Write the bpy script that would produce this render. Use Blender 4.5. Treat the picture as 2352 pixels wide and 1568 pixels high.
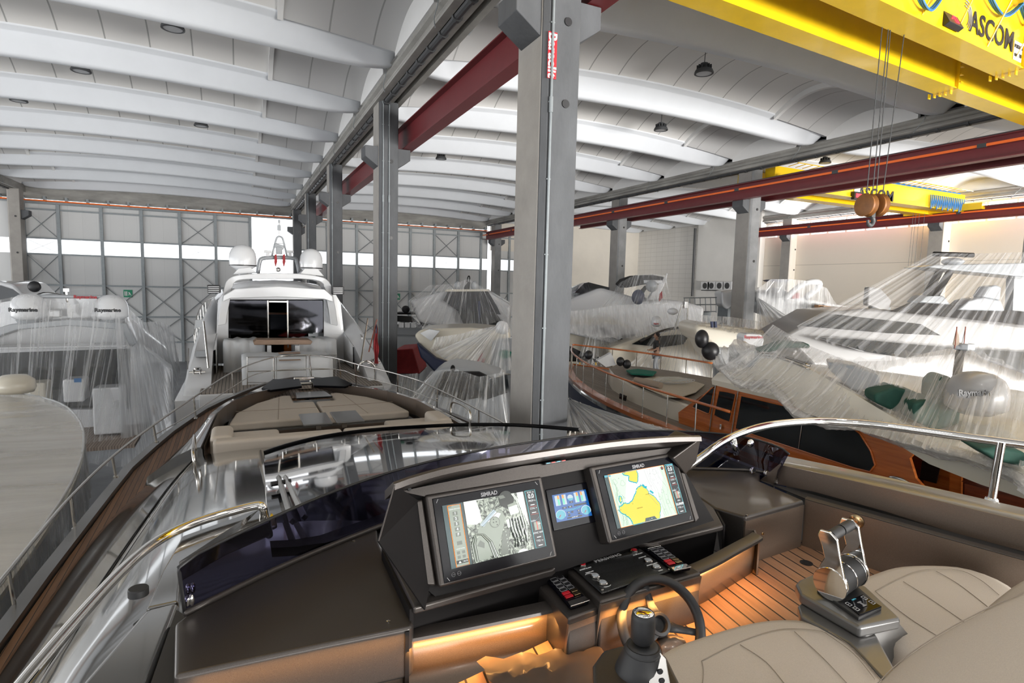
import bpy, math, random
from math import sin, cos, pi, radians, sqrt, atan2
from mathutils import Vector, Matrix
V = Vector
random.seed(4)
sc = bpy.context.scene
for o in list(bpy.data.objects): bpy.data.objects.remove(o)

# ------------------------------------------------------------------ camera
CZ = 7.2          # camera height above the hall floor
FPX = 1332.0      # focal length in pixels of the 2352x1568 frame
RW = Matrix(((0.9043325, 0.0185617, -0.4264249), (-0.4261424, 0.0958989, -0.8995588), (0.0241963, 0.9952180, 0.0946344)))
cam_data = bpy.data.cameras.new('camera')
cam_data.sensor_width = 36.0
cam_data.lens = FPX / 2352 * 36.0
cam_data.clip_start = 0.05; cam_data.clip_end = 500
cam = bpy.data.objects.new('camera', cam_data)
sc.collection.objects.link(cam)
cam.matrix_world = Matrix.Translation((0, 0, CZ)) @ RW.to_4x4()
sc.camera = cam

# ------------------------------------------------------------------ light
world = bpy.data.worlds.new('world'); sc.world = world
world.use_nodes = True
bg = world.node_tree.nodes['Background']
bg.inputs[0].default_value = (0.93, 0.96, 1.0, 1); bg.inputs[1].default_value = 2.5
def area(name, loc, rot, sx, sy, power, col=(1, 1, 1)):
    l = bpy.data.lights.new(name, 'AREA'); l.shape = 'RECTANGLE'; l.size = sx; l.size_y = sy
    l.energy = power; l.color = col
    o = bpy.data.objects.new(name, l); sc.collection.objects.link(o)
    o.location = loc; o.rotation_euler = rot
    return o
# daylight through the open left side and strip windows; rear fill lamps are added
area('daylight_side_doors', (-36, 22, 3.0), (0, radians(-108), 0), 9, 70, 6500, (1, .99, .97))
area('rear_fill', (-4, -31, 3.6), (radians(108), 0, 0), 40, 7, 1600, (1, .985, .96))  # added fill from behind the camera
area('rear_fill_right_bays', (27, -31, 3.6), (radians(124), 0, radians(-22)), 38, 7, 40000, (1, .97, .93))  # added fill to brighten the right bays and their ceiling
area('daylight_strip_windows', (34.9 * 1.25, 16, 12.72), (0, radians(116), 0), 1.1, 44, 2500, (1, .98, .95))
sc.view_settings.view_transform = 'Standard'; sc.view_settings.look = 'None'
sc.view_settings.exposure = 0.33; sc.view_settings.gamma = 1.0
sc.view_settings.use_curve_mapping = False
cy = sc.cycles
cy.max_bounces = 7; cy.diffuse_bounces = 3; cy.glossy_bounces = 4; cy.transmission_bounces = 4
cy.transparent_max_bounces = 24; cy.sample_clamp_indirect = 6.0
cy.caustics_reflective = False; cy.caustics_refractive = False
cy.use_denoising = True

# ------------------------------------------------------------------ helpers
K = 1.25          # metres per hall unit
CAMP = V((0, 0, CZ))
def ray(px, py): return RW @ V((px - 1176, 784 - py, -FPX))
def at(px, py, x=None, y=None, z=None, pl=None):
    """the point on a world plane (x=, y=, z= relative to eye level, or pl=(point, normal)) seen at a pixel of the photograph"""
    d = ray(px, py)
    if x is not None: t = x / d.x
    elif y is not None: t = y / d.y
    elif z is not None: t = z / d.z
    else: t = (pl[0] - CAMP).dot(pl[1]) / d.dot(pl[1])
    return CAMP + d * t
def W(x, y, z): return V((x, y, CZ + z))            # metres, height relative to the eye
def H(x, y, z): return V((x * K, y * K, CZ + z * K))  # hall units
def lerp(a, b, t): return a + (b - a) * t

class MB:
    def __init__(s): s.v = []; s.f = []; s.m = []; s.uv = None; s.mi = 0
    def add(s, vs, fs):
        n = len(s.v); s.v += [tuple(p) for p in vs]
        s.f += [tuple(i + n for i in f) for f in fs]; s.m += [s.mi] * len(fs); return s
    def poly(s, pts): return s.add(pts, [tuple(range(len(pts)))])
    def box(s, c, d, R=None):
        c = V(c); hx, hy, hz = d[0] / 2, d[1] / 2, d[2] / 2
        vs = [V((x, y, z)) for x in (-hx, hx) for y in (-hy, hy) for z in (-hz, hz)]
        if R: vs = [R @ q for q in vs]
        return s.add([c + q for q in vs], [(0, 1, 3, 2), (4, 6, 7, 5), (0, 4, 5, 1), (2, 3, 7, 6), (0, 2, 6, 4), (1, 5, 7, 3)])
    def span(s, a, b): return s.box((V(a) + V(b)) / 2, [abs(b[i] - a[i]) for i in range(3)])
    def prism(s, pts, vec):
        n = len(pts); vec = V(vec); pts = [V(p) for p in pts]
        return s.add(pts + [p + vec for p in pts], [tuple(range(n))[::-1], tuple(range(n, 2 * n))] + [(i, (i + 1) % n, n + (i + 1) % n, n + i) for i in range(n)])
    def loft(s, rows, closed=False, caps=False):
        n = len(rows[0]); fs = []
        for i in range(len(rows) - 1):
            for j in range(n if closed else n - 1):
                k = (j + 1) % n; fs.append((i * n + j, i * n + k, (i + 1) * n + k, (i + 1) * n + j))
        if caps: fs += [tuple(range(n))[::-1], tuple((len(rows) - 1) * n + j for j in range(n))]
        return s.add([p for r in rows for p in r], fs)
    def tube(s, pts, r, n=8, closed=False, caps=True):
        pts = [V(p) for p in pts]; rows = []; N = len(pts); up = None
        for i, p in enumerate(pts):
            a = pts[(i - 1) % N] if (i or closed) else p; b = pts[(i + 1) % N] if (i < N - 1 or closed) else p
            t = (b - a).normalized()
            if up is None: up = V((0, 0, 1)) if abs(t.z) < .9 else V((1, 0, 0))
            u = t.cross(up).normalized(); w = u.cross(t).normalized(); up = w
            rr = r[i] if isinstance(r, (list, tuple)) else r
            rows.append([p + (u * cos(2 * pi * k / n) + w * sin(2 * pi * k / n)) * rr for k in range(n)])
        if closed: rows.append(rows[0])
        return s.loft(rows, True, caps and not closed)
    def lathe(s, prof, c, n=20, R=None):
        c = V(c); rows = []
        for r, z in prof:
            q = [V((r * cos(2 * pi * k / n), r * sin(2 * pi * k / n), z)) for k in range(n)]
            rows.append([c + (R @ p if R else p) for p in q])
        return s.loft(rows, True, True)
    def ell(s, c, d, n=16, m=10, R=None, p=1.0):
        prof = []
        for i in range(m + 1):
            a = -pi / 2 + pi * i / m
            prof.append((max(1e-4, cos(a)), sin(a)))
        c = V(c); rows = []
        def sg(x): return math.copysign(abs(x) ** p, x)
        for r, z in prof:
            q = [V((d[0] * sg(r * cos(2 * pi * k / n)), d[1] * sg(r * sin(2 * pi * k / n)), d[2] * sg(z))) for k in range(n)]
            rows.append([c + (R @ w if R else w) for w in q])
        return s.loft(rows, True, True)
    def build(s, name, mat, parent=None, smooth=False, bevel=0, seg=2, sub=0, solid=0, weld=False, local=False, off=0):
        me = bpy.data.meshes.new(name); me.from_pydata(s.v, [], s.f)
        mats = mat if isinstance(mat, (list, tuple)) else [mat]
        for m in mats: me.materials.append(M[m] if isinstance(m, str) else m)
        if len(mats) > 1: me.polygons.foreach_set('material_index', s.m)
        if s.uv:
            l = me.uv_layers.new(name='UVMap')
            for lp in me.loops: l.data[lp.index].uv = s.uv[lp.vertex_index]
        if smooth: me.polygons.foreach_set('use_smooth', [True] * len(me.polygons))
        me.update()
        o = bpy.data.objects.new(name, me); sc.collection.objects.link(o)
        if parent:
            o.parent = parent
            if not local:
                o.matrix_parent_inverse = LM[parent.name].inverted()
        LM[o.name] = LM[parent.name].copy() if (parent and local) else Matrix()
        if weld:
            w = o.modifiers.new('weld', 'WELD'); w.merge_threshold = 1e-4
        if sub:
            w = o.modifiers.new('sub', 'SUBSURF'); w.levels = sub; w.render_levels = sub
        if solid:
            w = o.modifiers.new('solid', 'SOLIDIFY'); w.thickness = solid; w.offset = off
        if bevel:
            w = o.modifiers.new('bevel', 'BEVEL'); w.width = bevel; w.segments = seg; w.limit_method = 'ANGLE'; w.angle_limit = radians(35)
            if not smooth:
                me.polygons.foreach_set('use_smooth', [True] * len(me.polygons)); w.harden_normals = True
        elif smooth == 'auto':
            me.set_sharp_from_angle(angle=radians(38))
        return o
LM = {}
def tag(o, label=None, cat=None, group=None, kind=None):
    if label: o['label'] = label
    if cat: o['category'] = cat
    if group: o['group'] = group
    if kind: o['kind'] = kind
    return o
def thing(name, label, cat, loc=(0, 0, 0), rz=0, group=None, kind=None):
    o = bpy.data.objects.new(name, None); sc.collection.objects.link(o)
    o.location = loc; o.rotation_euler.z = rz; o.empty_display_size = .2
    LM[o.name] = Matrix.Translation(V(loc)) @ Matrix.Rotation(rz, 4, 'Z')
    return tag(o, label, cat, group, kind)
def struct(name, mb, mat, **k):
    o = mb.build(name, mat, **k); o['kind'] = 'structure'; return o
def dup(root, loc, label=None, rz=None, scale=None):
    r = root.copy(); sc.collection.objects.link(r); r.location = loc
    if rz is not None: r.rotation_euler.z = rz
    if scale: r.scale = scale
    if label: r['label'] = label
    for ch in list(root.children):
        c = ch.copy(); sc.collection.objects.link(c); c.parent = r
        for g in list(ch.children):
            d = g.copy(); sc.collection.objects.link(d); d.parent = c
    return r
def text(s, name, mat, size, mtx, parent=None, ext=.002, align='CENTER', sx=1.0, space=1.0, bold=0):
    """lettering standing in the plane of mtx (x = reading direction, y = up)"""
    cu = bpy.data.curves.new(name, 'FONT'); cu.body = s; cu.size = size; cu.extrude = ext
    cu.align_x = align; cu.align_y = 'CENTER'; cu.space_character = space; cu.offset = bold
    cu.materials.append(M[mat]); cu.resolution_u = 3
    tmp = bpy.data.objects.new('tmp', cu)
    me = bpy.data.meshes.new_from_object(tmp); bpy.data.objects.remove(tmp); bpy.data.curves.remove(cu)
    m = mtx @ Matrix.Diagonal((sx, 1, 1, 1)); me.transform(m)
    o = bpy.data.objects.new(name, me); sc.collection.objects.link(o)
    if parent: o.parent = parent; o.matrix_parent_inverse = LM[parent.name].inverted()
    LM[o.name] = Matrix(); return o
def frame(o, x, y):
    """matrix with origin o, x axis along x, y axis as near y as possible"""
    x = V(x).normalized(); z = x.cross(V(y)).normalized(); y2 = z.cross(x)
    m = Matrix((x, y2, z)).transposed().to_4x4(); m.translation = o; return m
def spline(pts, n=6, closed=False):
    pts = [V(p) for p in pts]; out = []; N = len(pts)
    for i in range(N if closed else N - 1):
        if closed: p0, p1, p2, p3 = (pts[(i + k) % N] for k in (-1, 0, 1, 2))
        else: p0, p1, p2, p3 = pts[max(i - 1, 0)], pts[i], pts[i + 1], pts[min(i + 2, N - 1)]
        for j in range(n):
            t = j / n
            out.append(.5 * ((2 * p1) + (p2 - p0) * t + (2 * p0 - 5 * p1 + 4 * p2 - p3) * t * t + (3 * p1 - p0 - 3 * p2 + p3) * t ** 3))
    if not closed: out.append(pts[-1])
    return out
def resamp(pts, n):
    pts = [V(p) for p in pts]; L = [0]
    for a, b in zip(pts, pts[1:]): L.append(L[-1] + (b - a).length)
    out = []; k = 0
    for i in range(n):
        t = L[-1] * i / (n - 1)
        while k < len(pts) - 2 and L[k + 1] < t: k += 1
        d = L[k + 1] - L[k]; out.append(pts[k].lerp(pts[k + 1], (t - L[k]) / d if d > 1e-9 else 0))
    return out

# ------------------------------------------------------------------ materials
M = {}
def nt(name):
    m = bpy.data.materials.new(name); m.use_nodes = True; M[name] = m
    t = m.node_tree; return m, t, t.nodes['Principled BSDF']
def L(t, a, b): t.links.new(a, b)
def node(t, ty, **k):
    n = t.nodes.new(ty)
    for a, b in k.items():
        if a[0] == '_': n.inputs[int(a[1:])].default_value = b
        else: setattr(n, a, b)
    return n
def ramp(t, fac, stops):
    r = t.nodes.new('ShaderNodeValToRGB'); e = r.color_ramp.elements
    while len(e) > 1: e.remove(e[0])
    for i, (p, c) in enumerate(stops):
        el = e[0] if i == 0 else e.new(p)
        el.position = p; el.color = (*c, 1) if len(c) == 3 else c
    L(t, fac, r.inputs[0]); return r
def mat(name, col, rough=.5, metal=0, noise=0, ns=4, bump=0, bs=30, spec=.5, coat=0, emit=None, es=1, alpha=1, stretch=None, col2=None):
    m, t, b = nt(name)
    b.inputs['Base Color'].default_value = (*col, 1); b.inputs['Roughness'].default_value = rough
    b.inputs['Metallic'].default_value = metal; b.inputs['Specular IOR Level'].default_value = spec
    b.inputs['Coat Weight'].default_value = coat; b.inputs['Coat Roughness'].default_value = .05
    b.inputs['Alpha'].default_value = alpha
    if emit: b.inputs['Emission Color'].default_value = (*emit, 1); b.inputs['Emission Strength'].default_value = es
    if noise or bump:
        tc = node(t, 'ShaderNodeTexCoord'); src = tc.outputs['Object']
        if stretch:
            mp = node(t, 'ShaderNodeMapping'); mp.inputs['Scale'].default_value = stretch; L(t, src, mp.inputs[0]); src = mp.outputs[0]
    if noise:
        n = node(t, 'ShaderNodeTexNoise', _2=ns, _3=6.0, _4=.62); L(t, src, n.inputs[0])
        c2 = col2 or tuple(max(0, c * (1 - noise)) for c in col)
        r = ramp(t, n.outputs[0], [(.3, c2), (.7, col)]); L(t, r.outputs[0], b.inputs['Base Color'])
    if bump:
        n = node(t, 'ShaderNodeTexNoise', _2=bs, _3=4.0); L(t, src, n.inputs[0])
        bu = node(t, 'ShaderNodeBump'); bu.inputs['Strength'].default_value = bump; bu.inputs['Distance'].default_value = .02
        L(t, n.outputs[0], bu.inputs['Height']); L(t, bu.outputs[0], b.inputs['Normal'])
    return m
mat('concrete', (.115, .12, .128), .85, noise=.32, ns=1.7, bump=.25, bs=14, stretch=(1, 1, .45))  # colour kept dark to stand in for shade on the column fronts
mat('concrete_light', (.24, .245, .25), .85, noise=.25, ns=1.7, bump=.2, bs=14)  # same concrete painted brighter where the right bays get too little light
mat('concrete_lit', (.37, .35, .325), .85, noise=.2, ns=1.3, bump=.15, bs=14)  # same concrete, with the light on the left faces put into the colour
mat('concrete_beam', (.40, .39, .365), .85, noise=.4, ns=1.2, bump=.3, bs=10, stretch=(.5, .5, 2))
mat('roof_white', (.80, .80, .795), .7, noise=.06, ns=.6)
mat('roof_rib', (.76, .79, .83), .6, noise=.05, ns=.8)
mat('red_steel', (.17, .022, .026), .38, noise=.12, ns=3)
mat('orange_rail', (.95, .17, .02), .4)
mat('yellow_steel', (.86, .56, .012), .25, noise=.1, ns=2, coat=.3)
mat('galvanised', (.30, .33, .345), .5, metal=.25, noise=.2, ns=5)
mat('dark_steel', (.05, .052, .055), .5)
mat('black_rubber', (.012, .012, .013), .55)
mat('floor_grey', (.25, .26, .275), .45, noise=.4, ns=.6)
mat('wall_cream', (.78, .73, .65), .8, noise=.08, ns=.5)
mat('wall_white', (.88, .86, .82), .8, noise=.06, ns=.5)
mat('chrome', (.82, .80, .77), .05, metal=1)
mat('steel', (.55, .53, .50), .14, metal=1)
mat('gelcoat', (.72, .73, .745), .18, coat=.6)
mat('gelcoat_shaded', (.27, .265, .26), .3, coat=.2)  # white gelcoat darkened in colour to offset too much light
mat('gelcoat_grey', (.34, .36, .38), .3, coat=.3)
mat('gelcoat_cream', (.71, .66, .55), .25, coat=.3)
mat('silver_hull', (.20, .197, .19), .10, metal=.85, coat=.9)
mat('silver_matte', (.14, .138, .135), .34, metal=.5, coat=.25)
mat('black_gloss', (.003, .003, .005), .12, spec=.2)
mat('glass_dark', (.010, .013, .015), .08, spec=.5)
mat('fabric_white', (.62, .635, .65), .75, bump=.4, bs=5)
mat('cushion', (.50, .44, .37), .62, noise=.07, ns=3, bump=.12, bs=9)
mat('red_cloth', (.42, .03, .035), .7, noise=.3, ns=6)
mat('navy', (.02, .03, .08), .4)
mat('green_cloth', (.008, .06, .04), .8, noise=.3, ns=6)
mat('teal_cloth', (.005, .15, .10), .8)
mat('blue_cable', (.02, .16, .42), .5)
mat('white_paint', (.78, .78, .78), .5)
mat('sign_green', (.0, .26, .13), .4)
mat('led_red', (.1, 0, 0), .4, emit=(1, .02, .03), es=5)
mat('lamp_glass', (.42, .43, .45), .3)
mat('bronze', (.42, .30, .16), .22, metal=1)
mat('print_white', (.75, .75, .75), .5)
mat('print_black', (.015, .015, .017), .4)
mat('print_grey', (.25, .25, .26), .4)
mat('print_red', (.45, .01, .02), .4)
mat('brown_sheet', (.10, .07, .05), .45, coat=.2)
mat('beige_cloth', (.30, .24, .19), .85)
mat('seam_thread', (.30, .25, .20), .8)
mat('wood_block', (.35, .16, .05), .5)
mat('skin', (.42, .25, .17), .6)
mat('hair', (.015, .011, .009), .6)
mat('amber_lamp', (1, .5, .1), .4, emit=(1, .42, .08), es=6)

def seamed(name, col, col2, seam, period, width, axis=0, rough=.6, grain=True, rot=0, coat=0, ratio=(1, 8, 8), gs=3, cross=0, metal=0):
    """planks, panels or blocks: straight seams of one colour every period metres along an axis of object space"""
    m, t, b = nt(name); tc = node(t, 'ShaderNodeTexCoord'); mp = node(t, 'ShaderNodeMapping')
    mp.inputs['Rotation'].default_value = (0, 0, rot); L(t, tc.outputs['Object'], mp.inputs[0])
    sp = node(t, 'ShaderNodeSeparateXYZ'); L(t, mp.outputs[0], sp.inputs[0])
    def stripes(sock, per, w):
        a = node(t, 'ShaderNodeMath', operation='DIVIDE', _1=per); L(t, sock, a.inputs[0])
        f = node(t, 'ShaderNodeMath', operation='FRACT'); L(t, a.outputs[0], f.inputs[0])
        g = node(t, 'ShaderNodeMath', operation='LESS_THAN', _1=w / per); L(t, f.outputs[0], g.inputs[0])
        return a, g
    a, g = stripes(sp.outputs[axis], period, width)
    fl = node(t, 'ShaderNodeMath', operation='FLOOR'); L(t, a.outputs[0], fl.inputs[0])
    wn = node(t, 'ShaderNodeTexWhiteNoise', noise_dimensions='1D'); L(t, fl.outputs[0], wn.inputs['W'])
    ns = node(t, 'ShaderNodeTexNoise', _2=gs, _3=6.0, _4=.65)
    m2 = node(t, 'ShaderNodeMapping'); m2.inputs['Scale'].default_value = ratio; L(t, mp.outputs[0], m2.inputs[0]); L(t, m2.outputs[0], ns.inputs[0])
    ad = node(t, 'ShaderNodeMath', operation='MULTIPLY_ADD', _1=.35, _2=.0); L(t, wn.outputs[0], ad.inputs[0])
    s2 = node(t, 'ShaderNodeMath', operation='MULTIPLY_ADD', _1=.65); L(t, ns.outputs[0], s2.inputs[0]); L(t, ad.outputs[0], s2.inputs[2])
    r = ramp(t, s2.outputs[0], [(.25, col2), (.75, col)])
    mx = node(t, 'ShaderNodeMix', data_type='RGBA'); L(t, g.outputs[0], mx.inputs[0]); L(t, r.outputs[0], mx.inputs[6]); mx.inputs[7].default_value = (*seam, 1)
    out = mx.outputs[2]
    if cross:
        a2, g2 = stripes(sp.outputs[2 if cross > 0 else 1 - axis], abs(cross), width)
        mx2 = node(t, 'ShaderNodeMix', data_type='RGBA'); L(t, g2.outputs[0], mx2.inputs[0]); L(t, out, mx2.inputs[6]); mx2.inputs[7].default_value = (*seam, 1); out = mx2.outputs[2]
    L(t, out, b.inputs['Base Color']); b.inputs['Roughness'].default_value = rough; b.inputs['Coat Weight'].default_value = coat
    b.inputs['Coat Roughness'].default_value = .06; b.inputs['Metallic'].default_value = metal
    return m
seamed('teak_side', (.24, .125, .062), (.13, .066, .033), (.012, .009, .008), .055, .006, 0, .6, ratio=(10, 1, 10))
seamed('teak_sole', (.40, .225, .125), (.23, .12, .065), (.008, .006, .006), .062, .007, 0, .55, rot=radians(8), ratio=(10, 1, 10), gs=4)
seamed('teak_grey', (.36, .29, .24), (.25, .195, .16), (.10, .075, .06), .075, .016, 0, .7, ratio=(10, 1, 10))
seamed('teak_grey_long', (.34, .30, .255), (.24, .205, .17), (.06, .05, .045), .09, .018, 0, .7, ratio=(10, 1, 10))
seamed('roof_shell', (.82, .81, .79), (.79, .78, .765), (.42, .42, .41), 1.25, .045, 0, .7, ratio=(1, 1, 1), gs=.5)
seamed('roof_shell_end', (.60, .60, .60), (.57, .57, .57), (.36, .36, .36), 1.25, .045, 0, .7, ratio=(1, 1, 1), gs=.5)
seamed('panel_wall', (.66, .665, .66), (.62, .625, .625), (.50, .505, .51), .93, .012, 0, .55, ratio=(1, 1, 1), gs=.4)
seamed('block_wall', (.84, .82, .78), (.78, .76, .72), (.55, .53, .5), 1.0, .02, 1, .8, ratio=(1, 1, 1), gs=.6, cross=.5)
seamed('precast_wall', (.80, .73, .63), (.76, .69, .59), (.42, .37, .31), 40, .03, 1, .8, ratio=(1, 1, 1), gs=.4, cross=3.2)

def wood(name, c1, c2, rough=.12, coat=.9, ratio=(1, 1, 10), gs=2.5):
    m, t, b = nt(name); tc = node(t, 'ShaderNodeTexCoord'); mp = node(t, 'ShaderNodeMapping'); mp.inputs['Scale'].default_value = ratio
    L(t, tc.outputs['Object'], mp.inputs[0]); n = node(t, 'ShaderNodeTexNoise', _2=gs, _3=7.0, _4=.6); L(t, mp.outputs[0], n.inputs[0])
    r = ramp(t, n.outputs[0], [(.3, c2), (.7, c1)]); L(t, r.outputs[0], b.inputs['Base Color'])
    b.inputs['Roughness'].default_value = rough; b.inputs['Coat Weight'].default_value = coat; b.inputs['Coat Roughness'].default_value = .04
wood('varnish', (.66, .19, .04), (.42, .10, .02), .25, .8, (.5, .5, 8))
wood('varnish_dark', (.24, .045, .012), (.12, .02, .006), .3, .6)
wood('table_wood', (.33, .22, .15), (.22, .14, .09), .5, .1)

def film(name, a0, a1, col=(.90, .91, .92), su=60, sv=1.3, rough=.2, lo=.50, hi=.80, bump=.6):
    """clear plastic sheet gathered into pleats: the pleats run down the sheet's own v direction"""
    m, t, b = nt(name); uv = node(t, 'ShaderNodeUVMap'); mp = node(t, 'ShaderNodeMapping'); mp.inputs['Scale'].default_value = (su, sv, 1)
    L(t, uv.outputs[0], mp.inputs[0]); n = node(t, 'ShaderNodeTexNoise', _2=1.0, _3=5.0, _4=.62); n.inputs['Distortion'].default_value = .35
    L(t, mp.outputs[0], n.inputs[0])
    mr = node(t, 'ShaderNodeMapRange'); mr.inputs[1].default_value = lo; mr.inputs[2].default_value = hi; mr.inputs[3].default_value = a0; mr.inputs[4].default_value = a1
    L(t, n.outputs[0], mr.inputs[0]); L(t, mr.outputs[0], b.inputs['Alpha'])
    bu = node(t, 'ShaderNodeBump'); bu.inputs['Strength'].default_value = bump; bu.inputs['Distance'].default_value = .04
    L(t, n.outputs[0], bu.inputs['Height']); L(t, bu.outputs[0], b.inputs['Normal'])
    b.inputs['Base Color'].default_value = (*col, 1); b.inputs['Roughness'].default_value = rough; b.inputs['Specular IOR Level'].default_value = .7
    b.inputs['Coat Weight'].default_value = .3
film('film', .16, .85, su=80)
film('film_light', .14, .80, su=75)
film('film_milky', .30, .92, su=60, rough=.16, lo=.45, hi=.78)
film('film_dense', .50, .97, su=30, rough=.15)
film('film_warm', .24, .85, col=(.90, .87, .83), su=80)
film("film_flat", .44, .66, col=(.84, .83, .81), su=7, sv=1.0, rough=.14, lo=.42, hi=.8, bump=.35)
film('film_shade', .20, .85, col=(.56, .56, .57), su=80)  # clear film with shade mixed into its colour against the strong light
film('film_creased', .45, .97, col=(.88, .86, .83), su=9, sv=9, rough=.12, bump=1.0)

def flake(name, col, rough, metal=.6, coat=.5, sp=.25):
    m, t, b = nt(name); tc = node(t, 'ShaderNodeTexCoord'); n = node(t, 'ShaderNodeTexNoise', _2=900.0, _3=1.0); L(t, tc.outputs['Object'], n.inputs[0])
    r = ramp(t, n.outputs[0], [(.35, tuple(c * (1 - sp) for c in col)), (.7, tuple(min(1, c * (1 + sp)) for c in col))])
    L(t, r.outputs[0], b.inputs['Base Color']); b.inputs['Roughness'].default_value = rough; b.inputs['Metallic'].default_value = metal
    b.inputs['Coat Weight'].default_value = coat; b.inputs['Coat Roughness'].default_value = .12
flake('dash_top', (.058, .050, .045), .40, .5, .15)
flake('dash_gloss', (.14, .105, .08), .36, .35, .45)
mat('dash_dark', (.008, .007, .007), .6, spec=.15)
def tinted(name, col, a):
    m, t, b = nt(name); tr = node(t, 'ShaderNodeBsdfTransparent'); tr.inputs[0].default_value = (*col, 1)
    gl = node(t, 'ShaderNodeBsdfGlossy'); gl.inputs['Roughness'].default_value = .04; gl.inputs[0].default_value = (.8, .8, .9, 1)
    fr = node(t, 'ShaderNodeFresnel'); fr.inputs[0].default_value = 1.45
    mx = node(t, 'ShaderNodeMixShader'); L(t, fr.outputs[0], mx.inputs[0]); L(t, tr.outputs[0], mx.inputs[1]); L(t, gl.outputs[0], mx.inputs[2])
    L(t, mx.outputs[0], t.nodes['Material Output'].inputs[0])
tinted('glass_tinted', (.085, .08, .13), .7)
tinted('glass_clear', (.55, .57, .57), .3)
tinted('glass_smoke', (.16, .17, .17), .5)
def carbon():
    m, t, b = nt('carbon'); tc = node(t, 'ShaderNodeTexCoord'); mp = node(t, 'ShaderNodeMapping'); mp.inputs['Scale'].default_value = (1, 1, 1); mp.inputs['Rotation'].default_value = (0, 0, radians(45))
    L(t, tc.outputs['Object'], mp.inputs[0]); c = node(t, 'ShaderNodeTexChecker'); c.inputs[1].default_value = (.03, .03, .03, 1); c.inputs[2].default_value = (.006, .006, .006, 1); c.inputs[3].default_value = 260
    L(t, mp.outputs[0], c.inputs[0]); L(t, c.outputs[0], b.inputs['Base Color']); b.inputs['Roughness'].default_value = .25; b.inputs['Coat Weight'].default_value = .3
carbon()
def leather():
    m, t, b = nt('leather'); tc = node(t, 'ShaderNodeTexCoord'); w = node(t, 'ShaderNodeTexNoise', _2=350.0, _3=2.0); L(t, tc.outputs['Object'], w.inputs[0])
    r = ramp(t, w.outputs[0], [(.3, (.44, .385, .325)), (.7, (.49, .43, .365))]); L(t, r.outputs[0], b.inputs['Base Color']); b.inputs['Roughness'].default_value = .6
    bu = node(t, 'ShaderNodeBump'); bu.inputs['Strength'].default_value = .15; bu.inputs['Distance'].default_value = .002; L(t, w.outputs[0], bu.inputs['Height']); L(t, bu.outputs[0], b.inputs['Normal'])
leather()
def emis(name, col, s=1.0):
    m, t, b = nt(name); b.inputs['Base Color'].default_value = (0, 0, 0, 1); b.inputs['Roughness'].default_value = .15
    b.inputs['Emission Color'].default_value = (*col, 1); b.inputs['Emission Strength'].default_value = s; return m, t, b
for nm, c in dict(scr_map=(.60, .76, .60), scr_pale=(.80, .78, .80), scr_land=(.83, .62, .03), scr_shore=(.02, .42, .50), scr_dark=(.006, .008, .012), scr_text=(.9, .95, .95),
                  scr_orange=(1, .28, .02), scr_grey=(.16, .18, .15), scr_teal=(.03, .07, .075), scr_cyan=(.25, .75, .8), scr_blue=(.01, .10, .34), scr_light=(.42, .52, .58), scr_gauge=(.08, .38, .48),
                  scr_red=(.8, .05, .03), scr_green=(.12, .6, .4), scr_line=(.22, .33, .24), scr_mid=(.30, .34, .28), scr_white=(.80, .86, .76), scr_black=(.015, .02, .015)).items(): emis(nm, c)
def engine_pic():
    m, t, b = emis('scr_engine', (.5, .5, .5)); tc = node(t, 'ShaderNodeTexCoord'); n = node(t, 'ShaderNodeTexNoise', _2=55.0, _3=5.0, _4=.7); n.inputs['Distortion'].default_value = 1.5
    L(t, tc.outputs['Object'], n.inputs[0]); r = ramp(t, n.outputs[0], [(.40, (.02, .025, .02)), (.50, (.20, .23, .19)), (.60, (.55, .6, .5))]); L(t, r.outputs[0], b.inputs['Emission Color'])
engine_pic()
mat('glass_mirror', (.006, .007, .010), .03, spec=1.0, coat=1.0)

# ================================================================== THE HALL
YF = 46.0   # far wall (hall units)
struct('floor', MB().span(H(-60, -30, 0) * 1 - V((0, 0, CZ + .2)), V((H(45, 0, 0).x, H(0, 60, 0).y, 0))), 'floor_grey')

# roof: trough-shaped ribs across each bay with curved shells between them
RIB = [(0, .05), (.0, -.05), (.015, -.07), (.19, -.12), (.215, -.145), (.50, -.455), (.545, -.485), (.60, -.5), (.74, -.5), (.80, -.485), (.85, -.455), (1.12, -.145), (1.15, -.12), (1.315, -.07), (1.33, -.05), (1.33, .05), (1.2, .0), (.12, .0)]
def rib_mesh(x0, x1):
    mb = MB(); rows = []; n = 40
    for i in range(n + 1):
        u = i / n; u = .5 - .5 * cos(pi * u); x = lerp(x0, x1, u); e = min(x - x0, x1 - x); c = 1 - (2 * u - 1) ** 2
        tp = sqrt(max(0, 1 - (1 - min(1, e / 1.9)) ** 2)); row = []
        for y, z in RIB:
            lo = max(0, -z - .13) / .37
            zz = z * 1.0 if lo == 0 else z * (.42 + .58 * tp)
            yy = y
            if lo > 0: yy = .66 + (y - .66) * (.75 + .25 * tp)
            row.append(V((x * K, yy * K, (5.70 + zz + c * (.46 - .14 * min(1, lo))) * K)))
        rows.append(row)
    return mb.loft(rows, True, True)
def shell_mesh(x0, x1, ya, yb, drop=0, th=.12):
    mb = MB(); rows = []; n = 14
    for i in range(13):
        x = lerp(x0, x1, i / 12); c = 1 - (2 * (x - BX0) / (BX1 - BX0) - 1) ** 2; row = []
        for j in range(n + 1):
            t = j / n; row.append(V((x * K, lerp(ya, yb, t) * K, (5.70 + c * .46 - .04 - drop + .52 * (1 - (2 * t - 1) ** 2)) * K)))
        rows.append(row + [p + V((0, 0, th)) for p in row[::-1]])
    return mb.loft(rows, True, True)
ribY = [14.42 + 4.35 * n for n in range(-9, 8)]
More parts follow.
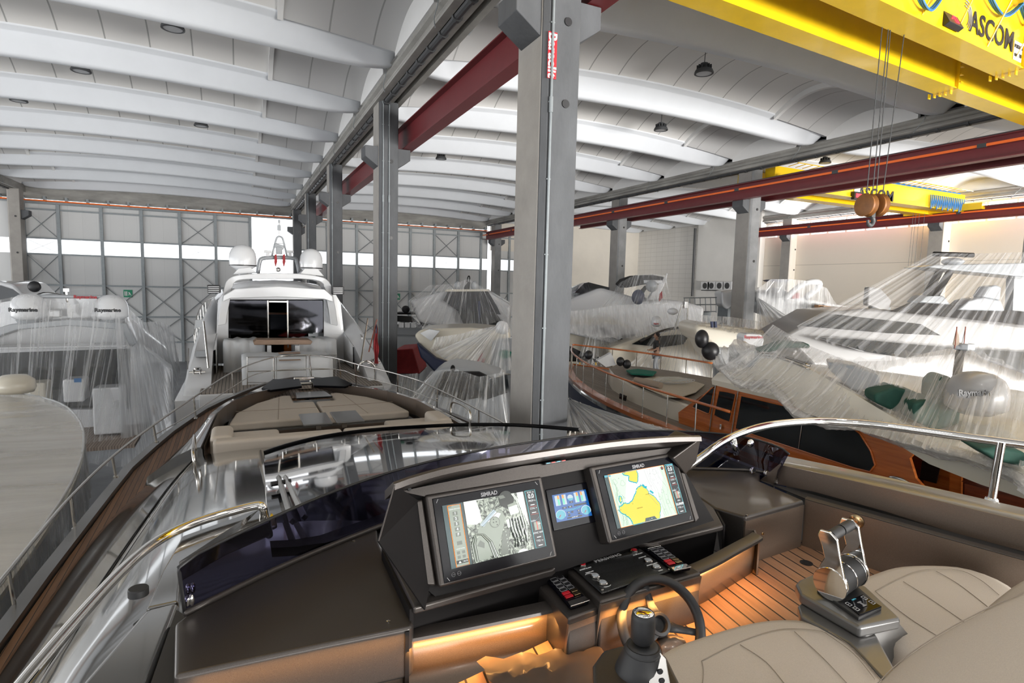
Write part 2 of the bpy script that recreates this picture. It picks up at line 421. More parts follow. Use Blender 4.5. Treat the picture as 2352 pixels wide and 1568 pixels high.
for bi, (BX0, BX1) in enumerate([(-27.0, -12.3), (-11.75, 3.66), (4.28, 19.12), (19.74, 34.9)]):
    if bi == 0: ys = ribY[9:]
    elif bi == 3: ys = ribY[:]
    else: ys = ribY[:]
    rib0 = None
    for i, y in enumerate(ys):
        if rib0 is None:
            rib0 = struct('ceiling', rib_mesh(BX0, BX1), 'roof_rib', smooth='auto'); r = rib0
        else: r = rib0.copy(); sc.collection.objects.link(r)
        r.location = (0, y * K, CZ); r['kind'] = 'structure'; r['group'] = 'trough shaped roof ribs'
    e = 2.75
    parts = []
    sh = struct('ceiling', shell_mesh(BX0 + e, BX1 - e, 1.30, 4.38), 'roof_shell', smooth='auto')
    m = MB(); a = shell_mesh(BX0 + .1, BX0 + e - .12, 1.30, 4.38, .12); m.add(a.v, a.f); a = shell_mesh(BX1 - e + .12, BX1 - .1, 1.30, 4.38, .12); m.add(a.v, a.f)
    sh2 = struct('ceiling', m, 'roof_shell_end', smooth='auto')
    m = MB()
    for xa, xb in ((BX0 + e - .12, BX0 + e), (BX1 - e, BX1 - e + .12)):
        a = shell_mesh(xa, xb, 1.28, 4.40, .16, .25); m.add(a.v, a.f)
    for xa in (BX0 + .0, BX1 - .12):    # curved end walls over the gutter beams
        pts = [V((xa * K, lerp(1.30, 4.38, j / 12) * K, (5.6 + .56 * (1 - (2 * j / 12 - 1) ** 2)) * K)) for j in range(13)]
        pts = [V((xa * K, -.05 * K, 5.44 * K)), V((xa * K, 1.3 * K, 5.44 * K))] + pts + [V((xa * K, 4.38 * K, 5.44 * K))]
        m.prism(pts, (.12 * K, 0, 0))
    sh3 = struct('ceiling', m, 'roof_white')
    for i, y in enumerate([ys[0] - 4.35] + ys):
        for s_ in (sh, sh2, sh3):
            if i == 0: c = s_
            else: c = s_.copy(); sc.collection.objects.link(c)
            c.location = (0, y * K, CZ); c['kind'] = 'structure'

struct('ceiling', MB().span(H(-60, -27, 6.9), H(45, 60, 7.1)), 'roof_white')  # unseen slab above the shells, added to block stray sky light
struct('wall_rear', MB().span(H(-30, -27, .2), H(45, -26.7, 7)), 'wall_cream')
# gutter beams along the column rows
def gutter(x0, y0, y1, nm):
    prof = [(0, .30), (0, .20), (.08, .15), (.10, .08), (.02, .02), (0, -.04), (.0, -.09), (.17, -.09), (.17, .02), (.37, .02), (.37, -.09), (.48, -.09), (.48, .06), (.60, .06),
            (.60, -.09), (.74, -.09), (.74, .30), (.60, .36), (.14, .36)]
    m = MB().prism([H(x0 + x, y0, 5.16 + z) for x, z in prof], (0, (y1 - y0) * K, 0))
    g = tag(m.build('gutter_beam', 'concrete_beam'), nm, 'roof beam', kind='structure')
    p = MB().tube([H(x0 + .27, y0, 5.07), H(x0 + .27, y1, 5.07)], .10, 10); 
    y = y0
    while y < y1:
        p.tube([H(x0 + .27, y, 5.07), H(x0 + .27, y + .09, 5.07)], .135, 10); y += .82
    p.build('drain_pipe', 'dark_steel', g)
    c = MB(); y = y0 + .3
    k = 0
    for y in ribY:
        if y0 < y < y1:
            for dx, s in ((-.02, 1), (.76, -1)):
                c.tube(spline([H(x0 + dx, y + 1.1, 5.5), H(x0 + dx - .02 * s, y + 1.15, 5.3), H(x0 + dx - .03 * s, y + 1.3, 5.15), H(x0 + dx + .04 * s, y + 1.45, 5.03)], 4), .012, 5)
    c.build('cable', 'galvanised', g)
gutter(3.60, -26, YF + .5, 'concrete gutter beam running over the tall columns beside the centre yacht')
gutter(19.05, -26, YF, 'concrete gutter beam over the columns behind the wooden motor yacht')
gutter(-12.45, 20, YF + .5, 'concrete gutter beam ending at the column by the far left wall')
gutter(34.6, -2, 32, 'concrete gutter beam along the cream side wall under the roof')

# columns
def column(x, y, label, pipe=0, w=.54, d=.79, corb=(1, 1), zt=5.08, holes=(3.45, 1.3), zc=3.85, mats='concrete'):
    t = thing('concrete_column', label, 'column', (x * K, y * K, 0), kind='structure')
    c = .06
    m = MB(); P = [(c, 0), (w - .02, 0), (w, .02), (w, d), (0, d), (0, c)]
    m.prism([V(((x + a) * K, (y + b) * K, 0)) for a, b in P], (0, 0, CZ + zt * K))
    m.build('shaft', mats, t)
    m = MB(); m.span(V(((x - .012) * K, (y + .08) * K, .02)), V(((x + .0) * K, (y + d - .02) * K, CZ + zt * K - .01))); m.build('lit_side_sheet', 'concrete_lit', t)  # thin sheet that paints the light on the shaft's left side
    for s in (-1, 1):
        if not corb[(s + 1) // 2]: continue
        xa = x if s < 0 else x + w; o = .38
        pr = [H(xa, y + .1, zc), H(xa + s * o, y + .1, zc), H(xa + s * o, y + .1, zc - .3), H(xa + s * .02, y + .1, zc - .55), H(xa, y + .1, zc - .55)]
        MB().prism(pr, (0, (d - .2) * K, 0)).build('corbel', 'concrete', t, bevel=.02)
    for hz in holes:
        R = Matrix.Rotation(pi / 2, 3, 'X')
        MB().lathe([(.055 * K, 0), (.055 * K, .02)], H(x + w * .62, y + .0, hz), 14, R).build('bolt_hole', 'print_black', t)
    if pipe:
        for k in range(pipe):
            px = x + .1 + k * .17; m = MB().tube([V((px * K, (y - .03) * K, 1)), V((px * K, (y - .03) * K, CZ + (zt - .1) * K)), H(px - .05, y - .03, zt + .1)], .022, 8)
            z = 1.5
            while z < CZ + zt * K: m.box(V((px * K, (y - .015) * K, z)), (.07, .03, .02)); z += 1.25
            m.tube([H(px, y - .03, 2.3), H(px, y - .03, 2.5)], .034, 8)
            m.build('conduit', 'galvanised', t)
    return t
c1 = column(3.69, 7.0, 'nearest grey concrete column with a red and white sign, standing beside the windscreen', 1, holes=(3.5, 2.45))
# the maker's sign on the nearest column
sg = MB(); R3 = Matrix.Rotation(pi / 2, 3, 'X')
f0 = H(3.695, 6.985, 0); x0s = f0.x + .045
za, zb = at(1252, 70, y=7 * K).z, at(1250, 178, y=7 * K).z
tg = thing('sign_plate', 'red and white vertical name plate high on the nearest concrete column', 'sign', (x0s + .08, 6.98 * K, (za + zb) / 2))
MB().span(V((x0s, 6.985 * K, zb)), V((x0s + .165, 6.995 * K, za))).build('plate', 'print_red', tg)
mt = frame(V((x0s + .075, 6.983 * K, (za + zb) / 2)), (0, 0, -1), (1, 0, 0))
text('Baraclit', 'lettering', 'print_white', .21, mt, tg, .002, sx=1.12, bold=.006)
column(3.69, 16.8, 'second concrete column in the row, just beside the stern of the centre yacht', 2)
column(3.69, 26.6, 'third concrete column in the row, rising behind the white satellite dome', 1)
column(3.69, 36.0, 'fourth concrete column in the row, slim and far behind the centre yacht', 1)
column(3.69, 44.6, 'farthest concrete column in the row, standing against the open hall door')
column(19.4, 18.0, 'concrete column behind the covered boats carrying the hook side runway', 0, mats='concrete_light')
column(19.4, 27.3, 'concrete column in front of the cream far wall left of the grey bimini boat', 0, mats='concrete_light')
column(19.4, 36.6, 'distant thin concrete column at the end of the long runway beam', 0) if False else None
column(19.4, 44.6, 'concrete column at the far corner beside the panel doors', 0, mats='concrete_light')
column(19.4, 7.75, 'dark concrete column at the right border behind the flybridge yacht', 0, mats='concrete_light')
column(-12.25, 44.4, 'pale concrete column at the far left in front of the panel wall', 0, w=.6, corb=(0, 1), mats='concrete_lit')
for i, y in enumerate((28.3, 18.7)):
    column(34.45, y, ['cream concrete wall column behind the white cruiser', 'cream concrete wall column above the flybridge of the wrapped yacht'][i], 0, w=.7, d=.8, corb=(1, 0), zc=4.1, holes=(3.0, 1.6), mats='wall_cream')

# crane runways: red I-beams with an orange conductor rail
def ibeam(m, a, b, h, w, t=.03):
    for (dx0, dx1, z0, z1) in ((-w / 2, w / 2, 0, t), (-w / 2, w / 2, h - t, h), (-t / 2, t / 2, t, h - t)):
        m.add([V((a.x + dx0, a.y, a.z + z0)), V((a.x + dx1, a.y, a.z + z0)), V((a.x + dx1, a.y, a.z + z1)), V((a.x + dx0, a.y, a.z + z1)),
               V((b.x + dx0, b.y, b.z + z0)), V((b.x + dx1, b.y, b.z + z0)), V((b.x + dx1, b.y, b.z + z1)), V((b.x + dx0, b.y, b.z + z1))],
              [(0, 1, 2, 3), (7, 6, 5, 4), (0, 4, 5, 1), (1, 5, 6, 2), (2, 6, 7, 3), (3, 7, 4, 0)])
def runway(x, y0, y1, z0, z1, label, conductor=0, w=.4):
    t = thing('crane_runway', label, 'crane beam', H(x, y0, z0))
    m = MB(); ibeam(m, H(x, y0, z0), H(x, y1, z0), (z1 - z0) * K, w)
    m.build('steel_beam', 'red_steel', t)
    MB().span(H(x - .04, y0, z1), H(x + .04, y1, z1 + .06)).build('rail', 'dark_steel', t)
    if conductor:
        s = conductor; xx = x + s * .3
        MB().span(H(xx - .02, y0, z0 + .33), H(xx + .02, y1, z0 + .40)).build('conductor_rail', 'orange_rail', t)
        y = y0 + .5; k = 0
        while y < y1:
            m = MB(); m.span(H(min(x, xx), y - .02, z0 + .38), H(max(x, xx) , y + .02, z0 + .42))
            if k % 3 == 1: MB().span(H(xx - .03, y + .6, z0 + .31), H(xx + .03, y + .82, z0 + .42)).build('rail_clip', 'dark_steel', t)
            m.build('rail_hanger', 'dark_steel', t); y += 1.45; k += 1
runway(4.55, -4, YF - .5, 3.86, 4.56, 'dark red crane runway beam on the corbels of the near column row')
runway(18.9, -2, YF - .6, 3.80, 4.42, 'long dark red runway beam with orange conductor crossing behind the hanging hook', -1)
runway(20.4, 5, 33, 3.85, 4.40, 'plain dark red runway beam just behind the long one with the orange conductor', 0, .3)
runway(34.0, 2, 31.5, 3.95, 4.55, 'dark red runway beam with orange conductor in front of the strip windows', -1)

# far wall: concrete head beam, panels with a band of light, galvanised frame, open door
Yw = YF
tag(MB().span(H(-30, Yw - .1, 4.72), H(19.2, Yw + .35, 6.2)).build('head_beam', 'concrete_beam'), 'stained concrete beam spanning above the panel doors at the far end', 'beam', kind='structure')
R = Matrix.Rotation(pi / 2, 3, 'X')
for i, (x, lb) in enumerate(((-9.4, 'round dark hole in the concrete head beam near the left corner'), (2.1, 'round dark hole in the concrete head beam above the open door'))):
    tag(MB().lathe([(.14, 0), (.14, .02)], H(x, Yw - .11, 5.55 - i * .0), 14, R).build('beam_hole', 'print_black'), lb, 'hole', kind='structure')
zt, wb0, wb1 = 4.5, 1.34, 2.27
segs = [(-30, .9), (3.75, 19.3), (19.7, 28.5)]
m = MB()
for xa, xb in segs:
    m.span(H(xa, Yw, wb1), H(xb, Yw + .08, zt)); m.span(V((xa * K, Yw * K, 0)), V((xb * K, (Yw + .08) * K, CZ + wb0 * K)))
struct('wall_far', m, 'panel_wall')
gl = MB()
for xa, xb in segs:
    gl.span(H(xa, Yw + .03, wb0), H(xb, Yw + .05, wb1))
mt_, t_, b_ = nt('polycarbonate'); b_.inputs['Base Color'].default_value = (.9, .93, .95, 1); b_.inputs['Alpha'].default_value = .25; b_.inputs['Roughness'].default_value = .4
b_.inputs['Emission Color'].default_value = (1, 1, 1, 1); b_.inputs['Emission Strength'].default_value = 0.0
struct('window_1', gl, 'polycarbonate')
def dframe(xs, brace, label, x_end=None, top=zt):
    t = thing('door_frame', label, 'hangar door', H(xs[0], Yw - .1, -7.2 / K), kind='structure')
    a, b = xs[0], xs[-1]
    for x in xs: MB().span(V(((x - .09) * K, (Yw - .16) * K, 0)), H(x + .09, Yw - .02, top)).build('post', 'galvanised', t)
    for z in (top - .05, top - .42, wb1 + .03, wb0 - .03, -.62, -2.66, -4.4):
        MB().span(H(a, Yw - .12, z - .05), H(b, Yw - .02, z + .05)).build('rail', 'galvanised', t)
    zr = [top - .42, wb1, wb0, -.62, -2.66, -4.4]
    for i in brace:
        for lv in range(5):
            if i < 0 and lv < 3: continue
            j = abs(i) - 1
            m = MB(); x0, x1, z0, z1 = xs[j], xs[j + 1], zr[lv], zr[lv + 1]
            r = .03 if lv != 1 else .014
            m.tube([H(x0, Yw - .08, z0), H(x1, Yw - .08, z1)], r, 6); m.tube([H(x0, Yw - .08, z1), H(x1, Yw - .08, z0)], r, 6)
            m.build('brace', 'galvanised', t)
dframe([-11.9, -10.15, -7.9, -5.69, -3.48, -1.31, .9], [1, -3, -4, 5, -6], 'grey steel framed sliding door panels with cross bracing behind the left yacht')
dframe([4.2, 6.2, 8.36, 10.5, 12.57, 14.56, 16.63, 18.65], [3, -4, -5, 6, -7], 'grey steel framed sliding door panels between the columns and the far corner')
dframe([19.9, 21.3, 23.4], [-1], 'short run of grey framed panels right of the far corner column')
m = MB()
m.span(H(-30, Yw - .5, 4.42), H(19, Yw - .4, 4.50)); m.span(H(-30, Yw - .3, 4.5), H(19, Yw - .2, 4.62))
x = -29.5
while x < 19: m.span(H(x, Yw - .45, 4.45), H(x + .12, Yw - .1, 4.85)); x += 1.1
tag(m.build('door_track', 'galvanised'), 'grey steel door track bolted under the far head beam', 'track', kind='structure')
tag(MB().tube([H(-30, Yw - .75, 4.55), H(3.6, Yw - .75, 4.55)], .06, 6).build('conductor_rail', 'orange_rail'), 'orange conductor rail along the far doors left of the columns', 'conductor rail')
tag(MB().tube([H(4.4, Yw - .75, 4.55), H(19, Yw - .75, 4.55)], .05, 6).build('conductor_rail', 'orange_rail'), 'orange conductor rail along the far doors right of the column row', 'conductor rail')
m = MB().span(H(19.3, 44.9, 3.9), H(28.5, 45.0, 4.0)); 

# right side of the hall
struct('wall_back', MB().span(V((19.2 * K, (YF - .1) * K, 0)) + V((8.2 * K, 0, 0)), H(36, YF + .3, 7)).span(H(19.6, YF - .05, 3.0), H(27.5, YF + .3, 7)), 'wall_cream')
struct('wall_right', MB().span(V((35 * K, -6 * K, 0)), H(35.3, 31.5, 3.95)).span(H(35, -6, 4.9), H(35.3, 31.5, 6.6)), 'precast_wall')
struct('wall_block', MB().span(V((35 * K, 37 * K, 0)), H(36, YF, 6.8)), 'block_wall')
struct('wall_white', MB().span(V((34.5 * K, 31.0 * K, 0)), H(36, 37.4, 6.8)), 'wall_white')
struct('window_2', MB().span(H(35.12, -6, 3.95), H(35.16, 31.0, 4.9)), 'polycarbonate')
m = MB(); y = -6
while y < 31: m.span(H(35.0, y, 3.95), H(35.1, y + .09, 4.9)); y += 1.28
m.span(H(35, -6, 4.4), H(35.1, 31, 4.5)); struct('trim_1', m, 'wall_cream')
# black pipe and air conditioners on the white wall
tag(MB().tube([at(1597, 524, x=34.3 * K), at(1590, 680, x=34.3 * K)], .13, 8).build('wall_pipe', 'dark_steel'), 'long black vertical pipe on the white block wall', 'pipe')
ac0 = None
acn = ['leftmost of the four air conditioners on the white wall', 'second air conditioner from the left on the white wall', 'third air conditioner from the left on the white wall', 'rightmost air conditioner beside the concrete column']
for i, px in enumerate((1620, 1635, 1653, 1671)):
    p = at(px, 656, x=34.2 * K)
    if i == 0:
        ac0 = thing('air_conditioner', 'small white boxed ' + acn[0], 'air conditioner', p, group='outdoor air conditioner units on the white wall'); m = MB().box((0.15, 0, 0), (.4, 1.15, .8)); m.build('casing', 'white_paint', ac0, local=True, bevel=.03)
        Ry = Matrix.Rotation(-pi / 2, 3, 'Y')
        MB().lathe([(.30, 0), (.30, .03), (.12, .04), (.1, .03)], (-.05, 0, 0), 16, Ry).build('fan_grille', 'dark_steel', ac0, local=True)
        MB().box((.1, 0, -.47), (.3, 1.0, .07)).build('bracket', 'dark_steel', ac0, local=True)
    else: dup(ac0, p, 'small white boxed ' + acn[i])

# exit signs
def exit_sign(px, py, y, w, label):
    p = at(px, py, y=y); t = thing('exit_sign', label, 'sign', p)
    MB().box(p, (w, .03, w)).build('panel', 'sign_green', t)
    q = w / 2
    m = MB(); f = lambda a, b: p + V((a * w, -.02, b * w))
    m.box(f(-.33, 0), (.12 * w, .01, .6 * w)); m.box(f(-.14, 0), (.14 * w, .01, .6 * w)); m.prism([f(.05, .2), f(.18, .2), f(.4, -.25), f(.3, -.25), f(.2, -.05), f(.12, -.25), f(.05, -.25), f(.1, 0)], (0, -.01, 0))
    m.build('pictogram', 'print_white', t)
exit_sign(294, 674, YF * K - .02, .62, 'green exit sign on the panel doors left of the centre yacht')
exit_sign(912, 681, YF * K - .02, .62, 'green exit sign on the panel doors right of the second column')

# high bay lamps
LP = [(397, 62, 'round high bay lamp nearest on the left half of the roof'), (186, 160, 'high bay lamp second nearest, over the left yacht'), (43, 229, 'high bay lamp at the left border of the roof'), (462, 287, 'small high bay lamp above the far left doors'),
      (1617, 165, 'large high bay lamp right of the nearest column'), (1518, 296, 'high bay lamp below and behind the large one on the right'), (1013, 363, 'small high bay lamp between the second column and the red beam'), (1895, 372, 'high bay lamp seen above the yellow distant crane')]
l0 = None
for px, py, lb in LP:
    p = at(px, py, z=5.55 * K)
    if l0 is None:
        l0 = thing('high_bay_lamp', lb, 'lamp', p, group='round high bay lamps under the roof')
        MB().lathe([(.05, .28), (.12, .26), (.14, .12), (.26, .06), (.30, -.02), (.30, -.06), (.25, -.07), (.25, -.04), (.01, -.04)], (0, 0, 0), 24).build('housing', 'dark_steel', l0, local=True, smooth='auto')
        MB().lathe([(.24, -.05), (.24, -.055)], (0, 0, 0), 24).build('lens', 'lamp_glass', l0, local=True)
        MB().tube([(0, 0, .25), (.02, 0, .6), (0, .02, .8)], .012, 6).build('cable', 'dark_steel', l0, local=True)
        m = MB()
        for k in range(12): a = k * pi / 6; m.box((.19 * cos(a), .19 * sin(a), .13), (.09, .012, .14), Matrix.Rotation(a, 3, 'Z'))
        m.build('cooling_fins', 'dark_steel', l0, local=True)
    else: dup(l0, p, lb)
# unseen copies added behind the camera as fill light for the helm seats
for x, y, lb in ((-3.5, -1.5, 'unseen added fill lamp above the port side of the flybridge, behind the viewer'), (1.5, -4.5, 'unseen added fill lamp straight above and behind the helm seats'), (5.5, 0.5, 'unseen added fill lamp above the starboard side of the helm, out of the picture')):
    p = W(x, y, 6.6); r = dup(l0, p, lb); r['group'] = 'round high bay lamps under the roof'
    l = bpy.data.lights.new('seat_fill', 'AREA'); l.shape = 'DISK'; l.size = .5; l.energy = 90; l.color = (1, .97, .92)
    o = bpy.data.objects.new('seat_fill', l); sc.collection.objects.link(o); o.parent = r; o.location = (0, 0, -.08)

# ------------------------------------------------------------------ near bridge crane
ZB = 4.4 * K
def gz(px, py, z=ZB): return at(px, py, z=z)
def girder(fa, fb, na, nb, h, name, parent, z=ZB):
    """box girder from two far-edge and two near-edge points of its underside, extended both ways"""
    u = (fb - fa).normalized(); f0 = fa - u * 16; f1 = fa + u * 26
    u2 = (nb - na).normalized(); w = (na - fa) - u * (na - fa).dot(u)
    pts = [f0, f0 + w, f1 + w, f1]
    m = MB().prism(pts, (0, 0, h)); return m.build(name, 'yellow_steel', parent), u, w, f0
cr = thing('bridge_crane', 'near yellow double girder bridge crane crossing the top right of the hall', 'crane', H(12, 7.4, 4.4))
A0, A1, a0, a1 = gz(1850, 105), gz(2352, 284), gz(1850, 72), gz(2352, 251)
gA, uA, wA, fA = girder(A0, A1, a0, a1, 1.25, 'far_girder', cr)
B0, B1, b0, b1 = gz(1912, 4), gz(2352, 198), gz(2018, 0), gz(2352, 160)
gB, uB, wB, fB = girder(B0, B1, b0, b1, 1.25, 'near_girder', cr)
def on_face(px, py, q=None): return at(px, py, pl=(B0 + wB, V((-uB.y, uB.x, 0))))
# narrow flange of each girder
for nm, f, u, w in (('flange', fA, uA, wA), ('flange', fB, uB, wB)):
    wn = w.normalized()
    m = MB().prism([f - wn * .05 - V((0, 0, .034)), f + w + wn * .05 - V((0, 0, .034)), f + w + wn * .05 + u * 42 - V((0, 0, .034)), f - wn * .05 + u * 42 - V((0, 0, .034))], (0, 0, .03)); m.build(nm, 'yellow_steel', cr)
# joint plates with stiffeners
def splice(p, u, wv, par):
    wn = wv.normalized()
    for k in range(5):
        m = MB(); q = p + wn * .01 + V((0, 0, .10 + k * .2)); m.prism([q, q + wn * .12 - u * .0, q + wn * .12 + u * .12, q + u * .12], (0, 0, .03)); m.build('stiffener', 'yellow_steel', par); m = MB()
        q = p - wn * (.12 + k * .13) ; m.prism([q + V((0, 0, -.13)), q + V((0, 0, 0)), q + u * .1 + V((0, 0, 0)), q + u * .1 + V((0, 0, -.13))], wn * .025)
        m.build('stiffener', 'yellow_steel', par)
    m = MB(); m.box(p + wn * .03 + V((0, 0, .5)), (.03, .12, 1.1)); m.build('splice_plate', 'yellow_steel', par)
sp = at(2192, 214, pl=(A0 + wA, V((-uA.y, uA.x, 0)))); sp.z = CZ + ZB; splice(sp, uA, wA, cr)
sp = at(2345, 158, pl=(B0 + wB, V((-uB.y, uB.x, 0)))); sp.z = CZ + ZB; splice(sp, uB, wB, cr)
# lettering and plates on the near girder's face
n_up = V((0, 0, 1)); off = V((uB.y, -uB.x, 0)) * .012
pc = at(2279, 76, pl=(B0 + wB, V((-uB.y, uB.x, 0)))) + off
text('ASCOM', 'lettering', 'print_black', .62, frame(pc, uB, n_up), cr, .003, sx=1.0, bold=.012)
pc = at(2213, 38, pl=(B0 + wB, V((-uB.y, uB.x, 0)))) + off
m = MB()
for r0 in (.22, .28, .34):
    m.tube([pc + uB * (r0 * cos(a)) + n_up * (r0 * sin(a)) for a in [radians(-40 + 10 * k) for k in range(14)]], .012, 4)
m.build('emblem', 'print_grey', cr)
pc = at(2336, 119, pl=(B0 + wB, V((-uB.y, uB.x, 0)))) + off
Rb = Matrix.Rotation(atan2(uB.y, uB.x), 3, 'Z')
MB().box(pc, (.42, .012, .42), Rb).build('load_plate', 'print_white', cr)
text('PORTATA', 'lettering', 'print_black', .11, frame(pc + off * 1.2 + n_up * .09, uB, n_up), cr, .002, bold=.004, sx=.85)
text('ton. 10', 'lettering', 'print_black', .13, frame(pc + off * 1.2 - n_up * .09, uB, n_up), cr, .002, bold=.003)
# walkway and handrail on top of the near girder
m = MB(); top = fB + wB + V((0, 0, 1.25))
m.prism([top, top + wB.normalized() * .5, top + wB.normalized() * .5 + uB * 42, top + uB * 42], (0, 0, .04)); m.build('walkway', 'yellow_steel', cr)
m = MB()
for k in range(0, 30):
    q = top + uB * (k * 1.4); m.tube([q + wB.normalized() * .5, q - V((0, 0, 1.15)) ], .02, 5); m.tube([q + wB.normalized() * .5, q + wB.normalized() * .5 + V((0, 0, 1.1))], .02, 5)
m.tube([top + wB.normalized() * .5 + V((0, 0, 1.1)), top + wB.normalized() * .5 + V((0, 0, 1.1)) + uB * 42], .022, 5)
m.build('handrail', 'yellow_steel', cr)
# festoon cables
m = MB()
for (pa, pb, lowpx, lowpy) in (((2096, 0), (2145, 0), 2118, 26), ((2258, 0), (2330, 15), 2290, 38), ((2330, 15), (2352, 60), 2345, 55)):
    for d in range(3):
        m = MB(); a = on_face(*pa) + off * (8 + d * 3); c = on_face(lowpx, lowpy + d * 3) + off * (8 + d * 3); b = on_face(*pb) + off * (8 + d * 3)
        m.tube(spline([a + V((0, 0, .3)), a, c, b, b + V((0, 0, .1))], 5), .022, 5); m.build('festoon_cable', 'blue_cable', cr)
# load display
pc = at(2183, 48, z=ZB + .25)
t = thing('load_display', 'black load display with red digits hung from the near yellow girder', 'display', pc)
Rd = Matrix.Rotation(atan2(uB.y, uB.x), 3, 'Z') @ Matrix.Rotation(radians(-28), 3, 'X')
MB().box(pc, (.60, .12, .34), Rd).build('casing', 'print_black', t, bevel=.01)
fr = Rd @ V((0, -.065, 0)); ax, az = Rd @ V((1, 0, 0)), Rd @ V((0, 0, 1))
m = MB(); s = pc + fr + ax * .10
for a, b in (((-.06, .09), (.06, .09)), ((.06, .09), (.06, -.09)), ((.06, -.09), (-.06, -.09)), ((-.06, -.09), (-.06, .09))):
    m.tube([s + ax * a[0] + az * a[1], s + ax * b[0] + az * b[1]], .011, 5)
m.tube([s - ax * .19 - az * .02, s - ax * .15 - az * .02], .012, 5); m.build('digits', 'led_red', t)
MB().tube([pc + V((-.28, 0, .17)), pc + V((-.28, .05, .5))], .015, 5).tube([pc + V((-.28, 0, .45)), pc + V((.1, .05, .45))], .012, 5).build('bracket', 'dark_steel', t)
# hoist ropes and hook block
yh = at(2030, 60, z=ZB).y
hb = at(2003, 470, y=yh)
t = thing('hook_block', 'hook block with two orange sheaves hanging on wire ropes from the yellow crane', 'crane hook', hb)
m = MB()
for (tx, ty, bx, by) in ((2027, 55, 1990, 455), (2041, 62, 2003, 455), (2046, 62, 2012, 455), (2077, 78, 2026, 458)):
    a = at(tx, ty, y=yh); b = at(bx, by, y=yh); m.tube([a + (a - b).normalized() * .5, b], .011, 5)
m.build('wire_rope', 'dark_steel', t)
Rx = Matrix.Rotation(radians(-8), 3, 'Z') @ Matrix.Rotation(pi / 2, 3, 'Y')
for px, py in ((1990, 471), (2016, 471)):
    p = at(px, py, y=yh); m = MB().lathe([(.02, -.09), (.19, -.09), (.24, -.07), (.20, -.02), (.20, .02), (.24, .07), (.19, .09), (.02, .09)], p, 24, Rx); m.build('sheave', 'orange_block', t, smooth='auto') if 'orange_block' in M else None
    if 'orange_block' not in M:
        mat('orange_block', (.30, .12, .03), .5, noise=.3, ns=8); m.build('sheave', 'orange_block', t, smooth='auto')
MB().box(hb + V((0, 0, -.02)), (.30, .10, .10)).box(hb + V((0, 0, -.16)), (.12, .12, .22)).build('yoke', 'dark_steel', t, bevel=.01)
pk = at(2000, 500, y=yh); sc_ = .13
hk = [pk + V((0, 0, .16)), pk + V((0, 0, .06)), pk + V((.08, 0, -.02)), pk + V((.075, 0, -.11)), pk + V((0, 0, -.16)), pk + V((-.075, 0, -.12)), pk + V((-.09, 0, -.05))]
MB().tube(spline(hk, 5), [.035] * 8 + [.045] * 17 + [.03] * 6, 10).build('hook', 'dark_steel', t, smooth=True)

# ------------------------------------------------------------------ distant bridge crane in the right-hand bay
cr2 = thing('bridge_crane', 'distant yellow bridge crane over the cream side wall', 'crane', H(27, 17.8, 4.4))
yA, yB = 17.7, 18.9
m = MB()
m.span(H(20.3, yA, 4.42), H(34.1, yA + .5, 5.25)); m.build('near_girder', 'yellow_steel', cr2)
MB().span(H(20.3, yB + .3, 4.42), H(34.1, yB + .8, 5.3)).build('far_girder', 'yellow_steel', cr2)
for y in (yA - .06, yB + .24): MB().span(H(20.3, y, 4.38), H(34.1, y + .62, 4.415)).build('flange', 'yellow_steel', cr2)
MB().span(H(33.7, yA - 1, 4.42), H(34.2, yB + 1.6, 4.75)).build('end_carriage', 'yellow_steel', cr2)
MB().span(H(20.2, yA - 1, 4.42), H(20.7, yB + 1.6, 4.75)).build('end_carriage', 'yellow_steel', cr2)
p = at(2013, 449, y=yA * K - .03); text('ASCOM', 'lettering', 'print_black', .95, frame(p, (1, 0, 0), (0, 0, 1)), cr2, .004, bold=.012)
p = at(1984, 446, y=yA * K - .03); m = MB()
for r0 in (.3, .42): m.tube([p + V((r0 * cos(a), 0, r0 * sin(a))) for a in [radians(30 + 12 * k) for k in range(18)]], .02, 4)
m.build('emblem', 'print_grey', cr2)
p = at(1969, 435, y=yA * K - .03); MB().box(p, (.5, .02, .45)).build('load_plate', 'print_white', cr2)
p = at(1969, 450, y=yA * K - .15); MB().box(p, (.75, .2, .42)).build('display_casing', 'print_black', cr2); MB().box(p + V((.0, -.11, 0)), (.5, .01, .22)).build('display_digits', 'led_red', cr2)
m = MB()
for k in range(18):
    x = 31.0 + k * .16; m.tube(spline([H(x, yA - .1, 5.0), H(x + .02, yA - .12, 4.5), H(x + .08, yA - .1, 4.35 + .1 * (k % 3)), H(x + .14, yA - .12, 5.0)], 4), .03, 5)
m.tube([H(26, yA + .1, 5.35), H(33.8, yA + .1, 5.3)], .06, 5); m.build('festoon_cable', 'blue_cable', cr2)
m = MB()
for k in range(30): m.tube([H(21 + k * .42, yA - .05, 5.28), H(21.1 + k * .42, yA - .5, 5.36)], .02, 4)
m.tube([H(21, yA - .5, 5.36), H(33.8, yA - .5, 5.36)], .025, 5); m.build('handrail', 'yellow_steel', cr2)
m = MB()
for px in (2098, 2104, 2112, 2124): m.tube([at(px, 490, y=18.3 * K), at(px - 12, 612, y=18.3 * K)], .012, 4)
m.build('wire_rope', 'dark_steel', cr2)

